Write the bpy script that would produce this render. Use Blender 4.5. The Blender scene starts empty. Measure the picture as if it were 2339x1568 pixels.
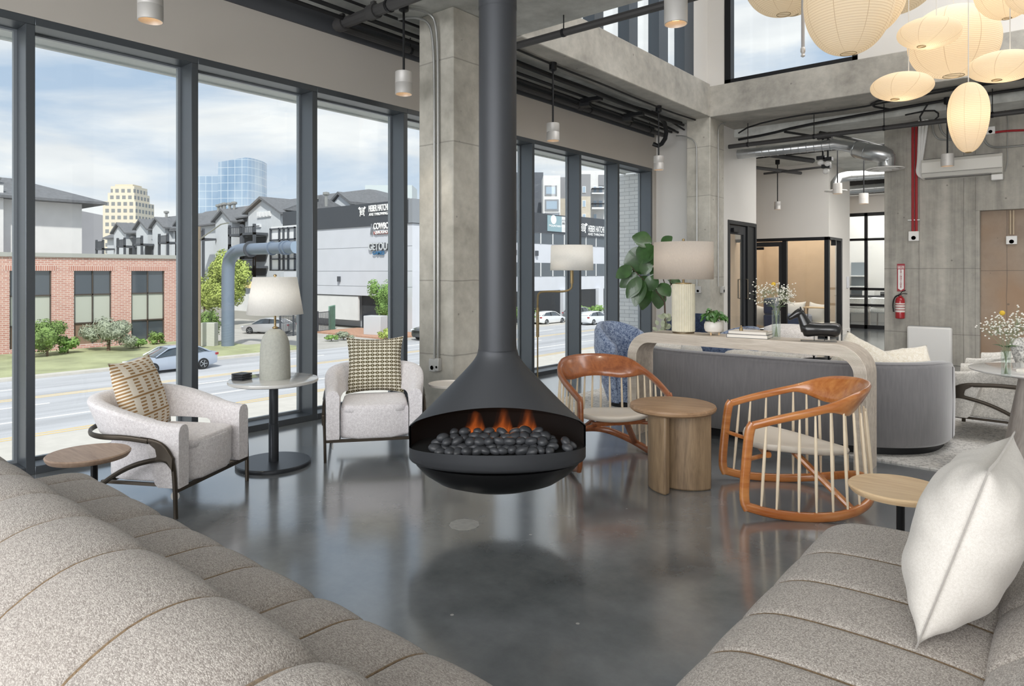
import bpy, bmesh, math, random
from mathutils import Vector, Matrix, noise as mnoise
random.seed(7)
PI = math.pi
scene = bpy.context.scene
COL = scene.collection
# ---------------------------------------------------------------- camera
YAW = math.radians(39.6815)
FPX, CXP, HYP, CAMH = 1547.0, 1169.5, 622.0, 1.4
cam = bpy.data.objects.new('camera', bpy.data.cameras.new('camera'))
COL.objects.link(cam)
cam.location = (0, 0, CAMH)
cam.rotation_euler = (PI / 2, 0, YAW)
cam.data.sensor_width = 36.0
cam.data.lens = 36.0 * FPX / 2339.0
cam.data.shift_y = -(784.0 - HYP) / 2339.0
cam.data.clip_start = 0.05
cam.data.clip_end = 3000
scene.camera = cam
# ---------------------------------------------------------------- view, world, sun
vs = scene.view_settings
vs.view_transform = 'Standard'; vs.look = 'None'; vs.exposure = 0.32; vs.gamma = 1.0; vs.use_curve_mapping = False
world = bpy.data.worlds.new('sky'); scene.world = world; world.use_nodes = True
WORLD_STRENGTH = 0.98
def setup_world():
    nt = world.node_tree; N = nt.nodes; L = nt.links; N.clear()
    out = N.new('ShaderNodeOutputWorld'); bg = N.new('ShaderNodeBackground')
    tc = N.new('ShaderNodeTexCoord'); sep = N.new('ShaderNodeSeparateXYZ')
    L.new(tc.outputs['Generated'], sep.inputs[0])
    ramp = N.new('ShaderNodeValToRGB'); L.new(sep.outputs['Z'], ramp.inputs[0])
    e = ramp.color_ramp.elements
    e[0].position = 0.0; e[0].color = (0.70, 0.76, 0.83, 1)
    e[1].position = 0.6; e[1].color = (0.30, 0.42, 0.60, 1)
    m = e.new(0.2); m.color = (0.42, 0.53, 0.68, 1)
    mp = N.new('ShaderNodeMapping'); mp.inputs['Scale'].default_value = (1.6, 1.6, 7.5)
    mp.inputs['Rotation'].default_value = (0.12, -0.1, 0.0); mp.inputs['Location'].default_value = (0.35, 0.1, 0.42)
    L.new(tc.outputs['Generated'], mp.inputs[0])
    n1 = N.new('ShaderNodeTexNoise'); n1.inputs['Scale'].default_value = 1.5; n1.inputs['Detail'].default_value = 8
    n1.inputs['Roughness'].default_value = 0.55; n1.inputs['Distortion'].default_value = 0.35
    L.new(mp.outputs[0], n1.inputs['Vector'])
    r2 = N.new('ShaderNodeValToRGB'); L.new(n1.outputs['Fac'], r2.inputs[0])
    r2.color_ramp.elements[0].position = 0.38; r2.color_ramp.elements[0].color = (0, 0, 0, 1)
    r2.color_ramp.elements[1].position = 0.56; r2.color_ramp.elements[1].color = (1, 1, 1, 1)
    n2 = N.new('ShaderNodeTexNoise'); n2.inputs['Scale'].default_value = 4.0; n2.inputs['Detail'].default_value = 6
    L.new(mp.outputs[0], n2.inputs['Vector'])
    r3 = N.new('ShaderNodeValToRGB'); L.new(n2.outputs['Fac'], r3.inputs[0])
    r3.color_ramp.elements[0].position = 0.3; r3.color_ramp.elements[0].color = (0.70, 0.72, 0.75, 1)
    r3.color_ramp.elements[1].position = 0.65; r3.color_ramp.elements[1].color = (0.84, 0.85, 0.86, 1)
    mix = N.new('ShaderNodeMixRGB'); L.new(r2.outputs[0], mix.inputs[0]); L.new(ramp.outputs[0], mix.inputs[1]); L.new(r3.outputs[0], mix.inputs[2])
    L.new(mix.outputs[0], bg.inputs[0]); bg.inputs[1].default_value = WORLD_STRENGTH
    L.new(bg.outputs[0], out.inputs[0])
setup_world()
sun = bpy.data.objects.new('sun', bpy.data.lights.new('sun', 'SUN')); COL.objects.link(sun)
sun.data.energy = 3.4; sun.data.angle = math.radians(2.0); sun.data.color = (1.0, 0.96, 0.9)
sun.rotation_euler = Vector((0.62, -0.55, 0.95)).to_track_quat('Z', 'Y').to_euler()

def area(name, loc, rot, sx, sy, power, col=(1, 1, 1)):
    l = bpy.data.lights.new(name, 'AREA'); l.shape = 'RECTANGLE'; l.size = sx; l.size_y = sy; l.energy = power; l.color = col
    o = bpy.data.objects.new(name, l); COL.objects.link(o); o.location = loc; o.rotation_euler = rot; return o
area('rear_fill', (1.0, -7.4, 2.2), (PI/2, 0, 0), 12, 3.2, 720, (.97, .98, 1.0))  # added fill light behind the camera
area('rear_overhead_fill', (1.0, -3.6, 3.8), (0, 0, 0), 8, 4.5, 330, (1.0, .97, .93))  # unseen overhead fill, added to brighten the front of the room
area('double_height_fill', (1.6, 7.2, 7.5), (0, 0, 0), 8, 2.6, 340, (.97, .98, 1.0))  # fill added above the double-height space, the roof has no skylight
area('corridor_fill', (1.5, 14.8, 3.68), (0, 0, 0), 6, 4, 300, (1.0, .97, .93))  # added area light that brightens the corridor end

area('hall_fill', (-2.4, 13.6, 3.66), (0, 0, 0), 2.6, 2.6, 75, (1.0, .98, .95))  # extra fill added for the hall, no fixtures behind it
area('glazed_office_fill', (-5.0, 16.2, 3.6), (0, 0, 0), 1.6, 1.4, 60, (1.0, .97, .92))  # added to lift the dark interior of the glazed office
area('far_office_fill', (-3.6, 19.8, 3.6), (0, 0, 0), 3.4, 2.0, 110, (1.0, .99, .97))  # added light for the far office, no visible source

# ---------------------------------------------------------------- pixel rays onto known planes
FWD = Vector((-math.sin(YAW), math.cos(YAW), 0)); RGT = Vector((math.cos(YAW), math.sin(YAW), 0))
def ray(px, py):
    return FWD + RGT * ((px - CXP) / FPX) + Vector((0, 0, -(py - HYP) / FPX))
EYE = Vector((0, 0, CAMH))
def at_z(px, py, z=0.0):
    d = ray(px, py); return EYE + d * ((z - CAMH) / d.z)
def at_x(px, py, x):
    d = ray(px, py); return EYE + d * (x / d.x)
def at_y(px, py, y):
    d = ray(px, py); return EYE + d * (y / d.y)
def at_d(px, py, t):
    return EYE + ray(px, py) * t

# ---------------------------------------------------------------- mesh builder
class B:
    def __init__(s): s.bm = bmesh.new(); s.uv = None
    def quad(s, vs):
        try: return s.bm.faces.new(vs)
        except ValueError: return None
    def box(s, x0, x1, y0, y1, z0, z1, M=None):
        c = [(x0,y0,z0),(x1,y0,z0),(x1,y1,z0),(x0,y1,z0),(x0,y0,z1),(x1,y0,z1),(x1,y1,z1),(x0,y1,z1)]
        v = [s.bm.verts.new((M @ Vector(p)) if M else p) for p in c]
        for f in ((3,2,1,0),(4,5,6,7),(0,1,5,4),(1,2,6,5),(2,3,7,6),(3,0,4,7)): s.quad([v[i] for i in f])
        return s
    def obox(s, c, sx, sy, sz, rz=0, rx=0, ry=0):
        M = Matrix.Translation(c) @ Matrix.Rotation(rz, 4, 'Z') @ Matrix.Rotation(ry, 4, 'Y') @ Matrix.Rotation(rx, 4, 'X')
        return s.box(-sx/2, sx/2, -sy/2, sy/2, -sz/2, sz/2, M)
    def loft(s, rings, closed=True, cap=True, loop=False):
        R = [[s.bm.verts.new(p) for p in r] for r in rings]
        n = len(R[0]); m = len(R)
        for i in range(m if loop else m - 1):
            a, b = R[i], R[(i + 1) % m]
            for j in range(n if closed else n - 1):
                s.quad([a[j], a[(j+1) % n], b[(j+1) % n], b[j]])
        if cap and closed and not loop:
            s.quad(list(reversed(R[0]))); s.quad(R[-1])
        return R
    def lathe(s, prof, c=(0, 0, 0), n=40, sx=1, sy=1, cap=True, rz=0):
        rings = []
        for r, z in prof:
            r = max(r, 0.0004)
            rings.append([(c[0]+sx*r*math.cos(rz+2*PI*k/n), c[1]+sy*r*math.sin(rz+2*PI*k/n), c[2]+z) for k in range(n)])
        s.loft(rings, cap=cap); return s
    def cyl(s, a, b, r0, r1=None, n=20):
        r1 = r0 if r1 is None else r1
        return s.tube([a, b], [r0, r1], n)
    def tube(s, pts, r, n=12, closed=False, up=None, ab=None, cap=True, sq=1.0):
        """round tube, or elliptical/rounded-square bar when ab=(half width along side, half height along up)"""
        P = [Vector(p) for p in pts]; m = len(P); rings = []; nrm = None
        for i, p in enumerate(P):
            if closed: t = P[(i+1) % m] - P[i-1]
            else: t = (P[min(i+1, m-1)] - P[max(i-1, 0)])
            t = t.normalized() if t.length > 1e-9 else Vector((0, 0, 1))
            if up is not None:
                side = t.cross(Vector(up));
                side = side.normalized() if side.length > 1e-6 else Vector((1, 0, 0))
                u = side.cross(t).normalized()
            else:
                if nrm is None:
                    a = Vector((0, 0, 1)) if abs(t.z) < 0.9 else Vector((1, 0, 0))
                    nrm = (a - t * a.dot(t)).normalized()
                else:
                    nrm = (nrm - t * nrm.dot(t)); nrm = nrm.normalized() if nrm.length > 1e-6 else Vector((1, 0, 0))
                u = nrm; side = t.cross(u)
            rr = r[i] if isinstance(r, (list, tuple)) else r
            A, Bb = (ab[i] if isinstance(ab, list) else ab) if ab else (rr, rr)
            ring = []
            for k in range(n):
                th = 2*PI*k/n; cx, sy_ = math.cos(th), math.sin(th)
                if sq != 1.0:
                    cx = math.copysign(abs(cx)**sq, cx); sy_ = math.copysign(abs(sy_)**sq, sy_)
                ring.append(p + side*(A*cx) + u*(Bb*sy_))
            rings.append(ring)
        s.loft(rings, cap=cap, loop=closed); return s
    def prism(s, pts, vec):
        a = [s.bm.verts.new(p) for p in pts]; b = [s.bm.verts.new(Vector(p) + Vector(vec)) for p in pts]
        n = len(a); s.quad(list(reversed(a))); s.quad(b)
        for i in range(n): s.quad([a[i], a[(i+1) % n], b[(i+1) % n], b[i]])
        return s
    def ell(s, c, rx, ry, rz, n=20, m=12, M=None, p=1.0):
        rings = []
        for i in range(m + 1):
            ph = -PI/2 + PI*i/m; ring = []
            for k in range(n):
                th = 2*PI*k/n
                q = lambda v: math.copysign(abs(v)**p, v)
                cp = max(q(math.cos(ph)), 0.002)
                v = Vector((rx*cp*q(math.cos(th)), ry*cp*q(math.sin(th)), rz*q(math.sin(ph))))
                v = (M @ v) if M else v
                ring.append(v + Vector(c))
            rings.append(ring)
        s.loft(rings); return s
    def grid(s, fn, nu, nv, uvs=False, closeu=False):
        if uvs and s.uv is None: s.uv = s.bm.loops.layers.uv.new('UVMap')
        V = [[s.bm.verts.new(fn(i/nu, j/nv)) for j in range(nv+1)] for i in range(nu if closeu else nu+1)]
        for i in range(nu):
            for j in range(nv):
                i2 = (i+1) % nu if closeu else i+1
                f = s.quad([V[i][j], V[i2][j], V[i2][j+1], V[i][j+1]])
                if f and uvs:
                    for lp, (a, b) in zip(f.loops, ((i,j),(i+1,j),(i+1,j+1),(i,j+1))): lp[s.uv].uv = (a/nu, b/nv)
        return V
    def leaf(s, c, n, t, L, W, fold=0.15, seg=4):
        """a leaf blade: base c, along t, normal n"""
        t = Vector(t).normalized(); n = Vector(n); sd = t.cross(n)
        if sd.length < 1e-4: sd = t.cross(Vector((0.3, 0.5, 0.8)))
        sd.normalize(); n = sd.cross(t)
        pr = None
        for i in range(seg+1):
            u = i/seg; w = W*math.sin(PI*min(1, u*0.92+0.06))**0.75; c2 = Vector(c) + t*(L*u) + n*(-0.35*L*u*u*fold*4)
            row = [s.bm.verts.new(c2 - sd*w + n*w*fold*2), s.bm.verts.new(c2), s.bm.verts.new(c2 + sd*w + n*w*fold*2)]
            if pr: s.quad([pr[0], pr[1], row[1], row[0]]); s.quad([pr[1], pr[2], row[2], row[1]])
            pr = row
    def build(s, name, mat, parent=None, ang=35, bev=0, seg=2, sub=0, sol=0, merge=False, flat=False):
        if merge: bmesh.ops.remove_doubles(s.bm, verts=s.bm.verts, dist=1e-5)
        bmesh.ops.recalc_face_normals(s.bm, faces=s.bm.faces)
        if not flat:
            for f in s.bm.faces: f.smooth = True
            A = math.radians(ang)
            for e in s.bm.edges:
                if len(e.link_faces) == 2 and e.calc_face_angle(0) > A: e.smooth = False
        me = bpy.data.meshes.new(name); s.bm.to_mesh(me); s.bm.free()
        o = bpy.data.objects.new(name, me); COL.objects.link(o)
        if mat: me.materials.append(mat)
        if parent: o.parent = parent
        if sol:
            md = o.modifiers.new('sol', 'SOLIDIFY'); md.thickness = sol; md.offset = 0
        if bev:
            md = o.modifiers.new('bev', 'BEVEL'); md.width = bev; md.segments = seg; md.limit_method = 'ANGLE'; md.angle_limit = math.radians(40)
        if sub:
            md = o.modifiers.new('sub', 'SUBSURF'); md.levels = sub; md.render_levels = sub
        return o
def tag(o, label=None, cat=None, group=None, kind=None):
    if label: o['label'] = label
    if cat: o['category'] = cat
    if group: o['group'] = group
    if kind: o['kind'] = kind
    return o
def thing(name, label, cat, loc=(0, 0, 0), rz=0, group=None):
    o = bpy.data.objects.new(name, None); COL.objects.link(o); o.empty_display_size = 0.1
    o.location = loc; o.rotation_euler = (0, 0, rz)
    return tag(o, label, cat, group)
def struct(o): o['kind'] = 'structure'; return o
def kids(o): return [c for c in bpy.data.objects if c.parent == o]
def copy_tree(o, loc=None, rz=None, label=None, par=None, group=None):
    c = o.copy(); COL.objects.link(c); c.parent = par
    if loc is not None: c.location = loc
    if rz is not None: c.rotation_euler = (0, 0, rz)
    if label: c['label'] = label
    if group: c['group'] = group
    for k in kids(o): copy_tree(k, par=c)
    return c
def arc(c, r, a0, a1, n, plane='xy', z=0):
    out = []
    for i in range(n+1):
        a = a0 + (a1-a0)*i/n; u, v = r*math.cos(a), r*math.sin(a)
        if plane == 'xy': out.append((c[0]+u, c[1]+v, c[2]))
        elif plane == 'xz': out.append((c[0]+u, c[1], c[2]+v))
        else: out.append((c[0], c[1]+u, c[2]+v))
    return out
def smooth(pts, it=2, closed=False):
    P = [Vector(p) for p in pts]
    for _ in range(it):
        Q = []
        m = len(P)
        if not closed: Q.append(P[0])
        for i in range(m if closed else m-1):
            a, b = P[i], P[(i+1) % m]; Q += [a.lerp(b, .25), a.lerp(b, .75)]
        if not closed: Q.append(P[-1])
        P = Q
    return P

# ---------------------------------------------------------------- materials
MATS = {}
def lin(h):
    h = h.lstrip('#'); c = [int(h[i:i+2], 16)/255 for i in (0, 2, 4)]
    return tuple(x/12.92 if x <= .04045 else ((x+.055)/1.055)**2.4 for x in c)
class NG:
    def __init__(s, name):
        s.m = bpy.data.materials.new(name); s.m.use_nodes = True; s.nt = s.m.node_tree
        s.N = s.nt.nodes; s.L = s.nt.links; s.b = s.N['Principled BSDF']; s.o = s.N['Material Output']
        s.tc = s.N.new('ShaderNodeTexCoord')
    def n(s, t, **k):
        x = s.N.new('ShaderNode'+t)
        for a, b in k.items(): setattr(x, a, b)
        return x
    def lk(s, a, b): s.L.new(a, b)
    def val(s, v, sock):
        if isinstance(v, (int, float)): sock.default_value = v
        elif isinstance(v, tuple): sock.default_value = v if len(v) == 4 or len(sock.default_value) == 3 else (*v, 1)
        else: s.lk(v, sock)
    def math(s, op, a, b=0.0, c=None, clamp=False):
        x = s.n('Math', operation=op); x.use_clamp = clamp; s.val(a, x.inputs[0]); s.val(b, x.inputs[1])
        if c is not None: s.val(c, x.inputs[2])
        return x.outputs[0]
    def coord(s, scale=(1, 1, 1), src='Object', rot=(0, 0, 0), loc=(0, 0, 0)):
        mp = s.n('Mapping'); mp.inputs['Scale'].default_value = scale; mp.inputs['Rotation'].default_value = rot; mp.inputs['Location'].default_value = loc
        s.lk(s.tc.outputs[src], mp.inputs[0]); return mp.outputs[0]
    def noise(s, sc, vec=None, det=4, rough=.5, dist=0):
        x = s.n('TexNoise'); x.inputs['Scale'].default_value = sc; x.inputs['Detail'].default_value = det
        x.inputs['Roughness'].default_value = rough; x.inputs['Distortion'].default_value = dist
        s.lk(vec if vec is not None else s.tc.outputs['Object'], x.inputs['Vector']); return x.outputs['Fac']
    def ramp(s, f, stops):
        x = s.n('ValToRGB'); s.lk(f, x.inputs[0]); e = x.color_ramp.elements
        while len(e) < len(stops): e.new(0.5)
        for k, (p, c) in enumerate(stops):
            e[k].position = p; e[k].color = (c, c, c, 1) if isinstance(c, (int, float)) else (*c, 1)
        return x.outputs[0]
    def mix(s, f, a, b, mode='MIX'):
        x = s.n('MixRGB', blend_type=mode); s.val(f, x.inputs[0]); s.val(a, x.inputs[1]); s.val(b, x.inputs[2]); return x.outputs[0]
    def bump(s, h, st=.3, dist=.01, nrm=None):
        x = s.n('Bump'); x.inputs['Strength'].default_value = st; x.inputs['Distance'].default_value = dist; s.lk(h, x.inputs['Height'])
        if nrm is not None: s.lk(nrm, x.inputs['Normal'])
        return x.outputs[0]
    def xyz(s, vec=None):
        x = s.n('SeparateXYZ'); s.lk(vec if vec is not None else s.tc.outputs['Object'], x.inputs[0]); return x.outputs
    def set(s, **k):
        for a, b in k.items(): s.val(b, s.b.inputs[{'col':'Base Color','rough':'Roughness','metal':'Metallic','nrm':'Normal','coat':'Coat Weight','cr':'Coat Roughness','sheen':'Sheen Weight','em':'Emission Color','es':'Emission Strength','spec':'Specular IOR Level','alpha':'Alpha','trans':'Transmission Weight','ior':'IOR'}[a]])
        return s
def pm(name, col, rough=.5, metal=0, var=0, vs=3, bump=0, bs=60, bd=.005, coat=0, sheen=0, spec=.5, em=None, es=0, vec=(1, 1, 1)):
    if name in MATS: return MATS[name]
    g = NG(name)
    if isinstance(col, str): col = lin(col)
    g.set(col=col, rough=rough, metal=metal, coat=coat, sheen=sheen, spec=spec)
    if var:
        f = g.noise(vs, g.coord(vec), det=5)
        g.set(col=g.mix(g.ramp(f, [(.3, 0.), (.7, 1.)]), tuple(c*(1-var) for c in col), tuple(min(1, c*(1+var)) for c in col)))
    if bump: g.set(nrm=g.bump(g.noise(bs, det=3), bump, bd))
    if em: g.set(em=em, es=es)
    MATS[name] = g.m; return g.m
def wood(name, c1, c2, rough=.45, axis='x', sc=6, coat=0, bump=.15):
    if name in MATS: return MATS[name]
    g = NG(name); st = {'x': (1, 9, 9), 'y': (9, 1, 9), 'z': (9, 9, 1)}[axis]
    v = g.coord(tuple(a*sc/6 for a in st))
    f = g.noise(2.2, v, det=7, rough=.6, dist=1.2); f2 = g.noise(14, v, det=3)
    h = g.math('ADD', g.math('MULTIPLY', f, .75), g.math('MULTIPLY', f2, .25))
    g.set(col=g.mix(g.ramp(h, [(.35, 0.), (.65, 1.)]), lin(c1), lin(c2)), rough=rough, coat=coat, cr=.15, nrm=g.bump(h, bump, .002))
    MATS[name] = g.m; return g.m
def concrete(name, dark, light, streak=False, seams=None, sc=1.0, pits=True, warm=None, lines=None, jy=0):
    g = NG(name); a, b = lin(dark), lin(light)
    v = g.coord((5, 5, .35) if streak else (1, 1, 1))
    f = g.noise(1.3*sc, v if streak else None, det=9, rough=.6, dist=.3)
    f2 = g.noise(9*sc, det=6, rough=.65)
    h = g.math('ADD', g.math('MULTIPLY', f, .65), g.math('MULTIPLY', f2, .35))
    c = g.mix(g.ramp(h, [(.36, 0.), (.64, 1.)]), a, b)
    if streak:
        fl = g.noise(3.0, g.coord((9, 9, .12), loc=(3, 1, 0)), det=5, rough=.7)
        c = g.mix(g.ramp(fl, [(.5, 0.), (.75, .45)]), c, lin('B9B4AA'))
    if warm: c = g.mix(g.ramp(g.noise(.8, det=3), [(.35, 0.), (.65, .8)]), c, lin(warm))
    if pits:
        vo = g.n('TexVoronoi'); vo.inputs['Scale'].default_value = 6*sc; g.lk(g.tc.outputs['Object'], vo.inputs['Vector'])
        sz = g.math('MULTIPLY', g.noise(4, det=1), .26)
        pit = g.math('LESS_THAN', vo.outputs['Distance'], g.math('SUBTRACT', sz, .075))
        c = g.mix(g.math('MULTIPLY', pit, .55), c, tuple(x*.4 for x in a))
    for ax, vals in (seams or {}).items():
        q = g.xyz()[ax]
        for sv in vals:
            ln = g.math('LESS_THAN', g.math('ABSOLUTE', g.math('ADD', g.math('SUBTRACT', q, sv), g.math('MULTIPLY', g.math('SUBTRACT', g.noise(3, det=2), .5), .02))), .006)
            c = g.mix(g.math('MULTIPLY', ln, .5), c, tuple(x*.45 for x in a))
    g.set(col=c, rough=g.ramp(f2, [(.3, .55), (.7, .8)]), nrm=g.bump(h, .25, .01))
    MATS[name] = g.m; return g.m
def glass(name='window_glass', tint=(.97, .985, .98), refl=1.0, k=1.0):
    if name in MATS: return MATS[name]
    g = NG(name); tr = g.n('BsdfTransparent'); gl = g.n('BsdfGlossy'); mx = g.n('MixShader'); fr = g.n('Fresnel')
    geo = g.n('NewGeometry'); g.lk(g.math('MULTIPLY_ADD', geo.outputs['Backfacing'], 1/1.45-1.45, 1.45), fr.inputs[0]); tr.inputs[0].default_value = (*tint, 1); gl.inputs['Roughness'].default_value = .01
    gl.inputs[0].default_value = (refl, refl, refl, 1)
    g.lk(g.math('MULTIPLY', fr.outputs[0], k*.6), mx.inputs[0]); g.lk(tr.outputs[0], mx.inputs[1]); g.lk(gl.outputs[0], mx.inputs[2]); g.lk(mx.outputs[0], g.o.inputs[0])
    g.N.remove(g.b); MATS[name] = g.m; return g.m
def fabric(name, c1, c2, sc=180, bump=.6, bd=.004, sheen=.25, weave=True, big=0, stretch=(1, 1, 1)):
    if name in MATS: return MATS[name]
    g = NG(name); a, b = lin(c1), lin(c2)
    v = g.coord(stretch)
    f = g.noise(sc, v, det=2, rough=.7); f2 = g.noise(sc*.35, v, det=3, rough=.6)
    h = g.math('ADD', g.math('MULTIPLY', f, .6), g.math('MULTIPLY', f2, .4))
    c = g.mix(g.ramp(h, [(.38, 0.), (.62, 1.)]), a, b)
    if big: c = g.mix(big, c, g.mix(g.ramp(g.noise(2.5, det=4), [(.4, 0.), (.6, 1.)]), a, b))
    g.set(col=c, rough=.95, sheen=sheen, spec=.15, nrm=g.bump(h, bump, bd))
    MATS[name] = g.m; return g.m
# ================================================================ SETTING: interior shell
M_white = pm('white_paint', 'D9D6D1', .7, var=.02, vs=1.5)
M_drywall = pm('shaded_white_drywall', 'B7B1A9', .75, var=.03, vs=1)  # same white paint as the end wall; its shade is put into the colour
M_alum = pm('dark_bronze_aluminium', '5C6166', .36, metal=.72, spec=.5)
M_black = pm('black_metal', '17181B', .45, metal=.3)
M_blackpaint = pm('black_paint', '202226', .6)
M_pipe = pm('dark_painted_pipe', '3B3A3A', .5)
M_cable = pm('black_cable', '141416', .55)
M_glass = glass()
M_conc = concrete('column_concrete', '9E9A90', 'CBC7BC', seams={2: (.62, 1.32, 2.62, 3.4)})
M_concb = concrete('beam_concrete', '8C8982', 'BFBBB2', sc=.9)
M_concc = concrete('ceiling_concrete', 'A5A6A1', 'DCDDD8', sc=.7, pits=False)
M_concw = concrete('board_formed_concrete', '8A877F', 'B9B4AA', streak=True, sc=.8, seams={2: (1.454, .47), 0: (-1.83, -1.26)})
M_concd = concrete('stained_niche_concrete', '857C72', 'ACA397', seams={2: (1.42,), 0: (-.75,)}, warm='A08062')
def floor_mat():
    g = NG('polished_concrete_floor')
    f = g.noise(.55, det=8, rough=.6, dist=.6); f2 = g.noise(3.2, det=8, rough=.65); f3 = g.noise(40, det=3)
    h = g.math('ADD', g.math('MULTIPLY', f, .6), g.math('MULTIPLY', f2, .4))
    c = g.mix(g.ramp(h, [(.33, 0.), (.66, 1.)]), lin('505457'), lin('888C8F'))
    vo = g.n('TexVoronoi'); vo.inputs['Scale'].default_value = 5.5; g.lk(g.tc.outputs['Object'], vo.inputs['Vector'])
    sp = g.math('LESS_THAN', vo.outputs['Distance'], g.math('MULTIPLY', g.math('SUBTRACT', g.noise(7, det=1), .44), .22))
    c = g.mix(g.math('MULTIPLY', sp, .7), c, lin('C8C6C2'))
    g.set(col=c, rough=g.ramp(h, [(.3, .12), (.7, .26)]), spec=.9, nrm=g.bump(g.math('ADD', f2, g.math('MULTIPLY', f3, .15)), .05, .01), coat=1.0, cr=.14)
    return g.m
M_floor = floor_mat()
struct(B().box(-5.75, 8, -8, 24, -.3, 0).build('floor', M_floor))
# window wall ------------------------------------------------------
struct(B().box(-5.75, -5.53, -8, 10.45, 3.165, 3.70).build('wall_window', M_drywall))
struct(B().box(-5.75, -5.51, -8, 10.45, 3.70, 3.87).build('trim_1', pm('dark_beam_paint', '4A4C50', .55)))
YR = [-.77, .37, 1.50, 2.634, 3.771, 4.902, 6.02, 7.136, 8.251, 9.327, 10.411]
M_jamb = pm('outer_jamb', '8E9499', .4, metal=.5)
for i, yr in enumerate(YR):
    y0 = YR[i-1] if i else -1.9
    w = bpy.data.objects.new('window_%d' % (i+1), None); COL.objects.link(w); w['kind'] = 'structure'
    w.location = (-5.53, yr, 0)
    b = B(); wd = y0 - yr
    b.box(-.20, 0, -.055, 0, 0, 3.11)
    b.box(-.20, 0, wd, 0, 3.11, 3.165)
    b.box(-.20, 0, wd, -.055, 0, .055)                     # sill
    b.build('window_frame', M_alum, w, bev=.003)
    b = B(); b.box(-.235, -.20, -.075, 0, 0, 3.12); b.box(-.235, -.20, wd, -.075, 3.095, 3.125); b.box(-.235, -.2, wd, -.075, .02, .075)
    b.box(-.235, -.2, wd, wd+.02, .02, 3.12)
    b.build('glazing_bead', M_jamb, w)
    B().box(-.222, -.214, wd+.02, -.075, .07, 3.10).build('window_glass', M_glass, w)
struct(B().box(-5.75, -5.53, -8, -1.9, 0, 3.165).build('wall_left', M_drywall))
M_soff = pm('exterior_soffit', 'DADDDB', .7, var=.03)
b = B(); b.box(-6.07, -5.765, -8, 10.45, 3.135, 3.6); b.box(-6.11, -6.07, -8, 10.45, 3.12, 3.7); struct(b.build('trim_2', M_soff))
struct(B().box(-6.1, -5.765, -8, 10.5, -.3, -.02).build('trim_3', M_soff))
# exterior return of pale brick beside last bay
def brick_mat(name, c1, c2, mortar, bw, bh, ax='x', ms=.012, bias=0, squash=1, rough=.85):
    if name in MATS: return MATS[name]
    g = NG(name); x, y, z = g.xyz(); cb = g.n('CombineXYZ')
    g.lk(x if ax == 'x' else y, cb.inputs[0]); g.lk(z, cb.inputs[1])
    t = g.n('TexBrick'); g.lk(cb.outputs[0], t.inputs['Vector']); t.inputs['Scale'].default_value = 1
    t.inputs['Color1'].default_value = (*lin(c1), 1); t.inputs['Color2'].default_value = (*lin(c2), 1); t.inputs['Mortar'].default_value = (*lin(mortar), 1)
    t.inputs['Brick Width'].default_value = bw; t.inputs['Row Height'].default_value = bh; t.inputs['Mortar Size'].default_value = ms
    t.inputs['Bias'].default_value = bias
    c = g.mix(.35, t.outputs['Color'], g.mix(g.noise(1.2, det=5), (.75,)*3, (1.2,)*3), 'MULTIPLY')
    g.set(col=c, rough=rough, nrm=g.bump(t.outputs['Fac'], -.3, .01)); MATS[name] = g.m; return g.m
b = B(); b.box(-6.42, -5.77, 10.46, 10.9, -4.4, 3.12)
struct(b.build('wall_outer', brick_mat('pale_brick', 'E6E7E8', 'D9DBDD', 'B4B7BA', .20, .067, 'x', .005)))
# end of the window zone, columns, beams
struct(B().box(-5.75, -4.80, 10.55, 10.8, 0, 3.87).build('wall_end', M_white))
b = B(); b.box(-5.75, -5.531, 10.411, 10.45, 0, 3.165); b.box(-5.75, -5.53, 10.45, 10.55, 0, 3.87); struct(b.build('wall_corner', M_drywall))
c1 = struct(B().box(-4.894, -4.43, 4.484, 5.09, 0, 3.87).build('column', M_conc, bev=.012))
c2 = struct(B().box(-4.83, -4.43, 10.248, 10.806, 0, 3.87).build('column', M_conc, bev=.012))
struct(B().box(-4.83, -4.43, 5.50, 10.248, 3.855, 4.378).build('beam', M_concb, bev=.012))
struct(B().box(-4.83, 8, 10.248, 11.42, 3.852, 4.342).build('beam', M_concb, bev=.012))
b = B(); b.box(-5.75, 8, -8, 5.49, 3.87, 4.2); b.box(-5.75, -4.83, 5.49, 10.8, 3.87, 4.2); b.box(-6, 8, 11.42, 24, 3.72, 4.3); b.box(-5.75, -4.83, 10.8, 11.42, 3.72, 4.3)
struct(b.build('ceiling', M_concc))
struct(B().box(-4.9, 8, 5.3, 10.5, 7.6, 7.8).build('roof', M_white))  # out-of-view roof, added to keep the sun out of the room
struct(B().box(-4.9, 8, 5.3, 5.5, 4.2, 7.6).build('wall_upper_near', M_white))
# upper wall over the window-side beam, tall glazing
ups = [(6.0, 6.932), (7.21, 7.767), (8.067, 8.6), (8.946, 9.414)]
b = B(); b.box(-4.70, -4.50, 5.5, 6.0, 4.37, 7.6); b.box(-4.70, -4.50, 9.80, 10.36, 4.37, 7.6); b.box(-4.7, -4.5, 6.0, 9.8, 6.9, 7.6)
struct(b.build('wall_upper_side', M_white))
w = bpy.data.objects.new('window_20', None); COL.objects.link(w); w['kind'] = 'structure'; w.location = (-4.5, 6, 4.37)
b = B()
for y0, y1 in ((6.932, 7.21), (7.767, 8.067), (8.6, 8.946), (9.414, 9.80)): b.box(-.16, .01, y0-6+.05, y1-6-.02, 0, 2.53)
b.box(-.16, .01, 0, 3.8, 2.47, 2.53); b.build('window_frame', M_alum, w, bev=.003)
for y0, y1 in ups: B().box(-.12, -.11, y0-6-.02, y1-6+.05, 0, 2.5).build('window_glass', M_glass, w)
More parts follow.
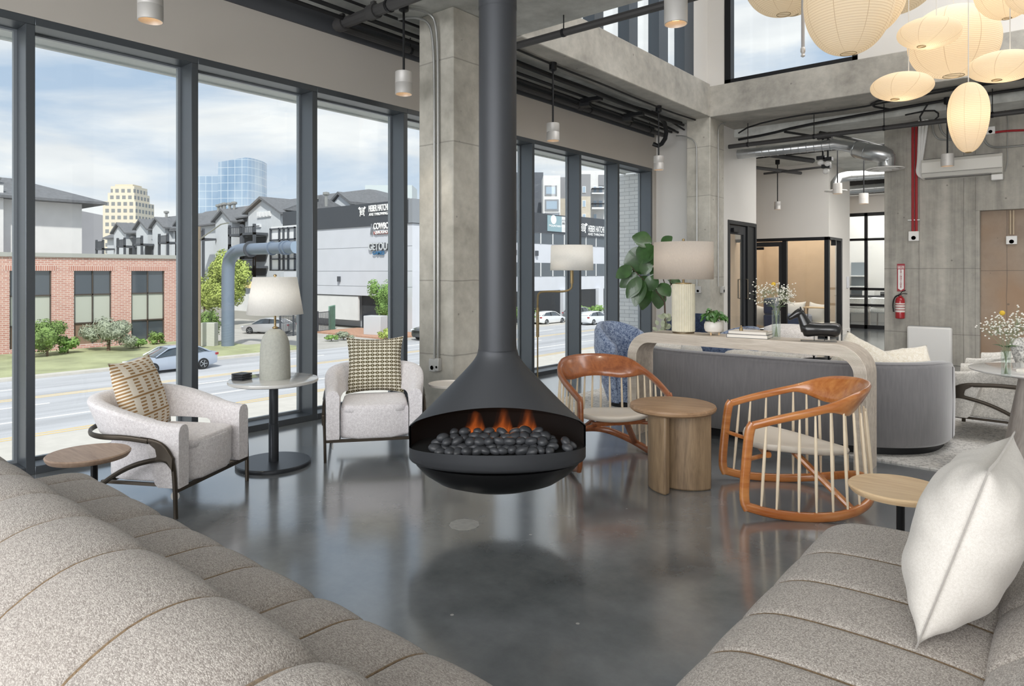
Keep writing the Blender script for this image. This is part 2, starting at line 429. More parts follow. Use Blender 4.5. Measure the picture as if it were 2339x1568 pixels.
# upper end wall with corner window
b = B(); b.box(-4.5, -4.215, 10.30, 10.45, 4.34, 7.6); b.box(-2.31, 8, 10.30, 10.45, 4.34, 7.6); b.box(-4.215, -2.31, 10.3, 10.45, 6.6, 7.6)
struct(b.build('wall_upper_end', M_white))
w = bpy.data.objects.new('window_21', None); COL.objects.link(w); w['kind'] = 'structure'; w.location = (-4.215, 10.35, 4.345)
b = B(); b.box(0, 1.905, -.06, .09, 0, .065); b.box(0, .10, -.06, .09, 0, 2.3); b.box(1.835, 1.905, -.06, .09, 0, 2.3); b.box(0, 1.905, -.06, .09, 2.2, 2.26)
b.build('window_frame', M_black, w, bev=.004)
B().box(.1, 1.85, .03, .04, .06, 2.2).build('window_glass', M_glass, w)
# right side
struct(B().box(7.8, 8, -8, 24, 0, 7.6).build('wall_right', M_white))  # unseen wall, added to stop sun coming in from this side
struct(B().box(-6, 8, 23.8, 24, 0, 3.72).build('wall_back', M_white))
# wall with glazed door beside second column
XD = -4.5
b = B(); b.box(XD-.15, XD, 10.806, 11.13, 0, 3.72); b.box(XD-.15, XD, 11.13, 12.46, 2.29, 3.72); b.box(XD-.15, XD, 10.806, 11.42, 3.72, 3.86)
struct(b.build('wall_door', M_white))
d = bpy.data.objects.new('door_1', None); COL.objects.link(d); d['kind'] = 'structure'; d.location = (XD, 11.13, 0)
b = B(); b.box(-.12, .012, 0, .055, 0, 2.28); b.box(-.12, .012, 1.27, 1.33, 0, 2.28); b.box(-.12, .012, .055, 1.27, 2.22, 2.28); b.box(-.12, .012, .88, .94, 0, 2.22)
b.build('door_frame', M_black, d, bev=.004)
b = B(); b.box(-.07, -.02, .06, .17, 0, 2.21); b.box(-.07, -.02, .77, .88, 0, 2.21); b.box(-.07, -.02, .17, .77, 2.06, 2.21); b.box(-.07, -.02, .17, .77, 0, .2)
lf = b.build('door_leaf', M_blackpaint, d, bev=.003)
B().box(-.05, -.04, .17, .77, .2, 2.06).build('door_glass', M_glass, d)
B().box(-.10, -.01, .94, 1.27, 0, 2.22).build('side_panel', M_black, d)
for sx in (-.13, .045):
    b = B(); b.tube([(sx*.4-.02, .8, .93), (sx, .8, .93), (sx, .8, 1.27), (sx*.4-.02, .8, 1.27)], .012, 8); b.build('door_handle', pm('brushed_bronze', '5B5348', .35, metal=.8), d)
b = B(); b.box(-.02, .03, .2, .5, 2.09, 2.16); b.build('door_closer', M_black, d)
# glazed office box
YB, XB = 15.261, -3.98
b = B(); b.box(-6, XB, YB, YB+.15, 2.15, 3.72); b.box(XB-.15, XB, YB+.15, 17.0, 2.15, 3.72); b.box(XB-.15, XB, 16.36, 17.0, 0, 2.15)
struct(b.build('wall_office', M_white)); struct(B().box(XB-.16, XB+.012, 16.36, 17.0, 0, .11).build('baseboard_office', M_white))
w = bpy.data.objects.new('window_30', None); COL.objects.link(w); w['kind'] = 'structure'; w.location = (XB, YB, 0)
b = B(); b.box(-2, .0, 0, .1, 2.08, 2.15); b.box(-.09, 0, 0, .1, 0, 2.15); b.box(-2, 0, 0, .1, 0, .06); b.box(-.1, 0, 1.0, 1.1, 0, 2.15); b.box(-.1, 0, .1, 1.0, 2.09, 2.15); b.box(-.1, 0, .1, 1.0, 0, .06)
b.box(-.96, -.87, 0, .1, 0, 2.1); b.box(-.1, 0, 0.55, .60, 1.98, 2.09)
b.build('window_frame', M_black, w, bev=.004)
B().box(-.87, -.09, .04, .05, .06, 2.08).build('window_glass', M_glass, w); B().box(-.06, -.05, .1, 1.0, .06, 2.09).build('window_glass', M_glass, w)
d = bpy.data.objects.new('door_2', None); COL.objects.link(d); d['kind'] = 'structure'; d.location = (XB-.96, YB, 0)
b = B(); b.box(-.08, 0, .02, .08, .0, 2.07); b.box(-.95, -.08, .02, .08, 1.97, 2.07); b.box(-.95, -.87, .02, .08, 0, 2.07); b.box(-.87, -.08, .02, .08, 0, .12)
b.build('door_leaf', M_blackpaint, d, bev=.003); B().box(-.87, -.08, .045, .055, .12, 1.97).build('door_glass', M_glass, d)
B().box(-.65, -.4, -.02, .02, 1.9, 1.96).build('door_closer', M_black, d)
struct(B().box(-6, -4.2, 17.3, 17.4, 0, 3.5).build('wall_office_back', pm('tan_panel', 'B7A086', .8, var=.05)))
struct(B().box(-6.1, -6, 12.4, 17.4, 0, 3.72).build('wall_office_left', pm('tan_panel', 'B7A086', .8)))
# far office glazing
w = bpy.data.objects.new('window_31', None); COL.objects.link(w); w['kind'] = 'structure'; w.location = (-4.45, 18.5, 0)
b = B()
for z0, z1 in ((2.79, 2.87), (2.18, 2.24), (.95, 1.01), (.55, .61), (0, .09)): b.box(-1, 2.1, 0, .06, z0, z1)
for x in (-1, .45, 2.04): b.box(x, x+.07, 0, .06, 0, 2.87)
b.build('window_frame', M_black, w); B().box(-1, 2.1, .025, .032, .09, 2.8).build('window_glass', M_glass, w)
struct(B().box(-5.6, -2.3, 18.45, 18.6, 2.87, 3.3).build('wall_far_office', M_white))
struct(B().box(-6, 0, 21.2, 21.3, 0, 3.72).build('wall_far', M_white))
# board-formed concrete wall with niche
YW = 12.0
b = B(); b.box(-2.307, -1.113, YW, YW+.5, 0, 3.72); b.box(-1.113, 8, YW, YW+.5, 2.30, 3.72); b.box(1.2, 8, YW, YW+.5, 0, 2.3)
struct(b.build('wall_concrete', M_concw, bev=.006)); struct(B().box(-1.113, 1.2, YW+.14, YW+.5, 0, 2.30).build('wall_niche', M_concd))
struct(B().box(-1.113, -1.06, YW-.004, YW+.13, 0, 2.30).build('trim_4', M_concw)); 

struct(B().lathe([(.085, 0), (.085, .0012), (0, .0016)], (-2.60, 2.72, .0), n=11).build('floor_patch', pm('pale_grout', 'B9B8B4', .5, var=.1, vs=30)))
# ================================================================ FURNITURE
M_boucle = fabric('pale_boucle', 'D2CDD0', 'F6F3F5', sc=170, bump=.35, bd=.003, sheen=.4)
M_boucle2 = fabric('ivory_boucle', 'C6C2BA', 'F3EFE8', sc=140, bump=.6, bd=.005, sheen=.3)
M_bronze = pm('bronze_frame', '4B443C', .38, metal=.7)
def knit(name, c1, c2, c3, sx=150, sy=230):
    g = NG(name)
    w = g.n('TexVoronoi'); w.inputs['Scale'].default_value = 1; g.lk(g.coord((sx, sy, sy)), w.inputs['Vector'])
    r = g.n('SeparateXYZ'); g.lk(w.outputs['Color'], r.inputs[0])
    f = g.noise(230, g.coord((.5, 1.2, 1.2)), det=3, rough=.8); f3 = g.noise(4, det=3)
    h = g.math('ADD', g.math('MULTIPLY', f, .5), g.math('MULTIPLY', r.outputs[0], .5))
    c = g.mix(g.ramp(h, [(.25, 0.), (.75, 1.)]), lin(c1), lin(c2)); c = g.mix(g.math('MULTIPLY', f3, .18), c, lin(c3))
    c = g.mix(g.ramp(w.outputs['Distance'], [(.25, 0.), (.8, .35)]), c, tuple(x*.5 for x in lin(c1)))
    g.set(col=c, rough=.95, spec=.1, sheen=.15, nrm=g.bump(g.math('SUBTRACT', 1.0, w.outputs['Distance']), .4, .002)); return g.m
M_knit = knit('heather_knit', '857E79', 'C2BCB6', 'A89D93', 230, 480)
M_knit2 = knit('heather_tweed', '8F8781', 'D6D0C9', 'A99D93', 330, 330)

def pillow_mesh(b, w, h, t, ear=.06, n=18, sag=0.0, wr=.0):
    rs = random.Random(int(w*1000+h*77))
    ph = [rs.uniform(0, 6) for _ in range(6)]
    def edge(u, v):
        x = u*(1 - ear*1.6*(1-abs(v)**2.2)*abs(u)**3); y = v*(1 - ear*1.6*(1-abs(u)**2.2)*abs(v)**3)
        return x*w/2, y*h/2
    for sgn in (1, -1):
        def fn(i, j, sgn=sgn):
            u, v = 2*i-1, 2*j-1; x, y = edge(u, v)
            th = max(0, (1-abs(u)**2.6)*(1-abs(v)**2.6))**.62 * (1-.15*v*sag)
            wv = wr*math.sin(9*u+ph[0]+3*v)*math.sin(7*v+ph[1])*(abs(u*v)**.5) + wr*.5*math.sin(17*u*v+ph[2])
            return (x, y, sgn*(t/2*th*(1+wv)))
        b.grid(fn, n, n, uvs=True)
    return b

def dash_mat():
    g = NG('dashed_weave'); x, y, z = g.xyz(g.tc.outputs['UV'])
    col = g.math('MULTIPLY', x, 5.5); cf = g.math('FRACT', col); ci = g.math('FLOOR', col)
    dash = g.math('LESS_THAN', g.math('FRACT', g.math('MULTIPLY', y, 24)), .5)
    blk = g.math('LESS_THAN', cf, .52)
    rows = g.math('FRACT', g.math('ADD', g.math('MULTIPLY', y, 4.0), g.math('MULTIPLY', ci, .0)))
    line = g.math('LESS_THAN', rows, .09)
    f = g.math('MAXIMUM', g.math('MULTIPLY', dash, blk), line)
    c = g.mix(f, lin('E6DED0'), lin('A5835A')); g.set(col=c, rough=.95, spec=.1, nrm=g.bump(g.math('ADD', f, g.noise(150)), .4, .004)); return g.m
def ring_mat():
    g = NG('ring_print'); x, y, z = g.xyz(g.tc.outputs['UV'])
    fx = g.math('SUBTRACT', g.math('FRACT', g.math('MULTIPLY', x, 12)), .5); fy = g.math('SUBTRACT', g.math('FRACT', g.math('MULTIPLY', y, 16)), .5)
    fx = g.math('MULTIPLY', fx, .92)
    d = g.math('SQRT', g.math('ADD', g.math('MULTIPLY', fx, fx), g.math('MULTIPLY', fy, fy)))
    f = g.math('MULTIPLY', g.math('LESS_THAN', d, .37), g.math('GREATER_THAN', d, .12))
    link = g.math('MULTIPLY', g.math('LESS_THAN', g.math('ABSOLUTE', fy), .10), g.math('GREATER_THAN', g.math('ABSOLUTE', fx), .3))
    f = g.math('MAXIMUM', f, link)
    c = g.mix(f, lin('DDD8C8'), lin('5A5034')); g.set(col=c, rough=.95, spec=.1, nrm=g.bump(g.noise(220), .3, .003)); return g.m

def lounge_chair(loc, rz, label, fab, group=None, tagged=True):
    """local: +x front, +y left"""
    t = thing('lounge_chair', label, 'chair', loc, rz, group)
    # seat body
    b = B(); prof = [(.362, -.268), (.362, .268), (.1, .27), (-.2, .27), (-.33, .19), (-.375, 0), (-.33, -.19), (-.2, -.27), (.1, -.27)]
    pl = smooth([(x, y, 0) for x, y in prof], 1, True); 
    rings = []
    for z, k in ((.170, .965), (.18, .99), (.20, 1.0), (.385, 1.0), (.402, .985)): rings.append([(p.x*k, p.y*k, z) for p in pl])
    b.loft(rings); b.build('seat_base', fab, t, ang=60)
    b = B(); b.ell((.035, 0, .397), .318, .262, .036, 40, 12, p=.32)
    b.build('seat_cushion', fab, t, ang=80)
    # barrel band
    path = [(.36, .325), (.20, .335), (.0, .345), (-.18, .34), (-.33, .27), (-.415, .14), (-.435, 0), (-.415, -.14), (-.33, -.27), (-.18, -.34), (.0, -.345), (.20, -.335), (.36, -.325)]
    P = smooth([(x, y, 0) for x, y in path], 3)
    rings = []; m = len(P)
    for i, p in enumerate(P):
        tn = (P[min(i+1, m-1)] - P[max(i-1, 0)]).normalized(); nrm = Vector((-tn.y, tn.x, 0))   # outward? fixed below
        if nrm.dot(Vector((p.x-.0, p.y, 0))) < 0: nrm = -nrm
        q = max(0, min(1, (.36 - p.x)/.78)); top = .545 + .135*(q*q*(3-2*q))
        f = max(0, min(1, (p.x - .10)/.10)); f = f*f*(3-2*f); bot = (.445 + .02*q)*(1-f) + .172*f
        th = .052
        lean = .045*q
        ring = []
        prof2 = [(-1, .0), (-1, .12), (-1, .5), (-1, .88), (-.75, .97), (-.3, 1.0), (.3, 1.0), (.75, .97), (1, .88), (1, .5), (1, .12), (1, .0)]
        for (u, v) in prof2:
            z = bot + (top-bot)*v
            uu = u*th*(1 if .05 < v < .9 else .96)
            ring.append(p + nrm*(uu + lean*(v-.5)*2) + Vector((0, 0, z)))
        rings.append(ring)
    b = B(); b.loft(rings); b.build('backrest', fab, t, ang=50, bev=.012, seg=3)
    # metal frame: hugging bar, front legs, rear arcs
    fr = B()
    bar = []
    for i in range(0, 25):
        a = PI*(.5 + i/24.)
        bar.append((-.13 + .36*math.cos(a), .415*math.sin(a), .47))
    bar = [(.16, .405, .455), (0, .41, .47)] + bar + [(0, -.41, .47), (.16, -.405, .455)]
    fr.tube(smooth(bar, 1), .013, 8, up=(0, 0, 1), ab=(.011, .017))
    fr.build('back_rail', M_bronze, t)
    for s in (1, -1):
        y = .400*s
        b = B()
        b.tube(smooth([(.10, y, .462), (.22, y, .452), (.30, y, .41), (.335, y*.985, .33), (.345, y*.97, .2), (.348, y*.96, 0.0)], 2), .014, 8, up=(0, 1, 0), ab=(.016, .012)); b.build('front_leg', M_bronze, t)
        b = B()
        b.tube(smooth([(.335, y*.985, .30), (.29, y, .352), (.20, y, .345), (.02, y, .30), (-.17, y, .20), (-.30, y*.97, .09), (-.36, y*.95, 0.0)], 2), .014, 8, up=(0, 1, 0), ab=(.015, .012)); b.build('rear_leg', M_bronze, t)
        b = B(); b.prism([(.20, y-.011, .335), (.30, y-.011, .34), (.34, y-.011, .28), (.345, y-.011, .36), (.29, y-.011, .425), (.20, y-.011, .458), (.17, y-.011, .44), (.215, y-.011, .41), (.225, y-.011, .37)], (0, .022, 0)); b.build('side_bracket', M_bronze, t, bev=.004)
    b = B(); b.box(.325, .35, -.385, .385, .148, .170); b.box(-.30, .34, .27, .29, .150, .168); b.box(-.30, .34, -.29, -.27, .150, .168)
    b.box(-.32, -.29, -.33, .33, .135, .155); b.build('base_rail', M_bronze, t)
    if tagged:
        b = B(); b.lathe([(.028, 0), (.028, .002)], (0, 0, 0), 20); o = b.build('care_tag', pm('paper_tag', 'E8E6E2', .6), t); o.location = (.30, -.33, .115); o.rotation_euler = (PI/2, 0, .3)
    t.scale = (.87, .93, .96) if tagged else (1, 1, 1)
    return t
lounge_chair((-4.361, 1.903, 0), .512, 'pale boucle armchair with bronze frame holding the tan dashed pillow', M_boucle)
lounge_chair((-4.243, 3.42, 0), -.68, 'pale boucle armchair with bronze frame holding the olive ring-print pillow', M_boucle)
def place(o, loc, rot): o.location = loc; o.rotation_euler = rot; return o
o = pillow_mesh(B(), .50, .50, .17, .05, wr=.06).build('throw_pillow', dash_mat(), merge=True, ang=70)
place(o, (-4.56, 1.81, .615), (math.radians(72), 0, .49+PI/2+.25)); tag(o, 'cream throw pillow with tan dashed stripes on the left armchair', 'pillow')
o = pillow_mesh(B(), .47, .47, .17, .07, wr=.05).build('throw_pillow', ring_mat(), merge=True, ang=70)
place(o, (-4.44, 3.58, .635), (math.radians(76), 0, -.68+PI/2)); tag(o, 'throw pillow printed with olive rings standing on a boucle armchair', 'pillow')

# marble pedestal table + lamp + coasters
M_marble = pm('pale_marble', 'C9C8C5', .18, var=.10, vs=4, coat=.5)
M_gun = pm('gunmetal', '4A4D52', .38, metal=.7)
t = thing('pedestal_table', 'round marble-topped pedestal table between the two window armchairs', 'table', (-4.476, 2.682, 0))
B().lathe([(.26, 0), (.262, .006), (.262, .022), (.255, .028), (.05, .028)], n=56).build('base', M_gun, t)
B().lathe([(.035, .026), (.035, .30), (.032, .302), (.032, .60)], n=24).build('pole', M_gun, t)
B().lathe([(.12, .590), (.12, .597), (.300, .597), (.312, .603), (.314, .612), (.312, .622), (.30, .626)], n=64).build('table_top', M_marble, t)
tz = .626
M_plaster = pm('speckled_plaster', 'A9AAA2', .85, var=.08, vs=60, bump=.3, bs=120)
M_brass = pm('brushed_brass', '9A8763', .4, metal=.75)
def shade_mat(name, col, em, es): 
    g = NG(name); g.N.remove(g.b); d = g.n('BsdfDiffuse'); tr = g.n('BsdfTranslucent'); m = g.n('MixShader'); m.inputs[0].default_value = .55
    c = g.mix(g.ramp(g.noise(220, g.coord((1, 1, .25)), det=2), [(.3, 0.), (.7, 1.)]), tuple(x*.93 for x in lin(col)), lin(col))
    g.lk(c, d.inputs[0]); g.lk(c, tr.inputs[0]); g.lk(d.outputs[0], m.inputs[1]); g.lk(tr.outputs[0], m.inputs[2])
    if es:
        e = g.n('Emission'); e.inputs[0].default_value = (*lin(em), 1); e.inputs[1].default_value = es; a = g.n('AddShader'); g.lk(m.outputs[0], a.inputs[0]); g.lk(e.outputs[0], a.inputs[1]); g.lk(a.outputs[0], g.o.inputs[0])
    else: g.lk(m.outputs[0], g.o.inputs[0])
    return g.m
M_shade = shade_mat('linen_shade', 'FBFAF7', 'FFF2DC', 0)
M_shade2 = shade_mat('oatmeal_linen_shade', 'E9E1D8', 'FFE9CF', 0)
def bulb(x, y, z, e, col=(1, .95, .88), r=.03):
    l = bpy.data.lights.new('lamp_bulb', 'POINT'); l.energy = e; l.color = col; l.shadow_soft_size = r
    o = bpy.data.objects.new('lamp_bulb', l); COL.objects.link(o); o.location = (x, y, z)
bulb(-4.47, 2.69, tz+.62, .7, r=.09)
t = thing('table_lamp', 'dome-based plaster table lamp with white tapered shade on marble table', 'lamp', (-4.47, 2.69, tz))
R = [(.106, 0), (.108, .004), (.106, .12), (.103, .22), (.098, .265), (.086, .305), (.066, .337), (.040, .357), (.0, .365)]
B().lathe(R, n=48).build('base', M_plaster, t, ang=60)
B().lathe([(.012, .36), (.02, .368), (.02, .374), (.008, .38), (.008, .48), (.011, .49), (.011, .6)], n=16).build('stem', M_brass, t)
b = B(); b.lathe([(.197, .468), (.152, .738)], n=64, cap=False); b.build('lamp_shade', M_shade, t, sol=.002)
B().lathe([(.006, .60), (.006, .74), (.012, .745), (.012, .755), (.0, .76)], n=12).build('finial', M_brass, t)
M_slate = pm('slate', '2C2E33', .5, var=.2, vs=20)
for k in range(4):
    b = B(); b.box(-.05, .05, -.05, .05, 0, .010); o = b.build('coaster', M_slate, None, bev=.003)
    place(o, (-4.60, 2.505, tz+.0005+.0125*k), (0, 0, .3+.05*math.sin(k*3))); 
    tag(o, ['black slate coaster at the bottom of the stack of four', 'black slate coaster second from the bottom of the stack', 'black slate coaster second from the top of the stack', 'black slate coaster on top of the stack of four'][k], 'coaster', 'slate coasters stacked on the marble table')
# small round side tables
M_oakd = wood('dusty_oak', '9A8271', 'B9A18E', .5, 'x', 5)
M_oakl = wood('light_oak', 'D2B088', 'E9CFA8', .42, 'x', 5)
def drink_table(loc, zt, r, m, label, off=(0, 0)):
    t = thing('side_table', label, 'side table', loc)
    B().lathe([(r-.012, zt-.030), (r-.002, zt-.016), (r, zt-.006), (r-.006, zt)], n=64).build('table_top', m, t)
    B().lathe([(.017, .01), (.017, zt-.030)], (off[0], off[1], 0), n=20).build('pole', M_black, t)
    b = B(); b.lathe([(.13, 0), (.13, .012), (.02, .014)], (off[0], off[1], 0), n=40); b.build('base', M_black, t)
drink_table((-4.02, 1.33, 0), .445, .198, M_oakd, 'small round greyish oak side table beside the left armchair', (0.02, .02))
drink_table((-.60, 3.40, 0), .45, .20, M_oakl, 'small round pale oak side table behind the right sofa', (.0, .06))
t = thing('side_table', 'small round cream tray table by the concrete column', 'side table', (-3.99, 3.99, 0))
B().lathe([(.145, .455), (.165, .46), (.17, .478), (.163, .480), (.160, .468), (.0, .466)], n=56).build('table_top', pm('cream_lacquer', 'D8D2CA', .4), t)
B().lathe([(.016, .01), (.016, .456)], n=16).build('pole', M_oakd, t); B().lathe([(.13, 0), (.13, .012), (.02, .014)], n=36).build('base', M_oakd, t)

# ---------------------------------------------------------------- oak pedestal side table
M_oakr = wood('rustic_oak', '6E5A45', '9C8467', .5, 'z', 5, bump=.35); M_oakt = wood('rustic_oak_top', '86694E', 'B09070', .42, 'x', 4, bump=.3)
t = thing('side_table', 'round rustic oak side table on two crossed slab legs between the rocking chairs', 'side table', (-2.03, 4.10, 0), .35)
b = B(); b.lathe([(.25, .492), (.262, .494), (.276, .505), (.279, .518), (.274, .530), (.262, .535)], n=72); b.build('table_top', M_oakt, t)
def slab(b, ang, cx, cy, r, thick, a0, a1):
    n = 12; out = []; inn = []
    for i in range(n+1):
        a = a0+(a1-a0)*i/n; out.append((cx+r*math.cos(a), cy+r*math.sin(a))); inn.append((cx+(r-thick)*math.cos(a), cy+(r-thick)*math.sin(a)))
    pts = [(x, y, 0) for x, y in out] + [(x, y, 0) for x, y in reversed(inn)]
    b.prism(pts, (0, 0, .492))
b = B(); slab(b, 0, .06, .12, .24, .055, -2.35, -.75); o = b.build('leg', M_oakr, t, bev=.012, seg=3); o.location = (-.05, .0, 0); o.rotation_euler = (0, 0, -1.25)
b = B(); slab(b, 0, .0, .10, .22, .06, -2.35, -.80); o = b.build('leg', M_oakr, t, bev=.012, seg=3); o.location = (.09, .02, 0); o.rotation_euler = (0, 0, .15)

# ---------------------------------------------------------------- rocking chairs
M_cherry = wood('cherry_wood', 'A35A28', 'C8874C', .28, 'x', 3, coat=.5, bump=.05)
M_cherry2 = wood('walnut_toned_cherry', '7C4426', 'A8663C', .3, 'x', 3, coat=.5, bump=.05)
M_ash = pm('ash_spindle', 'E6D5BA', .45, var=.06, vs=8)
M_leather = pm('stone_leather', 'CFC7BB', .42, bump=.1, bs=200, bd=.001)
def rocking_chair(loc, rz, label, wd):
    t = thing('rocking_chair', label, 'chair', loc, rz)
    def top(u):  # u 0..1 around from right front to left front
        pts = [(.36, -.335, .525), (.22, -.345, .568), (.05, -.352, .61), (-.12, -.335, .655), (-.25, -.26, .69), (-.335, -.13, .705), (-.36, 0, .708)]
        return pts
    half = top(0); full = half + [(x, -y, z) for x, y, z in reversed(half[:-1])]
    T = smooth(full, 3)
    bh = [(.40, -.355, .065), (.25, -.365, .030), (.05, -.372, .020), (-.13, -.36, .035), (-.28, -.29, .075), (-.37, -.15, .13), (-.40, 0, .145)]
    Bf = smooth(bh + [(x, -y, z) for x, y, z in reversed(bh[:-1])], 3)
    m = len(T)
    # crest widened at back
    rings = []
    for i, p in enumerate(T):
        tn = (T[min(i+1, m-1)] - T[max(i-1, 0)]).normalized(); out = Vector((tn.y, -tn.x, 0)); out.normalize()
        if out.dot(Vector((p.x+.05, p.y, 0))) < 0: out = -out
        q = max(0, min(1, (-p.x - .03)/.27)); q = q*q*(3-2*q)
        hgt = .024 + .072*q; thk = .019 + .003*q
        tilt = .55*q
        upv = (Vector((0, 0, 1))*math.cos(tilt) + out*math.sin(tilt)); sd = (out*math.cos(tilt) - Vector((0, 0, 1))*math.sin(tilt))
        c = p - upv*(hgt-.016)*.62
        ring = []
        for k in range(12):
            a = 2*PI*k/12; cx = math.copysign(abs(math.cos(a))**.7, math.cos(a)); sy = math.copysign(abs(math.sin(a))**.7, math.sin(a))
            ring.append(c + sd*(thk*cx) + upv*(hgt*sy))
        rings.append(ring)
    b = B(); b.loft(rings); b.build('crest_rail', wd, t, ang=60)
    b = B(); b.tube(Bf, .017, 10, up=(0, 0, 1), ab=(.019, .026), sq=.65); b.build('rocker_rail', wd, t, ang=60)
    for s in (-1, 1):
        b = B(); b.tube(smooth([(.352, .335*s, .532), (.374, .335*s, .50), (.395, .345*s, .30), (.41, .353*s, .10), (.385, .355*s, .048)], 2), .018, 10, up=(0, 1, 0), ab=(.028, .019), sq=.65); b.build('front_post', wd, t, ang=60)
    n = 22
    L = len(T)-1; LB = len(Bf)-1
    for k in range(n):
        u = .075 + .85*k/(n-1); a = T[int(u*L)]; c = Bf[int(u*LB)]
        q = max(0, min(1, (-a.x - .03)/.27)); a = a - Vector((0, 0, .015 + .10*q)) ; 
        P = [c.lerp(a, s) for s in (0, .25, .5, .75, 1)]
        B().tube(P, [.0055, .0085, .0095, .0085, .0055], 8).build('spindle', M_ash, t)
    # seat
    def outline(s):
        pts = [(.33, 0), (.32, .16), (.27, .265), (.14, .285), (-.02, .225), (-.17, .12), (-.27, .03), (-.285, 0)]
        pts = pts + [(x, -y) for x, y in reversed(pts[1:-1])]
        return [Vector((x*s, y*s, 0)) for x, y in pts]
    O = smooth(outline(1), 2, True)
    def zz(x, y): return .335 + .14*(x-.0)*.55 + .035*(abs(y)/.28)**2 - .0
    rings = []
    for s, dz in ((.90, -.022), (.97, -.018), (1.0, 0), (.985, .014), (.9, .022), (.6, .022), (.3, .018), (.02, .016)):
        rings.append([(p.x*s, p.y*s, zz(p.x*s, p.y*s)+dz) for p in O])
    b = B(); b.loft(rings); b.build('seat', M_leather, t, ang=60)
    b = B(); b.tube([(.24, -.20, .322), (.24, .20, .322)], .02, 8, up=(0, 0, 1), ab=(.02, .018), sq=.6); b.tube([(.25, 0, .318), (-.12, 0, .292)], .02, 8, up=(0, 0, 1), ab=(.025, .014), sq=.6); b.build('seat_rail', wd, t)
    for s in (-1, 1):
        b = B(); b.tube([(.06, .12*s, .315), (-.20, .325*s, .05)], .016, 8, up=(0, 0, 1), ab=(.024, .014), sq=.6); b.build('strut', wd, t)
        b = B(); b.tube([(.25, .18*s, .315), (.39, .345*s, .33)], .012, 8, up=(0, 0, 1), ab=(.014, .012), sq=.7); b.build('seat_rail', wd, t)
    return t
rocking_chair((-1.29, 4.333, 0), -2.583, 'glossy orange-brown spindle rocking chair seen from behind, right of oak table', M_cherry)
rocking_chair((-2.70, 4.36, 0), -.64, 'dark reddish spindle rocking chair tucked behind the oak side table', M_cherry2)

# ---------------------------------------------------------------- waterfall console
def ply():
    g = NG('limed_plywood'); x, y, z = g.xyz()
    f = g.noise(3, g.coord((1, 8, 8)), det=6, dist=.5); 
    g.set(col=g.mix(g.ramp(f, [(.3, 0.), (.7, 1.)]), lin('B3A699'), lin('D0C5B7')), rough=.6, nrm=g.bump(f, .2, .002)); return g.m
M_ply = ply(); M_plyedge = wood('plywood_ridge', 'C9BEB0', 'E4DBCF', .6, 'x', 6); M_plyg = pm('plywood_groove', '7A6D60', .8)
t = thing('console_table', 'pale waterfall console table with rounded corners behind the grey sofa', 'table', (-2.036, 5.15, 0))
def wf(W, Hh, r, inset):
    W -= inset; Hh -= inset; r = max(.02, r-inset)
    P = [(-W, 0)] + [(-W, Hh-r)] + [(-W+r-r*math.cos(a), Hh-r+r*math.sin(a)) for a in [PI/2*i/10 for i in range(1, 11)]]
    P2 = [(-x, z) for x, z in reversed(P)]
    return P + P2
Wc, Hc, Rc = .939, .888, .21
o_, i_ = wf(Wc, Hc, Rc, 0), wf(Wc, Hc, Rc, .085)
b = B(); R2 = []
for (a, c) in zip(o_, i_): R2.append([(a[0], .006, a[1]), (a[0], .30, a[1]), (c[0], .30, c[1]), (c[0], .006, c[1])])
b.loft(R2); b.build('top', M_ply, t, ang=30)
for k in range(11):   # ridges of ply on the front and back edge
    q = .085*(k+.5)/11; P = wf(Wc, Hc, Rc, q); w = .0026
    b = B()
    for y in (.004, .302):
        rings = []
        for j, (x, z) in enumerate(P):
            pa = wf(Wc, Hc, Rc, q-w)[j]; pb = wf(Wc, Hc, Rc, q+w)[j]
            rings.append([(pa[0], y-.004, pa[1]), (pa[0], y+.004, pa[1]), (pb[0], y+.004, pb[1]), (pb[0], y-.004, pb[1])])
        b.loft(rings)
    b.build('ply_ridge', M_plyedge, t)

# ---------------------------------------------------------------- grey velvet sofa
def velvet(name, c1, c2):
    g = NG(name)
    f = g.noise(60, g.coord((1, 1, .12)), det=3, rough=.5); c = g.mix(g.ramp(f, [(.3, 0.), (.7, 1.)]), lin(c1), lin(c2))
    g.set(col=c, rough=.75, sheen=.8, spec=.2, nrm=g.bump(f, .1, .002)); return g.m
M_velvet = velvet('grey_velvet', '706E70', '7A7879')
sofa = thing('sofa', 'long curved grey velvet sofa seen from behind under the console', 'sofa', (0, 0, 0))
# plan of outer back (world), from left end to right end
back = [(-3.30, 6.35), (-3.28, 5.95), (-3.10, 5.62), (-2.7, 5.50), (-2.2, 5.50), (-1.7, 5.53), (-1.25, 5.62), (-.95, 5.78), (-.77, 6.02), (-.72, 6.35), (-.76, 6.62)]
P = smooth([(x, y, 0) for x, y in back], 3)
cen = Vector((-2.0, 7.3, 0)); rings = []
for i, p in enumerate(P):
    tn = (P[min(i+1, len(P)-1)]-P[max(i-1, 0)]).normalized(); nr = Vector((-tn.y, tn.x, 0))
    if nr.dot(cen-p) < 0: nr = -nr
    k = abs(i/(len(P)-1)-.5)*2; k2 = max(0, (k-.55)/.45); top = .715 - .13*k2*k2
    rings.append([p+nr*a+Vector((0, 0, z)) for a, z in ((.02, .075), (.0, .10), (-.005, .4), (.0, top-.045), (.018, top-.012), (.06, top), (.11, top-.006), (.14, top-.04), (.15, .40), (.15, .075))])
b = B(); b.loft(rings); b.build('backrest', M_velvet, sofa, ang=50)
rp = [ [r[4] + Vector((0,0,0)) for r in rings] ][0]
b = B(); b.tube([q + Vector((0, 0, -.004)) for q in rp], .006, 8); b.build('piping', M_velvet, sofa)
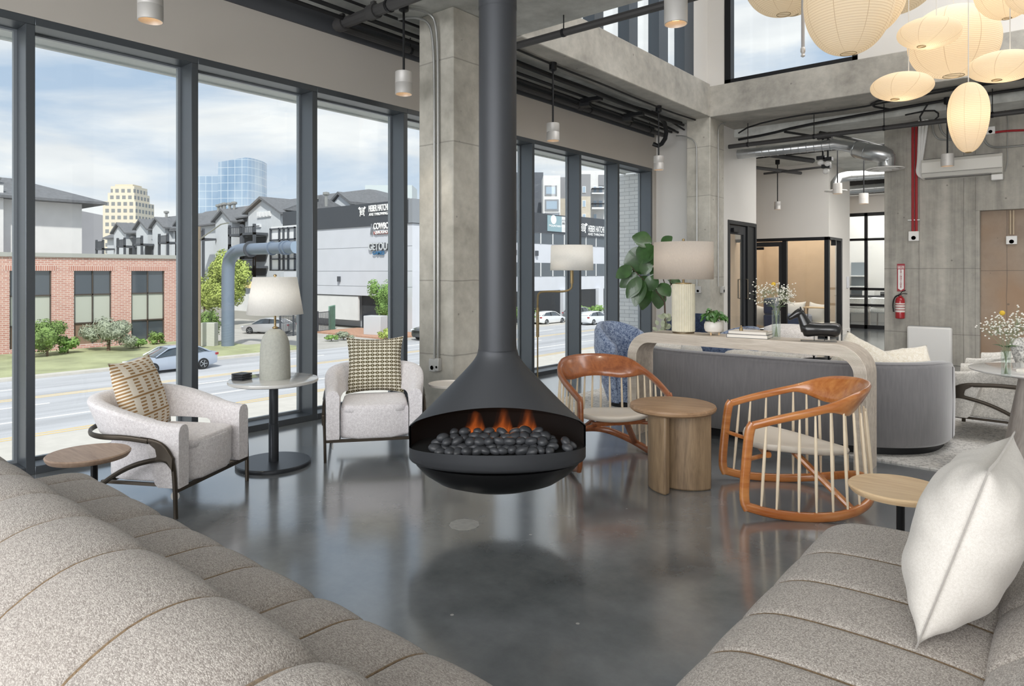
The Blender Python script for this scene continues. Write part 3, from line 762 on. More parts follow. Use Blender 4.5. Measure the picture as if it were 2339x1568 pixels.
for fx in (.13, .86):
    q = P[int(fx*(len(P)-1))]; b = B(); c_ = (q - cen).normalized(); b.tube([q+c_*.004+Vector((0, 0, .1)), q+c_*.006+Vector((0, 0, .66))], .004, 6); b.build('seam', M_velvet, sofa)
inner = [(-3.2, 6.3), (-3.1, 5.95), (-2.9, 5.72), (-2.2, 5.66), (-1.6, 5.69), (-1.1, 5.85), (-.92, 6.1), (-.88, 6.5), (-1.1, 6.72), (-1.8, 6.5), (-2.6, 6.48), (-3.0, 6.6)]
I = smooth([(x, y, 0) for x, y in inner], 2, True)
b = B(); b.loft([[p+Vector((0, 0, z)) for p in [Vector((cx.x*k+(1-k)*-2.0, cx.y*k+(1-k)*6.2, 0)) for cx in I]] for z, k in ((.09, .98), (.12, 1), (.38, 1), (.42, .985), (.435, .95))]); b.build('seat', M_velvet, sofa, ang=60)
pb = []
for i, p in enumerate(P):
    tn = (P[min(i+1, len(P)-1)]-P[max(i-1, 0)]).normalized(); nr = Vector((-tn.y, tn.x, 0)); nr = -nr if nr.dot(cen-p) < 0 else nr
    pb.append([p+nr*.07+Vector((0, 0, 0)), p+nr*.07+Vector((0, 0, .09)), p+nr*.5+Vector((0, 0, .09)), p+nr*.5])
b = B(); b.loft(pb); b.build('plinth', M_black, sofa)
M_fur = fabric('cream_fur', 'E4D9C4', 'FBF5E9', sc=130, bump=.8, bd=.006, sheen=.6)
M_furw = fabric('white_fur', 'D5CFC5', 'F5F1EA', sc=130, bump=.8, bd=.006, sheen=.6)
def fur_pillow(w, h, t, loc, rot, label, m, group=None):
    b = B(); pillow_mesh(b, w, h, t, .03, 26)
    bmesh.ops.remove_doubles(b.bm, verts=b.bm.verts, dist=1e-5)
    for v in b.bm.verts:
        n = mnoise.noise(v.co*9)*.010 + mnoise.noise(v.co*30)*.004
        v.co += (v.co.normalized() if v.co.length > 0 else Vector((0, 0, 1)))*n
    o = b.build('fur_pillow', m, ang=180); place(o, loc, rot); tag(o, label, 'pillow', group)
fur_pillow(.48, .34, .17, (-1.27, 5.93, .67), (math.radians(65), math.radians(30), .25), 'cream fur pillow leaning up beside the console corner', M_fur)
fur_pillow(.46, .32, .17, (-1.06, 6.10, .64), (math.radians(60), math.radians(-12), .30), 'cream fur pillow slumped at the right end of the grey sofa', M_fur)
for k, (x, y, rz, lb) in enumerate([(-3.0, 6.05, .5, 'white fur cushion at the left end of the sofa behind the console'), (-2.72, 5.95, -.2, 'white fur cushion second from the left behind the console'), (-2.28, 5.93, .15, 'white fur cushion lying under the blue pillow gap behind the console'), (-1.98, 5.92, -.3, 'white fur cushion behind the books seen under the console top')]):
    fur_pillow(.42, .34, .14, (x, y, .555), (math.radians(62), 0, rz), lb, M_furw)
o = pillow_mesh(B(), .38, .38, .14, .05).build('throw_pillow', fabric('navy_weave', '3B4A66', '6B7A96', sc=90), merge=True, ang=70); place(o, (-2.50, 5.95, .585), (math.radians(66), 0, .05)); tag(o, 'navy woven pillow on the grey sofa between white fur cushions', 'pillow')

# ---------------------------------------------------------------- rugs
def rug_mat(name, c1, c2):
    g = NG(name); f = g.noise(38, det=4, rough=.8); f2 = g.noise(1.2, det=5)
    c = g.mix(g.ramp(f, [(.40, 0.), (.52, 1.)]), lin(c1), lin(c2)); c = g.mix(g.math('MULTIPLY', g.ramp(f2, [(.52, 0.), (.7, 1.)]), .4), c, lin('8C93A3'))
    g.set(col=c, rough=.95, spec=.1, nrm=g.bump(g.noise(160), .6, .004)); return g.m
o = B().box(-4.35, 2.6, 5.60, 9.2, .0005, .012).build('area_rug', rug_mat('speckled_rug', 'A9A6A2', 'DEDBD6')); tag(o, 'large pale rug speckled grey under the grey sofa', 'rug')

# ---------------------------------------------------------------- sofas in front
def channel_sofa(name, label, loc, rz, length, seams_seat, seams_back, seat_front, seat_z, ridge_z, depth_back, mat, lean=.10, end_lo=None):
    """local x along the sofa, y from the back (0) to the seat front; seams at given x positions; each seat channel bulges"""
    t = thing(name, label, 'sofa', loc, rz)
    def bulge(x, seams, gaps, d=.020, w=.045):
        v = 0
        for s in seams:
            a = abs(x-s); ww = w*(1.6 if s in gaps else 1); dd = d*(2.2 if s in gaps else 1)
            v -= dd*math.exp(-(a/ww)**1.15*1.6)
        return v
    return t
def make_channel(xs0, xs1, seams, gaps, prof, d, nx=6):
    """loft of a closed profile (list of (y,z,weight)) along x with pinched seams"""
    cuts = sorted(set([xs0, xs1] + list(seams))); X = []
    for a, c in zip(cuts, cuts[1:]):
        L_ = c-a
        for q in (0, .015, .035, .06, .10, .16, .25, .36, .5, .64, .75, .84, .90, .94, .965, .985): X.append(a+L_*q)
    X.append(cuts[-1])
    cy = sum(p[0] for p in prof)/len(prof); cz = sum(p[1] for p in prof)/len(prof)
    rings = []
    for x in X:
        pin = 0
        for s in seams:
            gap = s in gaps; w = .0075 if not gap else .022; dd = d if not gap else d*2.2
            pin = max(pin, dd*math.exp(-abs(x-s)/w) + d*.35*math.exp(-(abs(x-s)/.06)**1.5))
        for s in (xs0, xs1):
            a = abs(x-s)
            if a < .05: pin = max(pin, .045*(1-math.sqrt(max(0, 1-(1-a/.05)**2))))
        ring = []
        n = len(prof)
        for i, (y, z, wgt) in enumerate(prof):
            p0, p1 = prof[i-1], prof[(i+1) % n]; ty, tz_ = p1[0]-p0[0], p1[1]-p0[1]; l = math.hypot(ty, tz_) or 1
            ny, nz = -tz_/l, ty/l
            if ny*(cy-y)+nz*(cz-z) < 0: ny, nz = -ny, -nz
            ring.append((x, y+ny*pin*wgt, z+nz*pin*wgt))
        rings.append(ring)
    b = B(); b.loft(rings); return b
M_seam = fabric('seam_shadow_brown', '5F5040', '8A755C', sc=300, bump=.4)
def seam_shade_strips(seams, gaps, prof, d, par, w=.0045):
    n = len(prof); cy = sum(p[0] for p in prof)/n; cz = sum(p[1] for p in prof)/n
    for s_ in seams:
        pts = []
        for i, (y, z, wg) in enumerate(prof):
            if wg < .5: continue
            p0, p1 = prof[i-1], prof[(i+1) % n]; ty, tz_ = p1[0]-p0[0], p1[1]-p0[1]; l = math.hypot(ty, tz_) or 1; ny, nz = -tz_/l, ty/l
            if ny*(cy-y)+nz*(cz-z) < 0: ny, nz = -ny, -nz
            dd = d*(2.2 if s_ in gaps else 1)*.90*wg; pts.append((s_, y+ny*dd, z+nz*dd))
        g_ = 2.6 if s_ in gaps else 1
        B().tube(pts, w*g_, 6, up=(1, 0, 0), ab=(w*.8, w*g_)).build('seam', M_seam, par)  # dark brown strip in the seam groove, standing for crease shade
def sp(pts, it=2):
    P = [Vector((a, c, w)) for a, c, w in pts]; P = smooth(P, it, True); return [(p.x, p.y, p.z) for p in P]
# left sofa (along X, facing +Y)
t = thing('channel_sofa', 'heather grey channel-tufted sofa in the lower left, back towards us', 'sofa', (0, 0, 0))
seat = sp([(.50, .10, 0), (.50, .36, .3), (.62, .428, 1), (.80, .432, 1), (1.03, .430, 1), (1.19, .425, 1), (1.275, .375, 1), (1.29, .28, 1), (1.26, .16, .8), (1.20, .10, 0)], 2)
S1 = [-3.634, -3.257, -2.928, -2.669, -2.406, -2.135, -1.826, -1.594, -1.319, -1.06]; gp = [-1.826, -2.928]
make_channel(-3.80, -.86, S1, gp, seat, .014).build('seat', M_knit, t, ang=75); seam_shade_strips(S1, gp, seat, .014, t)
bk = sp([(.20, .12, 0), (.22, .45, .6), (.36, .66, 1), (.50, .748, 1), (.62, .762, 1), (.71, .735, 1), (.765, .66, 1), (.775, .55, 1), (.73, .44, .6), (.60, .30, 0), (.50, .12, 0)], 2)
S2 = [-3.60, -3.25, -2.95, -2.372-.29, -2.372, -2.074, -1.736, -1.366, -1.034]; gp2 = [-1.034]
make_channel(-3.80, -.86, S2, gp2, bk, .018).build('backrest', M_knit, t, ang=75); seam_shade_strips(S2, gp2, bk, .018, t, .0055)
B().box(-3.7, -.95, .3, 1.15, 0, .11).build('plinth', M_black, t)
# right sofa (along Y, facing -X)
t = thing('channel_sofa', 'grey tweed channel-tufted sofa in the lower right facing the fireplace', 'sofa', (0, 0, 0), PI/2)
# local x -> world y ; local y -> world -x
seat = sp([(.10, .10, 0), (.10, .40, .3), (.25, .428, 1), (.42, .432, 1), (.58, .428, 1), (.69, .415, 1), (.775, .37, 1), (.795, .28, 1), (.77, .16, .8), (.72, .10, 0)], 2)
make_channel(1.33, 2.93, [1.484, 1.745, 2.001, 2.275, 2.557], [], seat, .010).build('seat', M_knit2, t, ang=75); seam_shade_strips([1.484, 1.745, 2.001, 2.275, 2.557], [], seat, .010, t, .0028)
bk = sp([(-.42, .12, 0), (-.48, .5, .5), (-.42, .76, 1), (-.26, .80, 1), (-.13, .76, 1), (-.03, .62, 1), (.10, .50, 1), (.17, .44, .8), (.17, .36, 0), (-.0, .25, 0), (-.1, .12, 0)], 2)
make_channel(1.33, 2.93, [1.65, 2.0, 2.35, 2.65], [], bk, .02).build('backrest', M_knit2, t, ang=75)
B().box(1.4, 2.8, -.3, .70, 0, .11).build('plinth', M_black, t)
# big linen pillow
M_linen = fabric('white_linen', 'C9C4BD', 'D9D5CF', sc=420, bump=.25, bd=.002, sheen=.2, big=.0)
b = B(); pillow_mesh(b, .52, .50, .26, .055, 44, wr=.07)
t = thing('linen_pillow', 'large white linen pillow standing on the right sofa', 'pillow', (-.225, 2.27, .675))
xa = Vector((.04, 1, .0)).normalized(); ya = Vector((.30, 0, .95)).normalized(); za = xa.cross(ya).normalized(); xa = ya.cross(za).normalized()
t.rotation_euler = Matrix((xa, ya, za)).transposed().to_euler()
o = b.build('cover', M_linen, t, merge=True, ang=80)
b = B(); pts = []
for a, c in ((-1, -1), (1, -1), (1, 1), (-1, 1)):
    pass
def edge_pt(u, v, w=.52, h=.50, ear=.055):
    x = u*(1 - ear*1.6*(1-abs(v)**2.2)*abs(u)**3); y = v*(1 - ear*1.6*(1-abs(u)**2.2)*abs(v)**3); return (x*w/2, y*h/2, 0)
for i in range(20): pts.append(edge_pt(-1+2*i/20, -1))
for i in range(20): pts.append(edge_pt(1, -1+2*i/20))
for i in range(20): pts.append(edge_pt(1-2*i/20, 1))
for i in range(20): pts.append(edge_pt(-1, 1-2*i/20))
b.tube([Vector(p)*1.012 for p in pts], .01, 6, closed=True, up=(0, 0, 1), ab=(.013, .0025)); b.build('flange', M_linen, t)
# ================================================================ FIREPLACE
M_steel = pm('matte_black_steel', '46484C', .50, metal=.4, spec=.4)
M_steelin = pm('fire_chamber_black', '0A0A0B', .9)
FX, FY = -2.521, 2.911; SYK = .74
fire = thing('hanging_fireplace', 'matte black suspended fireplace with tall flue in the middle of the room', 'fireplace', (FX, FY, 0), math.atan2(-FY, -FX))
# local +x faces the camera
b = B(); b.lathe([(.107, .96), (.107, 2.895)], n=48, cap=False); b.lathe([(.1085, 2.89), (.1085, 3.87)], n=48, cap=False); b.build('flue', M_steel, fire)
Rr = .50
def cone_r(z):
    pts = [(.352, .500), (.53, .500), (.60, .426), (.671, .353), (.75, .276), (.825, .203), (.868, .163), (.90, .136), (.93, .118), (.97, .1085), (1.0, .1075)]
    for (z0, r0), (z1, r1) in zip(pts, pts[1:]):
        if z <= z1: return r0 + (r1-r0)*(z-z0)/(z1-z0)
    return pts[-1][1]
def opening(a):     # top and bottom edge of the mouth at angle a from front
    c = math.cos(a); q = max(0, c)
    return .530 + .150*q**.8, .412 + .040*q
nA = 96; b = B(); zs = [i/26 for i in range(27)]
def col_pts(a, z0, z1, ins=0):
    return [((cone_r(z0+(z1-z0)*u)-ins)*math.cos(a)*SYK, (cone_r(z0+(z1-z0)*u)-ins)*math.sin(a), z0+(z1-z0)*u) for u in zs]
half = math.radians(86)
angs = [-PI + 2*PI*k/nA for k in range(nA)]
grid = []
for a in angs:
    zt = opening(a)[0] if abs(a) <= half else .53
    grid.append(col_pts(a, zt, 1.0))
for ins in (0, .008):
    g2 = [[s_ for s_ in col_pts(a, (opening(a)[0] if abs(a) <= half else .53), 1.0, ins)] for a in angs]
    b.loft(g2, closed=False, cap=False, loop=True)
for k in range(nA):
    a0, a1 = angs[k], angs[(k+1) % nA]
    pass
back = [a for a in angs if abs(a) > half-.07]
back = sorted([a if a > 0 else a+2*PI for a in back])
b.loft([[(Rr*math.cos(a)*SYK, Rr*math.sin(a), z) for z in (.41, .45, .50, .53)] for a in back], closed=False, cap=False)
hood = b.build('hood', M_steel, fire, ang=40)
b = B(); prof = [(.500, .0), (.503, .01), (.500, .06), (.492, .075), (.470, .088)]
rings = []
for a in angs:
    top = .352 + .052 + (opening(a)[1]-.412)*1.0 + .012
    low = .345 + (opening(a)[1]-.412)*.55
    ring = [(Rr-.012, top-.012), (Rr, top), (Rr, (top+low)/2), (Rr, low+.012), (.492, low), (.475, low-.010), (.46, low-.012)]
    rings.append([(r*math.cos(a)*SYK, r*math.sin(a), z) for r, z in ring])
b.loft(rings, closed=False, cap=False, loop=True); b.build('rim_band', M_steel, fire, ang=30)
b = B(); b.lathe([(.47, .345), (.462, .325), (.42, .278), (.34, .225), (.22, .188), (.10, .174), (0, .172)], n=80, sx=SYK); b.build('bowl', pm('bowl_black', '1E1E20', .35, metal=.5), fire, ang=40)
b = B(); b.lathe([(.488, .408), (.487, .414), (.0, .414)], n=80, sx=SYK); b.lathe([(.49, .41), (.488, .53), (.40, .61), (.28, .73), (.1, .92)], n=60, sx=SYK, cap=False)
b.bm.faces.ensure_lookup_table()
kill = [f for f in b.bm.faces if f.calc_center_median().x > .02 and f.calc_center_median().z > .42]
bmesh.ops.delete(b.bm, geom=kill, context='FACES'); b.build('fire_chamber', M_steelin, fire)
# flames
def flame_mat():
    g = NG('flame'); g.N.remove(g.b); x, y, z = g.xyz(); e = g.n('Emission')
    f = g.noise(15, g.coord((1, 1, .45)), det=4, rough=.6, dist=.6); rr_ = g.math('SQRT', g.math('ADD', g.math('MULTIPLY', g.math('MULTIPLY', x, x), 500.), g.math('MULTIPLY', g.math('MULTIPLY', y, y), 160.)))
    r2 = g.math('MULTIPLY', rr_, g.math('MULTIPLY_ADD', z, 9.0, 1.0))
    fall = g.math('SUBTRACT', 1.0, g.math('MULTIPLY', z, 7.0), clamp=True)
    a = g.math('MULTIPLY', g.math('MULTIPLY', g.ramp(f, [(.42, 0.), (.62, 1.)]), fall), g.math('SUBTRACT', 1.0, r2, clamp=True))
    e.inputs[0].default_value = (1, .20, .03, 1); g.lk(g.math('MULTIPLY', a, 30.), e.inputs[1]); g.lk(e.outputs[0], g.o.inputs['Volume']); return g.m
M_flame = flame_mat()
fa = Vector((math.cos(fire.rotation_euler[2]), math.sin(fire.rotation_euler[2]), 0)); fl = Vector((-fa.y, fa.x, 0))
def fpos(x, y, z): return Vector((FX, FY, 0)) + fa*x + fl*y + Vector((0, 0, z))
rs = random.Random(3)
for k, (y, h, w) in enumerate([(-.13, .12, .075), (.03, .14, .08), (.17, .15, .08)]):
    b = B(); b.lathe([(w*.9, 0), (w, h*.2), (w*.9, h*.5), (w*.6, h*.85), (.004, h*1.05)], n=24, sx=.6)
    o = b.build('flame', M_flame, None); place(o, fpos(-.06, y, .475), (0, 0, fire.rotation_euler[2])); tag(o, ['faint orange flame left, behind the black pebbles', 'orange flame in the middle, behind the black pebbles', 'tallest orange flame right, behind the black pebbles'][k], 'flame', 'gas flames in the hanging fireplace')
pl = bpy.data.lights.new('fire_glow', 'POINT'); pl.energy = .6; pl.color = (1, .35, .1); pl.shadow_soft_size = .08
lo = bpy.data.objects.new('fire_glow', pl); COL.objects.link(lo); lo.location = fpos(-.12, .08, .55)
# pebbles
M_peb = pm('black_pebble', '44464A', .42, var=.25, vs=12, bump=.15, bs=60, bd=.001)
def pebble_mesh(seed):
    r = random.Random(seed); b = B(); b.ell((0, 0, 0), .034, .026, .021, 16, 10)
    for v in b.bm.verts: v.co *= 1 + .10*mnoise.noise(v.co*30 + Vector((seed*3.1, 0, 0)))
    return b.build('pebble', M_peb, None, ang=180)
pm0 = [pebble_mesh(k) for k in range(4)]
spots = []
for row, (xx, y0, y1, zz, n) in enumerate([(.20, -.33, .30, .434, 13), (.145, -.36, .32, .440, 14), (.09, -.37, .33, .450, 14), (.155, -.30, .27, .474, 10), (.10, -.33, .30, .486, 11), (.04, -.35, .32, .462, 13), (-.01, -.33, .30, .45, 10), (.05, -.28, .26, .505, 8)]):
    for k in range(n):
        y = y0 + (y1-y0)*(k+.5)/n + rs.uniform(-.008, .008); spots.append((xx+rs.uniform(-.012, .012), y, zz+rs.uniform(-.002, .004)))
spots += [(.13, .385, .434), (.08, .41, .434), (.10, .375, .462)]
for k, (x, y, z) in enumerate(spots):
    o = pm0[k] if k < 4 else pm0[k % 4].copy()
    if k >= 4: COL.objects.link(o)
    place(o, fpos(x, y, z), (rs.uniform(-.5, .5), rs.uniform(-.4, .4), rs.uniform(0, 6.3)))
    s = rs.uniform(.92, 1.25); o.scale = (s, s, s)
    tag(o, 'smooth black pebble heaped in the bowl of the hanging fireplace', 'pebble', 'black pebbles in the fireplace')

# ================================================================ LAMPS
t = thing('floor_lamp', 'brass swing-arm floor lamp with white drum shade by the window', 'lamp', (-4.95, 6.25, 0))
# built along the camera-right direction of its arm
ad = RGT.normalized()
dl = (Vector((-4.95, 6.25, 0))).dot(FWD); k = dl/FPX
def lp(px, py): 
    q = at_d(px, py, dl); return q - Vector((-4.95, 6.25, 0))
bx = lp(1228, 622); off = Vector((bx.x, bx.y, 0))
t.location = Vector((-4.95, 6.25, 0)) + off; t.location.z = 0
def lq(px, py): q = lp(px, py) - off; return (q.x, q.y, q.z)
B().lathe([(.13, 0), (.13, .015), (.02, .02)], n=36).build('base', M_brass, t)
B().tube([(0, 0, .01), lq(1228, 770)], .009, 10).build('pole', M_brass, t)
B().tube([lq(1228, 770), lq(1228, 703)], .018, 12).build('collar', M_brass, t)
B().tube(smooth([lq(1228, 703), lq(1228, 690), lq(1229, 668), lq(1250, 666), lq(1290, 667), lq(1306, 660), lq(1306, 645)], 2), .012, 10).build('arm', M_brass, t)
B().tube([lq(1306, 648), lq(1306, 618)], .020, 12).build('socket', M_brass, t)
c_ = lq(1306, 618); bulb(*(t.location + Vector(lq(1306, 592))), .8, r=.08); rr = 49*k; b = B(); b.lathe([(rr, 0), (rr*.965, 57*k)], c_, n=56, cap=False); b.build('lamp_shade', M_shade, t, sol=.002)

# console lamp
TC = .888; YC = 5.15
def on_console(px, dy=.15): q = at_y(px, 700, YC+dy); return (q.x, YC+dy, TC)
def kpx(px, dy=.15): q = at_y(px, 700, YC+dy); return q.dot(FWD)/FPX - 0*CAMH
p = on_console(1561, .16); kk = Vector(p).dot(FWD)/FPX
t = thing('table_lamp', 'large ribbed ceramic lamp with oatmeal drum shade on the console', 'lamp', p)
b = B(); n = 120; rings = []
for z, r in ((.0, .98), (.012, .98)): rings.append([(kk*25*r*math.cos(2*PI*j/n), kk*25*r*math.sin(2*PI*j/n), z) for j in range(n)])
b.loft(rings); b.build('base', pm('bronze_base', '6B5D48', .4, metal=.6), t)
b = B(); rings = []
rr0 = kk*26
for z in (.014, .02, .10, .20, .30, .405, .412):
    ring = []
    for j in range(n):
        a = 2*PI*j/n; r = rr0*(1-.045*(j % 4 in (0,))-.0*(z/.4))*(1 if .015 < z < .41 else .97); ring.append((r*math.cos(a), r*math.sin(a), z))
    rings.append(ring)
b.loft(rings); b.build('body', pm('ribbed_cream_ceramic', 'DED8C2', .5, var=.05, vs=20), t, ang=10)
B().lathe([(.02, .41), (.07, .414), (.07, .42), (.01, .425), (.008, .70)], n=24).build('neck', M_brass, t)
b = B(); zb = (CAMH-TC) - (638-HYP)*kk; zt = (CAMH-TC) + (HYP-554)*kk
b.lathe([(kk*66.5, zb), (kk*66, zt)], n=64, cap=False); b.build('lamp_shade', M_shade2, t, sol=.002)
bulb(p[0], p[1], TC+(zb+zt)/2, .9)
B().lathe([(.006, zt-.03), (.006, zt+.01), (.012, zt+.012), (.010, zt+.03), (0, zt+.032)], n=12).build('finial', M_brass, t)

# pendants
M_nickel = pm('satin_aluminium', 'C6C3BF', .5, metal=.3)
M_lens = pm('warm_downlight_lens', 'FFE0B8', .5, em=lin('FFC98A'), es=2.2)
def pendant(x, y, zb, label, zc, r=.078, h=.205, spot=25):
    t = thing('pendant_light', label, 'pendant lamp', (x, y, zb), 0, 'cylinder pendant lamps')
    B().lathe([(r*.80, .05), (r*.93, .0), (r, .002), (r, h*.48), (r*.985, h*.485), (r*.985, h*.50), (r, h*.505), (r*.99, h-.003), (r*.93, h), (.0, h)], n=40, cap=False).build('lamp_shade', M_nickel, t, ang=50)
    B().lathe([(r*.8, .045), (0, .046)], n=24).build('lens', M_lens, t)
    B().tube([(0, 0, h-.002), (0, 0, zc-zb-.08)], .011, 8).build('rod', M_black, t)
    B().lathe([(.02, zc-zb-.1), (.045, zc-zb-.085), (.045, zc-zb)], n=20).build('canopy', M_black, t)
    if spot:
        l = bpy.data.lights.new('pendant_bulb', 'SPOT'); l.energy = spot; l.color = (1, .86, .68); l.spot_size = 1.25; l.spot_blend = .8; l.shadow_soft_size = .05
        o = bpy.data.objects.new('pendant_bulb', l); COL.objects.link(o); o.location = (x, y, zb-.01)
    return t
pendant(-4.70, 1.92, 3.06, 'cylinder pendant lamp over the left window, cut by the top edge', 3.87)
pendant(-4.70, 4.12, 3.02, 'cylinder pendant lamp in front of the near concrete column', 3.87, r=.078)
pendant(-4.70, 6.417, 2.94, 'cylinder pendant lamp over the floor lamp by the window', 3.855, r=.076)
pendant(-4.72, 9.08, 2.91, 'cylinder pendant lamp beside the far concrete column', 3.855, r=.074)
pendant(-2.10, 4.29, 3.10, 'cylinder pendant lamp with warm bulb near the top of the tall window', 3.87, r=.079, h=.30)
for (px, py, d_, lb) in ((2164, 380, 9.5, 'cylinder pendant lamp hanging in front of the wall air conditioner'), (1913, 443, 12.2, 'cylinder pendant lamp in front of the second round air diffuser'), (1973, 466, 13.2, 'cylinder pendant lamp beside the far office partition'), (1776, 479, 14.0, 'cylinder pendant lamp above the glazed office door')):
    q = at_d(px, py, d_); pendant(q.x, q.y, q.z, lb, 3.85 if q.y < 11.4 else 3.72, r=(13 if px == 2164 else 10 if px != 1776 else 7)*d_/FPX, h=28*d_/FPX if px == 2164 else 24*d_/FPX if px != 1776 else 18*d_/FPX, spot=8)

# paper lanterns
def paper_mat():
    g = NG('ribbed_paper'); g.N.remove(g.b); x, y, z = g.xyz(g.tc.outputs['UV'])
    rib = g.math('ABSOLUTE', g.math('SUBTRACT', g.math('FRACT', g.math('MULTIPLY', y, 54)), .5))
    rb = g.math('GREATER_THAN', rib, .40)
    mer = g.math('GREATER_THAN', g.math('ABSOLUTE', g.math('SUBTRACT', g.math('FRACT', g.math('MULTIPLY', x, 8)), .5)), .488)
    l = g.math('MAXIMUM', g.math('MULTIPLY', rb, .35), g.math('MULTIPLY', mer, .5))
    c = g.mix(l, lin('F7EDDA'), lin('AE9470'))
    d = g.n('BsdfDiffuse'); tr = g.n('BsdfTranslucent'); m = g.n('MixShader'); m.inputs[0].default_value = .55
    nb = g.bump(rib, .35, .01); g.lk(nb, d.inputs['Normal'])
    g.lk(c, d.inputs[0]); g.lk(c, tr.inputs[0]); g.lk(d.outputs[0], m.inputs[1]); g.lk(tr.outputs[0], m.inputs[2]); g.lk(m.outputs[0], g.o.inputs[0]); return g.m
M_paper = paper_mat()
M_cord = pm('white_cord', 'D8D5CF', .6)
def lantern(px, py, wpx, hpx, d_, label, watts, p=1.0, tilt=0, low=.0, skew=0, cord=True, egg=0, bulb=.0):
    c = at_d(px, py, d_); k = d_/FPX; rx, rz = wpx*k/2, hpx*k/2
    t = thing('paper_lantern', label, 'lantern', c, YAW, 'ribbed paper lanterns')
    def fn(u, v):
        ph = -PI/2 + PI*(.045 + .91*v); th = 2*PI*u; s = math.sin(ph); r = rx*math.cos(ph)**p*(1 + egg*s)
        if low: z = rz*s
        z = rz*s; x = r*math.cos(th) + skew*rx*s; y = r*math.sin(th)
        q = Vector((x, y, z)); q.rotate(Matrix.Rotation(tilt, 3, 'Y')); return q
    b = B(); b.grid(fn, 48, 40, uvs=True, closeu=True); b.build('paper_shade', M_paper, t, ang=180)
    zt = fn(0, 1); q0 = sum((fn(i/8, 0) for i in range(8)), Vector())/8; q1 = sum((fn(i/8, 1) for i in range(8)), Vector())/8
    rr = (fn(0, 0)-q0).length
    for q in (q0, q1):
        b = B(); b.tube([(q.x+rr*math.cos(a), q.y+rr*math.sin(a), q.z) for a in [2*PI*i/20 for i in range(20)]], .003, 6, closed=True); b.tube([(q.x-rr, q.y, q.z), (q.x+rr, q.y, q.z)], .002, 5); b.build('wire_ring', M_brass, t)
    if cord: B().tube([(q1.x, q1.y, q1.z), (q1.x, q1.y, 7.6-c.z)], .0035, 6).build('cord', M_cord, t)
    if watts:
        l = bpy.data.lights.new('lantern_bulb', 'POINT'); l.energy = watts*.095; l.color = (1, .74, .47); l.shadow_soft_size = .05
        o = bpy.data.objects.new('lantern_bulb', l); COL.objects.link(o); o.location = c + Vector((0, 0, bulb*rz))
lantern(1790, -58, 176, 184, 6.8, 'grey paper lantern cut by the top edge, leftmost of the cluster', .6, p=.9)
lantern(1812, -50, 150, 168, 7.8, 'paper lantern half hidden behind the leftmost lantern', 1.0)
lantern(1938, 8, 190, 232, 5.7, 'largest egg-shaped paper lantern in front of the corner window', 5, p=.85, egg=.05)
lantern(1975, -10, 172, 190, 6.6, 'warm paper lantern half hidden behind the largest egg-shaped lantern', 8)
lantern(2045, -60, 190, 180, 8.0, 'paper lantern at the top edge right of the largest lantern', 3)
lantern(2178, 96, 184, 156, 6.4, 'large round paper lantern behind the small tilted ones', 18, p=.75)
lantern(2122, 76, 128, 66, 5.3, 'flat tilted paper lantern overlapping the large round lantern', 5, tilt=.18, skew=.18, bulb=-.3)
lantern(2060, 198, 127, 62, 5.85, 'flat tilted paper lantern, lowest on the left of the cluster', 6, tilt=.14, skew=.18, bulb=-.2)
lantern(2292, 152, 142, 66, 5.3, 'flat tilted paper lantern at the right edge below the cluster', 6, tilt=.12, skew=.16)
lantern(2212, 269, 82, 160, 5.1, 'slim upright egg-shaped paper lantern, lowest of the cluster', 7, egg=.14, p=.9, bulb=.05)
lantern(2300, -30, 130, 146, 5.6, 'glowing paper lantern at the top right edge', 9)
lantern(2362, -40, 120, 140, 4.6, 'paper lantern cut by the top right corner', 6)
# sprinkler drop beside lanterns
q = at_d(1834, 128, 6.3); b = B(); b.tube([(0, 0, .05), (0, 0, 7.6-q.z)], .016, 8); t = thing('sprinkler_drop', 'grey sprinkler drop pipe hanging in front of the corner window', 'sprinkler', q); b.build('pipe', pm('primer_grey', 'A8A6A6', .5), t)
B().lathe([(.008, -.01), (.02, 0), (.012, .02), (.022, .04), (.022, .07), (.016, .08)], n=12).build('head', M_nickel, t)

# ================================================================ DECOR on the console
M_leaf = pm('fresh_leaf', '3F6A2E', .45, var=.25, vs=25, coat=.2); M_leafd = pm('fiddle_leaf', '35562A', .35, var=.3, vs=12, coat=.3)
M_pot = pm('white_ceramic', 'E9E4DC', .35, var=.02)
M_soil = pm('soil', '3A2E25', .9)
p = on_console(1630, .15); kk = Vector(p).dot(FWD)/FPX
t = thing('potted_plant', 'small leafy green plant in a footed white pot on the console', 'plant', p)
b = B(); b.lathe([(.045, .018), (.066, .03), (.075, .055), (.075, .085), (.066, .108), (.060, .110), (.058, .10), (.0, .098)], n=36); b.build('pot', M_pot, t)
for a in (0, 2.1, 4.2): B().lathe([(.006, 0), (.009, .022)], (.042*math.cos(a+.4), .042*math.sin(a+.4), 0), n=10).build('foot', M_oakl, t)
rs = random.Random(5)
b = B(); sb = B()
for i in range(46):
    a = rs.uniform(0, 2*PI); r = rs.uniform(.02, .085); h = .12 + .085*(1-(r/.1)**2)*rs.uniform(.6, 1.1)
    p0 = Vector((.02*math.cos(a), .02*math.sin(a), .10)); p1 = Vector((r*math.cos(a), r*math.sin(a), h)); sb.tube([p0, p0.lerp(p1, .5)+Vector((0, 0, .02)), p1], .0016, 5)
    b.leaf(p1, Vector((math.cos(a)*.5, math.sin(a)*.5, 1)), (math.cos(a+rs.uniform(-.6, .6)), math.sin(a+rs.uniform(-.6, .6)), rs.uniform(-.7, .1)), rs.uniform(.045, .065), rs.uniform(.017, .025), .25)
b.build('foliage', M_leaf, t); sb.build('stem', pm('green_stem', '5D7A3E', .5), t)
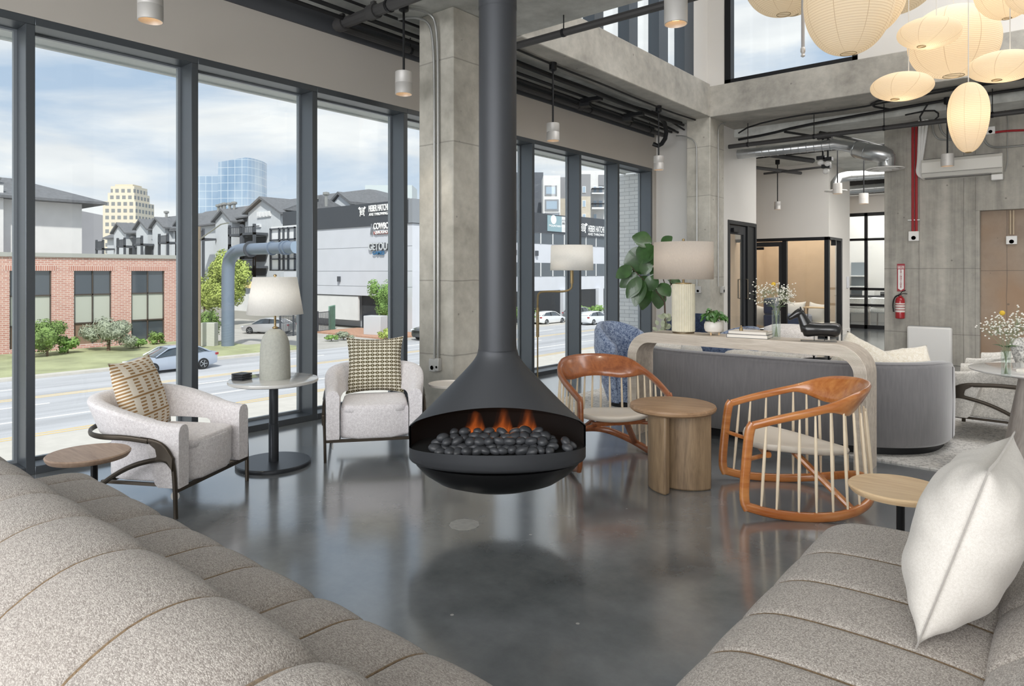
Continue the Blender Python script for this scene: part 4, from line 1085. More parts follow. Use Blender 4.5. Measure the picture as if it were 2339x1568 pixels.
# books + knot ornament
M_page = pm('book_pages', 'EDE8DF', .8, bump=.2, bs=300, bd=.001, vec=(.1, .1, 8)); M_cov = pm('linen_book_cover', 'D8D0C6', .7); M_cov2 = pm('grey_book_cover', '6B6D70', .7)
def book(name, loc, rz, w, d_, h, cm, label, group=None):
    t = thing(name, label, 'book', loc, rz, group)
    b = B(); b.box(0, w, 0, d_, 0, .0035); b.box(0, w, 0, d_, h-.0035, h); b.box(0, .004, 0, d_, 0, h); b.build('cover', cm, t)
    B().box(.004, w-.004, .004, d_-.004, .0035, h-.0035).build('pages', M_page, t); return t
q = at_z(1659, 771, TC)
book('book', (q.x, q.y, TC), .12, .31, .20, .030, M_cov2, 'white-paged book with grey spine, lower of two on the console', 'books on the console')
book('book', (q.x+.008, q.y+.02, TC+.0305), .06, .29, .19, .022, M_cov, 'thinner cream book, upper of two on the console', 'books on the console')
t = thing('incense_bell', 'small brass snuffer bell with long handle lying on the console books', 'ornament', (q.x+.095, q.y+.06, TC+.053))
B().lathe([(.014, 0), (.014, .02), (.011, .024), (.006, .028), (.006, .04), (.003, .043)], n=20).build('bell', M_brass, t); B().tube([(0, 0, .028), (.20, .02, .004)], .0016, 6).build('handle', M_brass, t)
# vase with gypsophila
M_cg = glass('clear_vase_glass', (.93, .96, .95), 1.0, 2.2)
M_gyp = pm('baby_breath_bloom', 'EFEBE2', .8); M_stem = pm('grey_green_stem', '8B9475', .7); M_yel = pm('yellow_billy_button', 'D9B23A', .8, bump=.5, bs=200, bd=.003)
def flowers(loc, h, spread, label, vlabel, seed, vr=.032, vh=.22, tall=1.0, n=260):
    t = thing('glass_vase', vlabel, 'vase', loc)
    B().lathe([(vr*.9, 0), (vr, .006), (vr, vh), (vr*.88, vh), (vr*.86, .018), (0, .014)], n=28, cap=False).build('vessel', M_cg, t)
    f = thing('flower_bunch', label, 'flowers', (loc[0], loc[1], loc[2]+.02))
    rs = random.Random(seed); st = B(); bl = B(); lf = B()
    for i in range(15):
        a = rs.uniform(0, 2*PI); r = spread*rs.uniform(.25, 1)**.7; z = h*rs.uniform(.72, 1.0)
        tip = Vector((r*math.cos(a), r*math.sin(a), z)); base = Vector((-tip.x*.10*vr/.03, -tip.y*.10*vr/.03, 0)); mid = Vector((tip.x*.16, tip.y*.16, vh)); 
        st.tube(smooth([base, mid, tip.lerp(mid, .3), tip], 1), .0013, 5)
        for j in range(n//15):
            o_ = Vector((rs.gauss(0, 1), rs.gauss(0, 1), rs.gauss(0, 1)))*spread*.28; c = tip + o_
            if c.z < vh+.02: continue
            st.tube([tip.lerp(mid, .25), c], .0006, 3, cap=False)
            bl.ell(c, .0058, .0058, .0045, 6, 4)
        if i % 3 == 0: lf.leaf(mid, (0, 0, 1), (math.cos(a), math.sin(a), .4), .06, .018)
    st.build('stem', M_stem, f); bl.build('blossoms', M_gyp, f); lf.build('leaf', M_leaf, f)
    b = B(); b.ell((-.02*tall, 0, h*1.08), .016, .016, .016, 14, 10); b.build('yellow_bloom', M_yel, f)
    return f
p = on_console(1773, .12); flowers(p, .37, .12, 'white baby-breath bunch with one yellow ball in the console vase', 'slim clear glass vase on the console beside the horse', 11)
# horse sculpture
M_horse = pm('black_glazed_clay', '1C1C1D', .3, var=.3, vs=6, coat=.4, bump=.1, bs=30, bd=.004)
p = on_console(1868, .13); kk = Vector(p).dot(FWD)/FPX
t = thing('horse_sculpture', 'legless black horse sculpture on a thin metal stand, console right end', 'sculpture', (p[0]-.025, p[1], p[2]), .40)
b = B()
spine = [(-.088, .080, .014, .020), (-.08, .084, .042, .048), (-.05, .088, .052, .056), (.0, .090, .050, .052), (.05, .089, .047, .048), (.10, .089, .049, .050), (.14, .087, .052, .053), (.165, .083, .046, .048), (.18, .078, .022, .022)]
b.tube([(x, 0, z) for x, z, a, c in spine], 1, 20, up=(0, 0, 1), ab=[(a, c) for x, z, a, c in spine])
neck = [(-.045, .08, .044, .048), (-.056, .115, .038, .044), (-.070, .150, .031, .038), (-.084, .182, .024, .032), (-.094, .208, .019, .025), (-.098, .222, .014, .016)]
b.tube([(x, 0, z) for x, z, a, c in neck], 1, 18, up=(0, 1, 0), ab=[(c, a) for x, z, a, c in neck])
head = [(-.078, .222, .012, .014), (-.095, .216, .025, .030), (-.120, .202, .023, .027), (-.146, .184, .018, .020), (-.168, .168, .017, .017), (-.178, .161, .010, .011)]
b.tube([(x, 0, z) for x, z, a, c in head], 1, 16, up=(0, 0, 1), ab=[(a, c) for x, z, a, c in head])
b.build('body', M_horse, t, ang=180)
for s in (-1, 1): b = B(); b.lathe([(.008, 0), (.005, .012), (.0, .022)], (-.094, .013*s, .234), n=8); b.build('ear', M_horse, t)
b = B(); b.tube([(-.10, 0, .238), (-.075, 0, .215), (-.055, 0, .17), (-.03, 0, .135)], [.006, .009, .009, .004], 8); b.build('mane', M_horse, t)
for x in (.0, .07): B().tube([(x, 0, .005), (x, 0, .06)], .0025, 6).build('stand_rod', M_black, t)
b = B(); b.box(-.09, .15, -.035, .035, 0, .007); b.build('stand_base', pm('grey_metal_base', '6D6964', .4, metal=.5), t, bev=.002)

# ================================================================ beyond the console
M_blue = fabric('blue_boucle', '3A4E72', 'A9B6CC', sc=85, bump=.9, bd=.01, sheen=.3)
def barrel_chair(loc, rz, label, m, W=.36, Hb=.84, seat=.42, taper=.55):
    t = thing('barrel_chair', label, 'chair', loc, rz)
    P = [(-W*math.cos(a)*1.0, W*math.sin(a), 0) for a in [(-115+230*i/36)*PI/180 for i in range(37)]]
    rings = []
    for i, p in enumerate(P):
        q = abs(i/36-.5)*2; top = Hb - .22*q**2.2; n_ = Vector(p).normalized(); ring = []
        for u, v in ((0, 0), (0, .35), (0, .7), (.01, .93), (.035, 1), (.075, 1.0), (.095, .94), (.10, .7), (.10, .35), (.10, 0)):
            s = taper + (1-taper)*min(1, v*1.35)**.7; pp = Vector(p)*s; z = .04 + (top-.04)*v; r = pp - n_*u*s; ring.append((r.x, r.y, z))
        rings.append(ring)
    b = B(); b.loft(rings); b.build('backrest', m, t, ang=60)
    b = B(); b.lathe([(W*.55, .06), (W*.72, .25), (W*.84, seat-.06), (W*.86, seat-.02), (W*.78, seat), (0, seat+.01)], (.04, 0, 0), n=40); b.build('seat', m, t, ang=60)
    B().lathe([(W*.5, 0), (W*.5, .045)], n=30).build('base', M_black, t)
    return t
barrel_chair((-3.62, 6.22, .012), -.25, 'tall blue boucle barrel chair between the window and the console', M_blue, W=.33, Hb=.86)
barrel_chair((-4.15, 8.95, .0), -1.3, 'dark navy barrel chair behind the ribbed console lamp', fabric('navy_velvet', '20283A', '38455F', sc=50, bump=.2), W=.42, Hb=.80)
barrel_chair((-3.30, 8.3, .012), -2.2, 'blue woven barrel chair behind the small potted plant', M_blue, W=.36, Hb=.70)
# ottoman
t = thing('ottoman', 'round off-white boucle chair seen behind the vase and horse', 'ottoman', (-2.74, 8.75, .012))
B().lathe([(.22, .03), (.28, .12), (.31, .35), (.32, .60), (.30, .69), (.21, .725), (0, .73)], n=56).build('body', fabric('cream_boucle', 'CFC8C2', 'F0EBE7', sc=90), t, ang=70)
B().lathe([(.2, 0), (.2, .035)], n=40).build('base', M_black, t)
# coffee table with black tray and candles
t = thing('coffee_table', 'low dark round coffee table behind the grey sofa', 'table', (-1.75, 7.25, .012)); B().lathe([(.45, .38), (.46, .39), (.455, .41), (.0, .412)], n=56).build('table_top', M_black, t); B().lathe([(.22, 0), (.10, .05), (.10, .38)], n=32).build('base', M_black, t)
o = B().lathe([(.20, 0), (.24, .01), (.26, .09), (.25, .095), (.235, .02), (0, .015)], (0, 0, 0), n=48).build('bowl', pm('black_ceramic', '1A1B1E', .35), None); place(o, (-1.88, 7.2, .425), (0, 0, 0)); tag(o, 'wide black bowl on the coffee table, seen below the console top', 'bowl')
for k, (px, py, lb) in enumerate([(1859, 775, 'short white taper candle under the horse belly, left'), (1893, 774, 'short white taper candle under the horse rump'), (1918, 770, 'white taper candle standing right of the horse')]):
    q = at_y(px, py, 7.3+.12*k); b = B(); b.lathe([(.010, 0), (.010, .27), (.004, .30), (.001, .32)], n=14)
    t = thing('taper_candle', lb, 'candle', (q.x, q.y, .425), 0, 'white taper candles on the coffee table')
    zt = q.z - .425 + (.07 if k == 2 else .02)
    B().lathe([(.04, 0), (.04, .006), (.008, .012), (.008, max(.05, zt-.2)), (.014, max(.06, zt-.19))], n=20).build('holder', M_black, t)
    B().lathe([(.011, max(.06, zt-.19)), (.010, zt), (.002, zt+.012)], n=14).build('candle', M_pot, t)
# low white side by sofa left end for the plant: fiddle-leaf fig
q = at_d(1518, 800, 7.8)
t = thing('fiddle_leaf_fig', 'fiddle leaf fig in a white pot beside the far window', 'plant', (q.x, q.y, 0))
rs = random.Random(9)
def fp(px, py, dd=0): r = at_d(px, py, 7.8+dd) - Vector((q.x, q.y, 0)); return r
trunk = [fp(1519, 800), fp(1519, 760), fp(1519, 720), fp(1518, 690)]
b = B(); b.tube([(0, 0, .3)] + [tuple(v) for v in trunk], [.014, .013, .012, .011, .010], 8)
b.tube(smooth([fp(1518, 690), fp(1505, 672), fp(1486, 655), fp(1462, 632), fp(1440, 608)], 1), .006, 6)
b.tube(smooth([fp(1518, 685), fp(1521, 660), fp(1516, 640), fp(1500, 590), fp(1488, 556)], 1), .006, 6)
b.tube(smooth([fp(1519, 680), fp(1528, 662), fp(1534, 645), fp(1520, 600), fp(1512, 560)], 1), .005, 6)
b.build('trunk', pm('fig_bark', '5B4A40', .8), t)
b = B()
leaves = [((1488,556),(-26,-10),40,18),((1490,560),(-14,18),44,22),((1488,585),(-44,12),56,26),((1490,600),(-30,14),44,17),((1442,610),(-30,20),38,13),((1455,625),(-34,28),44,13),((1462,634),(-26,40),48,14),((1468,640),(-18,48),54,15),((1478,650),(-4,50),54,16),((1486,655),(-30,-30),30,12),((1492,640),(14,-26),34,15),((1500,660),(4,38),40,18),((1505,650),(16,18),32,14),((1492,606),(10,-36),36,16),((1512,560),(14,-14),26,11),((1516,590),(18,-16),38,15),((1496,628),(-8,22),34,15),((1524,640),(18,6),34,13),((1530,648),(26,-6),30,12),((1470,628),(8,-30),34,13)]
for (bx_, by_), (dx, dy), L_, W_ in leaves:
    kk = 7.8/FPX; base = fp(bx_, by_, rs.uniform(-.08, .08)); dirv = RGT*dx + Vector((0, 0, -dy)) + FWD*rs.uniform(-14, 14)
    b.leaf(base, (-FWD*1.0 + Vector((0, 0, rs.uniform(.2, .9))) + RGT*rs.uniform(-.5, .5)), dirv, L_*kk*1.15, W_*kk*1.15, .10, 7)
b.build('foliage', M_leafd, t)
B().lathe([(.14, 0), (.17, .05), (.17, .30), (.155, .30), (.15, .26), (0, .26)], n=36).build('pot', M_pot, t)
# eucalyptus sprig near the lamp (vase of pale foliage)
q = at_d(1517, 775, 6.9)
t = thing('eucalyptus_sprig', 'pale eucalyptus sprigs in a small white vase left of the console lamp', 'plant', (q.x, q.y, 0))
z0 = q.z-.16; B().lathe([(.03, z0-.1), (.045, z0-.05), (.04, z0+.02), (.025, z0+.06)], n=24).build('vase', M_pot, t)
b = B(); sb = B(); kk = 6.9/FPX
for i in range(26):
    px, py = rs.uniform(1500, 1532), rs.uniform(712, 768); v = at_d(px, py, 6.9+rs.uniform(-.05, .05)) - Vector((q.x, q.y, 0))
    b.leaf(v, (-FWD + Vector((0, 0, rs.uniform(-.5, 1)))), RGT*rs.uniform(-1, 1)+Vector((0, 0, rs.uniform(-1, .8))), .055, .02, .1)
    if i % 4 == 0: sb.tube([(0, 0, z0+.05), (v.x*.5, v.y*.5, (z0+.05+v.z)/2), v], .0015, 5)
b.build('foliage', pm('eucalyptus_leaf', 'A9B196', .6, var=.15, vs=20), t); sb.build('stem', M_stem, t)
t = thing('side_table', 'small white side table under the eucalyptus vase', 'side table', (q.x, q.y, .0)); B().lathe([(.15, z0-.125), (.15, z0-.105)], n=32).build('table_top', M_white, t); B().lathe([(.12, .012), (.12, .03), (.015, .035), (.015, z0-.125)], n=24).build('base', M_white, t)

# ================================================================ right side seating
lounge_chair((-.46, 7.12, .012), PI-.05, 'ivory boucle armchair with bronze frame behind the cone-based table', M_boucle2, tagged=False)
lounge_chair((-.42, 8.25, .012), PI-.10, 'ivory boucle armchair standing furthest back by the concrete wall', M_boucle2, tagged=False)
o = pillow_mesh(B(), .42, .42, .15, .06).build('throw_pillow', pm('dark_green_velvet', '1F2A22', .8, sheen=.6), merge=True, ang=70); place(o, (-.22, 7.20, .66), (math.radians(72), 0, math.radians(100))); tag(o, 'dark green throw pillow on an ivory boucle armchair at the right edge', 'pillow')
o = pillow_mesh(B(), .42, .42, .15, .05).build('throw_pillow', fabric('grey_speckled', '6A6A68', 'DAD8D2', sc=70), merge=True, ang=70); place(o, (-.28, 7.02, .67), (math.radians(70), 0, math.radians(75))); tag(o, 'speckled grey knit pillow beside the dark green pillow', 'pillow')
M_ceruse = wood('cerused_oak', '8D857E', 'B5ADA6', .55, 'z', 5)
cx, cy = -.18, 5.88; ztb = .715
t = thing('pedestal_table', 'round marble table on a grey oak cone base at the right edge', 'table', (cx, cy, .012))
B().lathe([(.235, 0), (.23, .01), (.115, ztb-.045), (.115, ztb-.03)], n=56).build('base', M_ceruse, t, ang=50)
B().lathe([(.30, ztb-.035), (.375, ztb-.022), (.405, ztb-.012), (.41, ztb-.004), (.40, ztb)], n=72).build('table_top', pm('white_marble', 'DAD8D5', .12, var=.06, vs=5, coat=.6), t)
zt = ztb+.0125
book('book', (-.30, 5.68, zt), -.45, .26, .22, .022, M_pot, 'white book under the vase on the marble table', 'books on the marble table')
book('book', (-.20, 5.78, zt+.0225), -.30, .24, .20, .030, M_cov, 'cream book on top of the white one on the marble table', 'books on the marble table')
q = at_z(2298, 862, zt); flowers((q.x, q.y, zt+.001), .36, .12, 'white baby-breath bunch with a yellow bloom at the right edge', 'clear glass vase on the round marble table', 21, vr=.028, vh=.17)
# ================================================================ wall things
def onwall(px, py, off=0): return at_y(px, py, YW-off)
M_pl = pm('white_plastic', 'E6E4E0', .45)
a, c = onwall(2071, 745, .12), onwall(2174, 840, .12)
t = thing('wall_heater', 'white slim panel heater cabinet standing against the concrete wall', 'heater', (a.x, YW-.125, 0))
w_ = c.x-a.x
b = B(); b.box(0, w_, 0, .12, .02, a.z); b.build('case', M_pl, t, bev=.03, seg=3); B().box(.02, w_-.02, .02, .10, a.z-.004, a.z+.008).build('top_grille', pm('grey_plastic', '9A9A98', .5), t)
B().tube(smooth([(w_-.1, -.01, .06), (w_-.14, -.10, .03), (w_-.25, -.15, .01), (w_-.35, -.12, .008)], 2), .010, 8).build('hose', M_pl, t)
# extinguisher
q = onwall(2056, 700, .07)
M_red = pm('extinguisher_red', 'A3121C', .3, coat=.5); 
t = thing('fire_extinguisher', 'red fire extinguisher hung on the concrete wall', 'extinguisher', (q.x, q.y, q.z-.19))
B().lathe([(.058, 0), (.066, .01), (.066, .27), (.058, .31), (.035, .335), (.022, .34), (.022, .36)], n=32).build('cylinder', M_red, t)
b = B(); b.lathe([(.0665, .10), (.0665, .24)], n=32, cap=False); b.build('label_band', pm('paper_label', 'E3D9D2', .6), t)
b = B()
for z in (.21, .17, .13): b.lathe([(.067, z), (.067, z+.012)], n=32, cap=False)
b.build('label_print', pm('dull_red_print', '9C3A3A', .6), t)
b = B(); b.box(-.012, .012, -.05, .02, .36, .385); b.tube([(0, 0, .38), (.03, -.01, .42), (.08, -.02, .44)], .006, 6); b.tube([(0, 0, .375), (.05, -.01, .39), (.10, -.02, .385)], .006, 6); b.build('valve_handle', M_black, t)
B().tube(smooth([(0, -.02, .37), (-.07, -.02, .34), (-.10, -.02, .22), (-.085, -.02, .10)], 2), .010, 8).build('hose', M_black, t)
B().box(-.03, .03, .05, .069, .05, .34).build('bracket', M_black, t)
def text(s, name, mat, M, size, parent=None, ext=.002, align='CENTER'):
    cu = bpy.data.curves.new(name, 'FONT'); cu.body = s; cu.size = size; cu.offset = size*.018; cu.extrude = ext; cu.align_x = align; cu.align_y = 'CENTER'
    cu.materials.append(mat); o = bpy.data.objects.new(name, cu); COL.objects.link(o)
    if parent: o.parent = parent
    me = bpy.data.meshes.new_from_object(o); bpy.data.objects.remove(o); o = bpy.data.objects.new(name, me); COL.objects.link(o); o.parent = parent
    o.matrix_local = M; return o
M_redsign = pm('sign_red', 'A02B35', .5); M_wsign = pm('sign_white', 'E8E4E0', .5)
a, c = onwall(2049, 603, .01), onwall(2065, 666, .01)
t = thing('fire_extinguisher_sign', 'vertical red and white FIRE EXTINGUISHER arrow sign above the extinguisher', 'sign', (a.x, YW-.008, c.z))
W_, H_ = c.x-a.x+.01, a.z-c.z
B().box(0, W_, 0, .006, 0, H_).build('panel', M_redsign, t)
b = B(); b.prism([(.014, -.001, H_*.10), (W_/2, -.001, H_*.03), (W_-.014, -.001, H_*.10), (W_-.014, -.001, H_*.80), (.014, -.001, H_*.80)], (0, .0008, 0)); b.prism([(.01, -.001, H_*.83), (W_-.01, -.001, H_*.83), (W_-.01, -.001, H_*.93), (.01, -.001, H_*.93)], (0, .0008, 0)); b.build('arrow_field', M_wsign, t)
RX = Matrix.Rotation(PI/2, 4, 'X')
text('FIRE', 'lettering', M_redsign, Matrix.Translation((W_/2, -.002, H_*.88)) @ RX, W_*.42, t, .0004)
for k, ch in enumerate('EXTINGUISHER'): text(ch, 'lettering', M_redsign, Matrix.Translation((W_/2, -.002, H_*(.765-k*.056))) @ RX, W_*.33, t, .0004)
# outlet boxes
M_box = pm('galvanised_box', 'C2C1BE', .45, metal=.3); M_emt = pm('galvanised_conduit', 'A9A9A6', .38, metal=.7)
def outlet_box(loc, rz, w, h, label, m=M_box, name='outlet_box', alarm=False):
    t = thing(name, label, 'electrical box', loc, rz)
    B().box(-w/2, w/2, -.05, 0, -h/2, h/2).build('box', m, t, bev=.006)
    b = B()
    for z in (h*.2, -h*.2): b.lathe([(w*.22, 0), (w*.22, .003)], (0, 0, 0), n=20)
    o = b.build('socket', pm('socket_grey', '8D8C8A', .5), t); o.rotation_euler = (PI/2, 0, 0); o.location = (0, -.051, -h*.18); return t
q = onwall(2088, 540, .0); outlet_box((q.x, YW, q.z), 0, .14, .15, 'white fire alarm box at the foot of the red conduits', M_pl)
q = onwall(2263, 299, .0); outlet_box((q.x, YW, q.z), 0, .11, .11, 'white junction box high on the concrete wall by the lanterns', M_pl)
q = at_y(2311, 549, YW+.14); outlet_box((q.x, YW+.14, q.z), 0, .13, .12, 'white alarm box on the brown niche wall', M_pl)
outlet_box((-4.66, 4.484, .52), 0, .09, .12, 'double outlet box at the foot of the near column conduits', M_box); outlet_box((-4.60, 4.484, .53), 0, .05, .12, 'narrow grey box beside the outlet on the near column', M_box)
q = at_y(1597, 662, 10.248); outlet_box((q.x, 10.248, q.z), 0, .09, .11, 'grey switch box on the far column behind the console lamp')
q = at_x(1647, 662, -4.43); outlet_box((-4.43, q.y, q.z), PI/2, .09, .11, 'grey dial box on the side of the far column')
q = at_x(1937, 645, -3.98); o = B().box(0, .04, -.05, .05, -.13, .13).build('wall_intercom', pm('pale_grey_plastic', 'C9CBD0', .4), bev=.01); o.location = (-3.98, q.y-.1, q.z+.0); tag(o, 'pale intercom panel on the white office wall', 'intercom')
# AC unit
a, c = onwall(2106, 368, .12), onwall(2291, 395, .12)
t = thing('wall_air_conditioner', 'white split air conditioner high on the concrete wall', 'air conditioner', (a.x, YW, c.z-.02))
W_ = c.x-a.x; H_ = .30
b = B(); b.prism([(0, 0, 0), (0, -.14, .03), (0, -.20, .10), (0, -.205, .25), (0, -.17, H_), (0, 0, H_)], (W_, 0, 0)); b.build('case', pm('ac_cream', 'D8D5CD', .45), t, bev=.01, seg=3)
B().box(.04, W_-.14, -.15, -.05, .010, .028).build('louver', pm('vent_grey', '6C6A66', .5), t); B().box(.03, W_-.04, -.198, -.03, H_+.001, H_+.006).build('top_grille', pm('vent_grey2', '8A8883', .5), t)
b = B(); b.box(.005, W_-.005, -.2085, -.2065, .085, .090); b.build('seam', pm('vent_grey', '6C6A66', .5), t)
B().box(W_-.14, W_, -.13, -.03, -.075, .01).build('drain_box', M_pl, t, bev=.012)
# ================================================================ CEILING SERVICES
M_galv = NG('spiral_duct_metal')
def _duct():
    g = M_galv; f = g.noise(3, det=4)
    g.set(col=g.mix(f, lin('A9ACAE'), lin('D2D4D5')), metal=.9, rough=.3); return g.m
M_galv = _duct()
def pipe(name, label, pts, r, m=None, cat='pipe', n=10, group=None, hangers=None, zc=3.87, couplings=()):
    t = thing(name, label, cat, pts[0], 0, group); P0 = Vector(pts[0]); L = [Vector(p)-P0 for p in pts]
    B().tube(L, r, n).build('run', m or M_pipe, t)
    for q in (hangers or []):
        a, c = L[0], L[-1]; p = a.lerp(c, q); b = B(); b.tube([(p.x, p.y, p.z+r), (p.x, p.y, zc-P0.z)], .006, 6); d_ = (c-a).normalized()*.014; b.tube([p-d_, p+d_], r*1.14, 14); b.build('hanger', M_black, t)
    for q in couplings:
        a, c = L[0], L[-1]; p = a.lerp(c, q); d = (c-a).normalized()*.05; b = B(); b.tube([p-d, p+d], r*1.3, 14); b.obox(p+Vector((0, 0, r*1.5)), .05, .03, .03); b.build('coupling', M_pipe, t)
    return t
pipe('sprinkler_pipe', 'dark sprinkler main running along the top of the window wall', [(-5.38, 3.88, 3.735), (-5.38, 10.5, 3.735)], .036, hangers=(.14, .30, .52, .66, .83, .93), couplings=(.62,))
pipe('sprinkler_pipe', 'dark sprinkler branch crossing the ceiling slab beyond the near column', [(-4.70, 5.32, 3.70), (-1.6, 5.32, 3.70)], .036, hangers=(.3, .8))
pipe('sprinkler_pipe', 'grey grooved sprinkler branch crossing the ceiling left of the near column', [(-5.38, 3.88, 3.735), (-3.2, 3.88, 3.735)], .052, hangers=(.35,), couplings=(.04, .25))
def conduit(label, pts, r=.014, m=None, group='black conduits under the ceiling slab', it=1, cat='conduit', name='conduit'):
    P = smooth(pts, it) if it else [Vector(p) for p in pts]; P0 = P[0].copy(); t = B().tube([p-P0 for p in P], r, 8).build(name, m or M_cable, None); t.location = P0
    return tag(t, label, cat, group)
for k, (x, z, r) in enumerate([(-5.22, 3.76, .020), (-5.16, 3.80, .016), (-5.10, 3.78, .018), (-4.99, 3.83, .014)]):
    conduit(['thick black conduit nearest the sprinkler main along the window ceiling', 'black conduit second from the sprinkler main along the window ceiling', 'black conduit third from the sprinkler main along the window ceiling', 'thin black conduit fourth from the sprinkler main along the window ceiling'][k], [(x, -1, z), (x, 4, z), (x-.02, 8.4, z), (x+.1*(k % 2), 9.3, z), (x, 10.5, z-.02*k)], r)
for k, (x, z, r) in enumerate([(-4.90, 3.82, .026), (-4.86, 3.78, .022), (-4.66, 3.835, .013)]):
    conduit(['heavy black cable bundle beside the concrete beam', 'second black cable bundle sagging beside the concrete beam', 'thin black conduit linking the pendant lamps on the beam'][k], [(x, 4.9, z), (x-.05, 6.6, z), (x+.02, 7.4, z-.03), (x-.06, 8.3, z), (x-.02, 9.4, z-.02), (x, 10.2, z)], r)
for k, (y, x1) in enumerate([(7.75, -4.7), (8.9, -4.75)]):
    b = B(); b.obox((-5.03, y, 3.74), .30, .09, .05, .1); b.obox((-5.16, y+.05, 3.70), .14, .14, .06, .3); o = b.build('strut_bracket', M_black, None); tag(o, ['black strut bracket with junction boxes at mid ceiling by the window', 'black strut bracket near the far column ceiling'][k], 'bracket')
conduit('black cable loop bending down the wall by the far column', [(-4.95, 9.3, 3.83), (-5.0, 9.8, 3.82), (-5.05, 10.0, 3.6), (-5.2, 10.05, 3.45), (-5.3, 10.0, 3.5)], .035)
# galvanised conduits on the columns
conduit('galvanised conduit nearer the window on the near column', [(-4.65, 4.46, .58), (-4.65, 4.46, 3.2), (-4.65, 4.44, 3.60), (-4.68, 4.42, 3.76), (-4.80, 4.35, 3.82), (-5.0, 4.3, 3.83)], .013, M_emt, 'conduits on the near column', 2)
conduit('galvanised conduit nearer the room on the near column', [(-4.60, 4.46, .58), (-4.60, 4.46, 3.3), (-4.60, 4.44, 3.70), (-4.63, 4.40, 3.83), (-4.75, 4.2, 3.85), (-4.95, 4.1, 3.85)], .013, M_emt, 'conduits on the near column', 2)
q = at_y(1593, 662, 10.24); conduit('thin conduit down the face of the far column', [(q.x, 10.225, 1.17), (q.x, 10.225, 3.3), (q.x-.02, 10.22, 3.5), (q.x-.2, 10.2, 3.6), (q.x-.35, 10.2, 3.62)], .012, M_emt, None, 2)
q = at_x(1640, 662, -4.42); conduit('thin conduit down the side of the far column', [(-4.415, q.y, 1.17), (-4.415, q.y, 3.5), (-4.415, q.y, 3.78), (-4.35, q.y+.15, 3.83)], .010, M_emt, None, 2)
# services beyond the right beam
pipe('sprinkler_pipe', 'long dark sprinkler pipe under the slab in front of the concrete wall', [(-4.45, 11.05, 3.50), (2.0, 11.05, 3.50)], .036, hangers=(.05, .21, .36, .56, .62, .8), zc=3.85, couplings=(.64,))
conduit('black cable bundle drooping above the long sprinkler pipe', [(-4.4, 11.35, 3.66), (-3.9, 11.32, 3.68), (-3.4, 11.3, 3.74), (-2.6, 11.25, 3.77), (-2.0, 11.25, 3.80), (-1.2, 11.2, 3.82), (.5, 11.2, 3.83)], .022)
conduit('thin black cable looping along the beam soffit on the right', [(-4.3, 11.1, 3.72), (-4.05, 10.95, 3.78), (-3.4, 10.9, 3.83), (-2.5, 10.95, 3.82), (-1.9, 10.8, 3.828), (-1.4, 10.7, 3.828), (-.2, 10.6, 3.828)], .014)
conduit('black conduit crossing the beam soffit towards the lanterns', [(-2.05, 11.2, 3.78), (-2.3, 10.9, 3.825), (-2.1, 10.65, 3.828), (-1.3, 10.55, 3.828), (1.0, 10.5, 3.828)], .016)
conduit('coiled black cable hanging over the concrete wall', [(-1.9, 11.3, 3.7), (-1.55, 11.25, 3.72), (-1.45, 11.2, 3.62), (-1.55, 11.25, 3.54), (-1.75, 11.3, 3.58), (-1.6, 11.3, 3.845)], .012)
conduit('dark ceiling conduit running back over the office', [(-3.55, 11.1, 3.64), (-3.2, 12.2, 3.66), (-2.9, 13.6, 3.66)], .020)
conduit('dark pipe running back from the duct elbow', [(-3.1, 11.4, 3.62), (-2.75, 12.6, 3.62), (-2.6, 13.2, 3.60)], .024)
conduit('dark strut rail on the office ceiling, upper', [(-4.5, 12.5, 3.60), (-4.0, 14.2, 3.62)], .05); conduit('dark strut rail on the office ceiling, lower', [(-5.1, 12.4, 3.45), (-4.35, 14.6, 3.45)], .035, M_pipe)
conduit('thin dark pipe branching over the office ceiling', [(-4.9, 14.0, 3.42), (-3.6, 14.0, 3.45)], .022, M_pipe); conduit('thin black conduit across the office ceiling', [(-4.9, 13.3, 3.64), (-2.4, 13.3, 3.64)], .014)
# ducts
def duct(label, pts, rs_, bands, name='air_duct'):
    P0 = Vector(pts[0]); t = thing(name, label, 'duct', P0, 0, None)
    B().tube([Vector(p)-P0 for p in pts], rs_, 28).build('duct_run', M_galv, t, ang=60)
    for a, c, f0, f1, n, r in bands:
        for k in range(n):
            f = f0 + (f1-f0)*k/max(1, n-1); A, C = Vector(pts[a])-P0, Vector(pts[c])-P0; p = A.lerp(C, f); d = (C-A).normalized()*.006; B().tube([p-d, p+d], r*1.02, 28).build('seam_ring', M_galv, t)
    return t
s0 = at_x(1686, 353, -4.5); YD = s0.y
a1 = at_y(1905, 330, YD); e1 = at_d(1950, 338, 10.9); e2 = at_d(1985, 348, 10.6); e3 = at_d(2012, 352, 10.45); e4 = at_d(2026, 362, 10.45); e5 = at_d(2024, 382, 10.45)
duct('round spiral duct running from the white wall above the glazed door', [s0 - Vector((.0, 0, 0)), a1, e1, at_d(1962, 341, 10.8)], [.082, .082, .088, .095], [(0, 1, .05, .97, 13, .083)])
duct('shiny duct elbow dropping to the round ceiling diffuser', [at_d(1955, 341, 10.8), e2, e3, at_d(2022, 358, 10.45), e4+Vector((0, 0, -.02)), e5], [.13, .135, .135, .135, .12, .12], [(0, 1, .1, .9, 2, .136), (3, 4, .3, .7, 2, .13)])
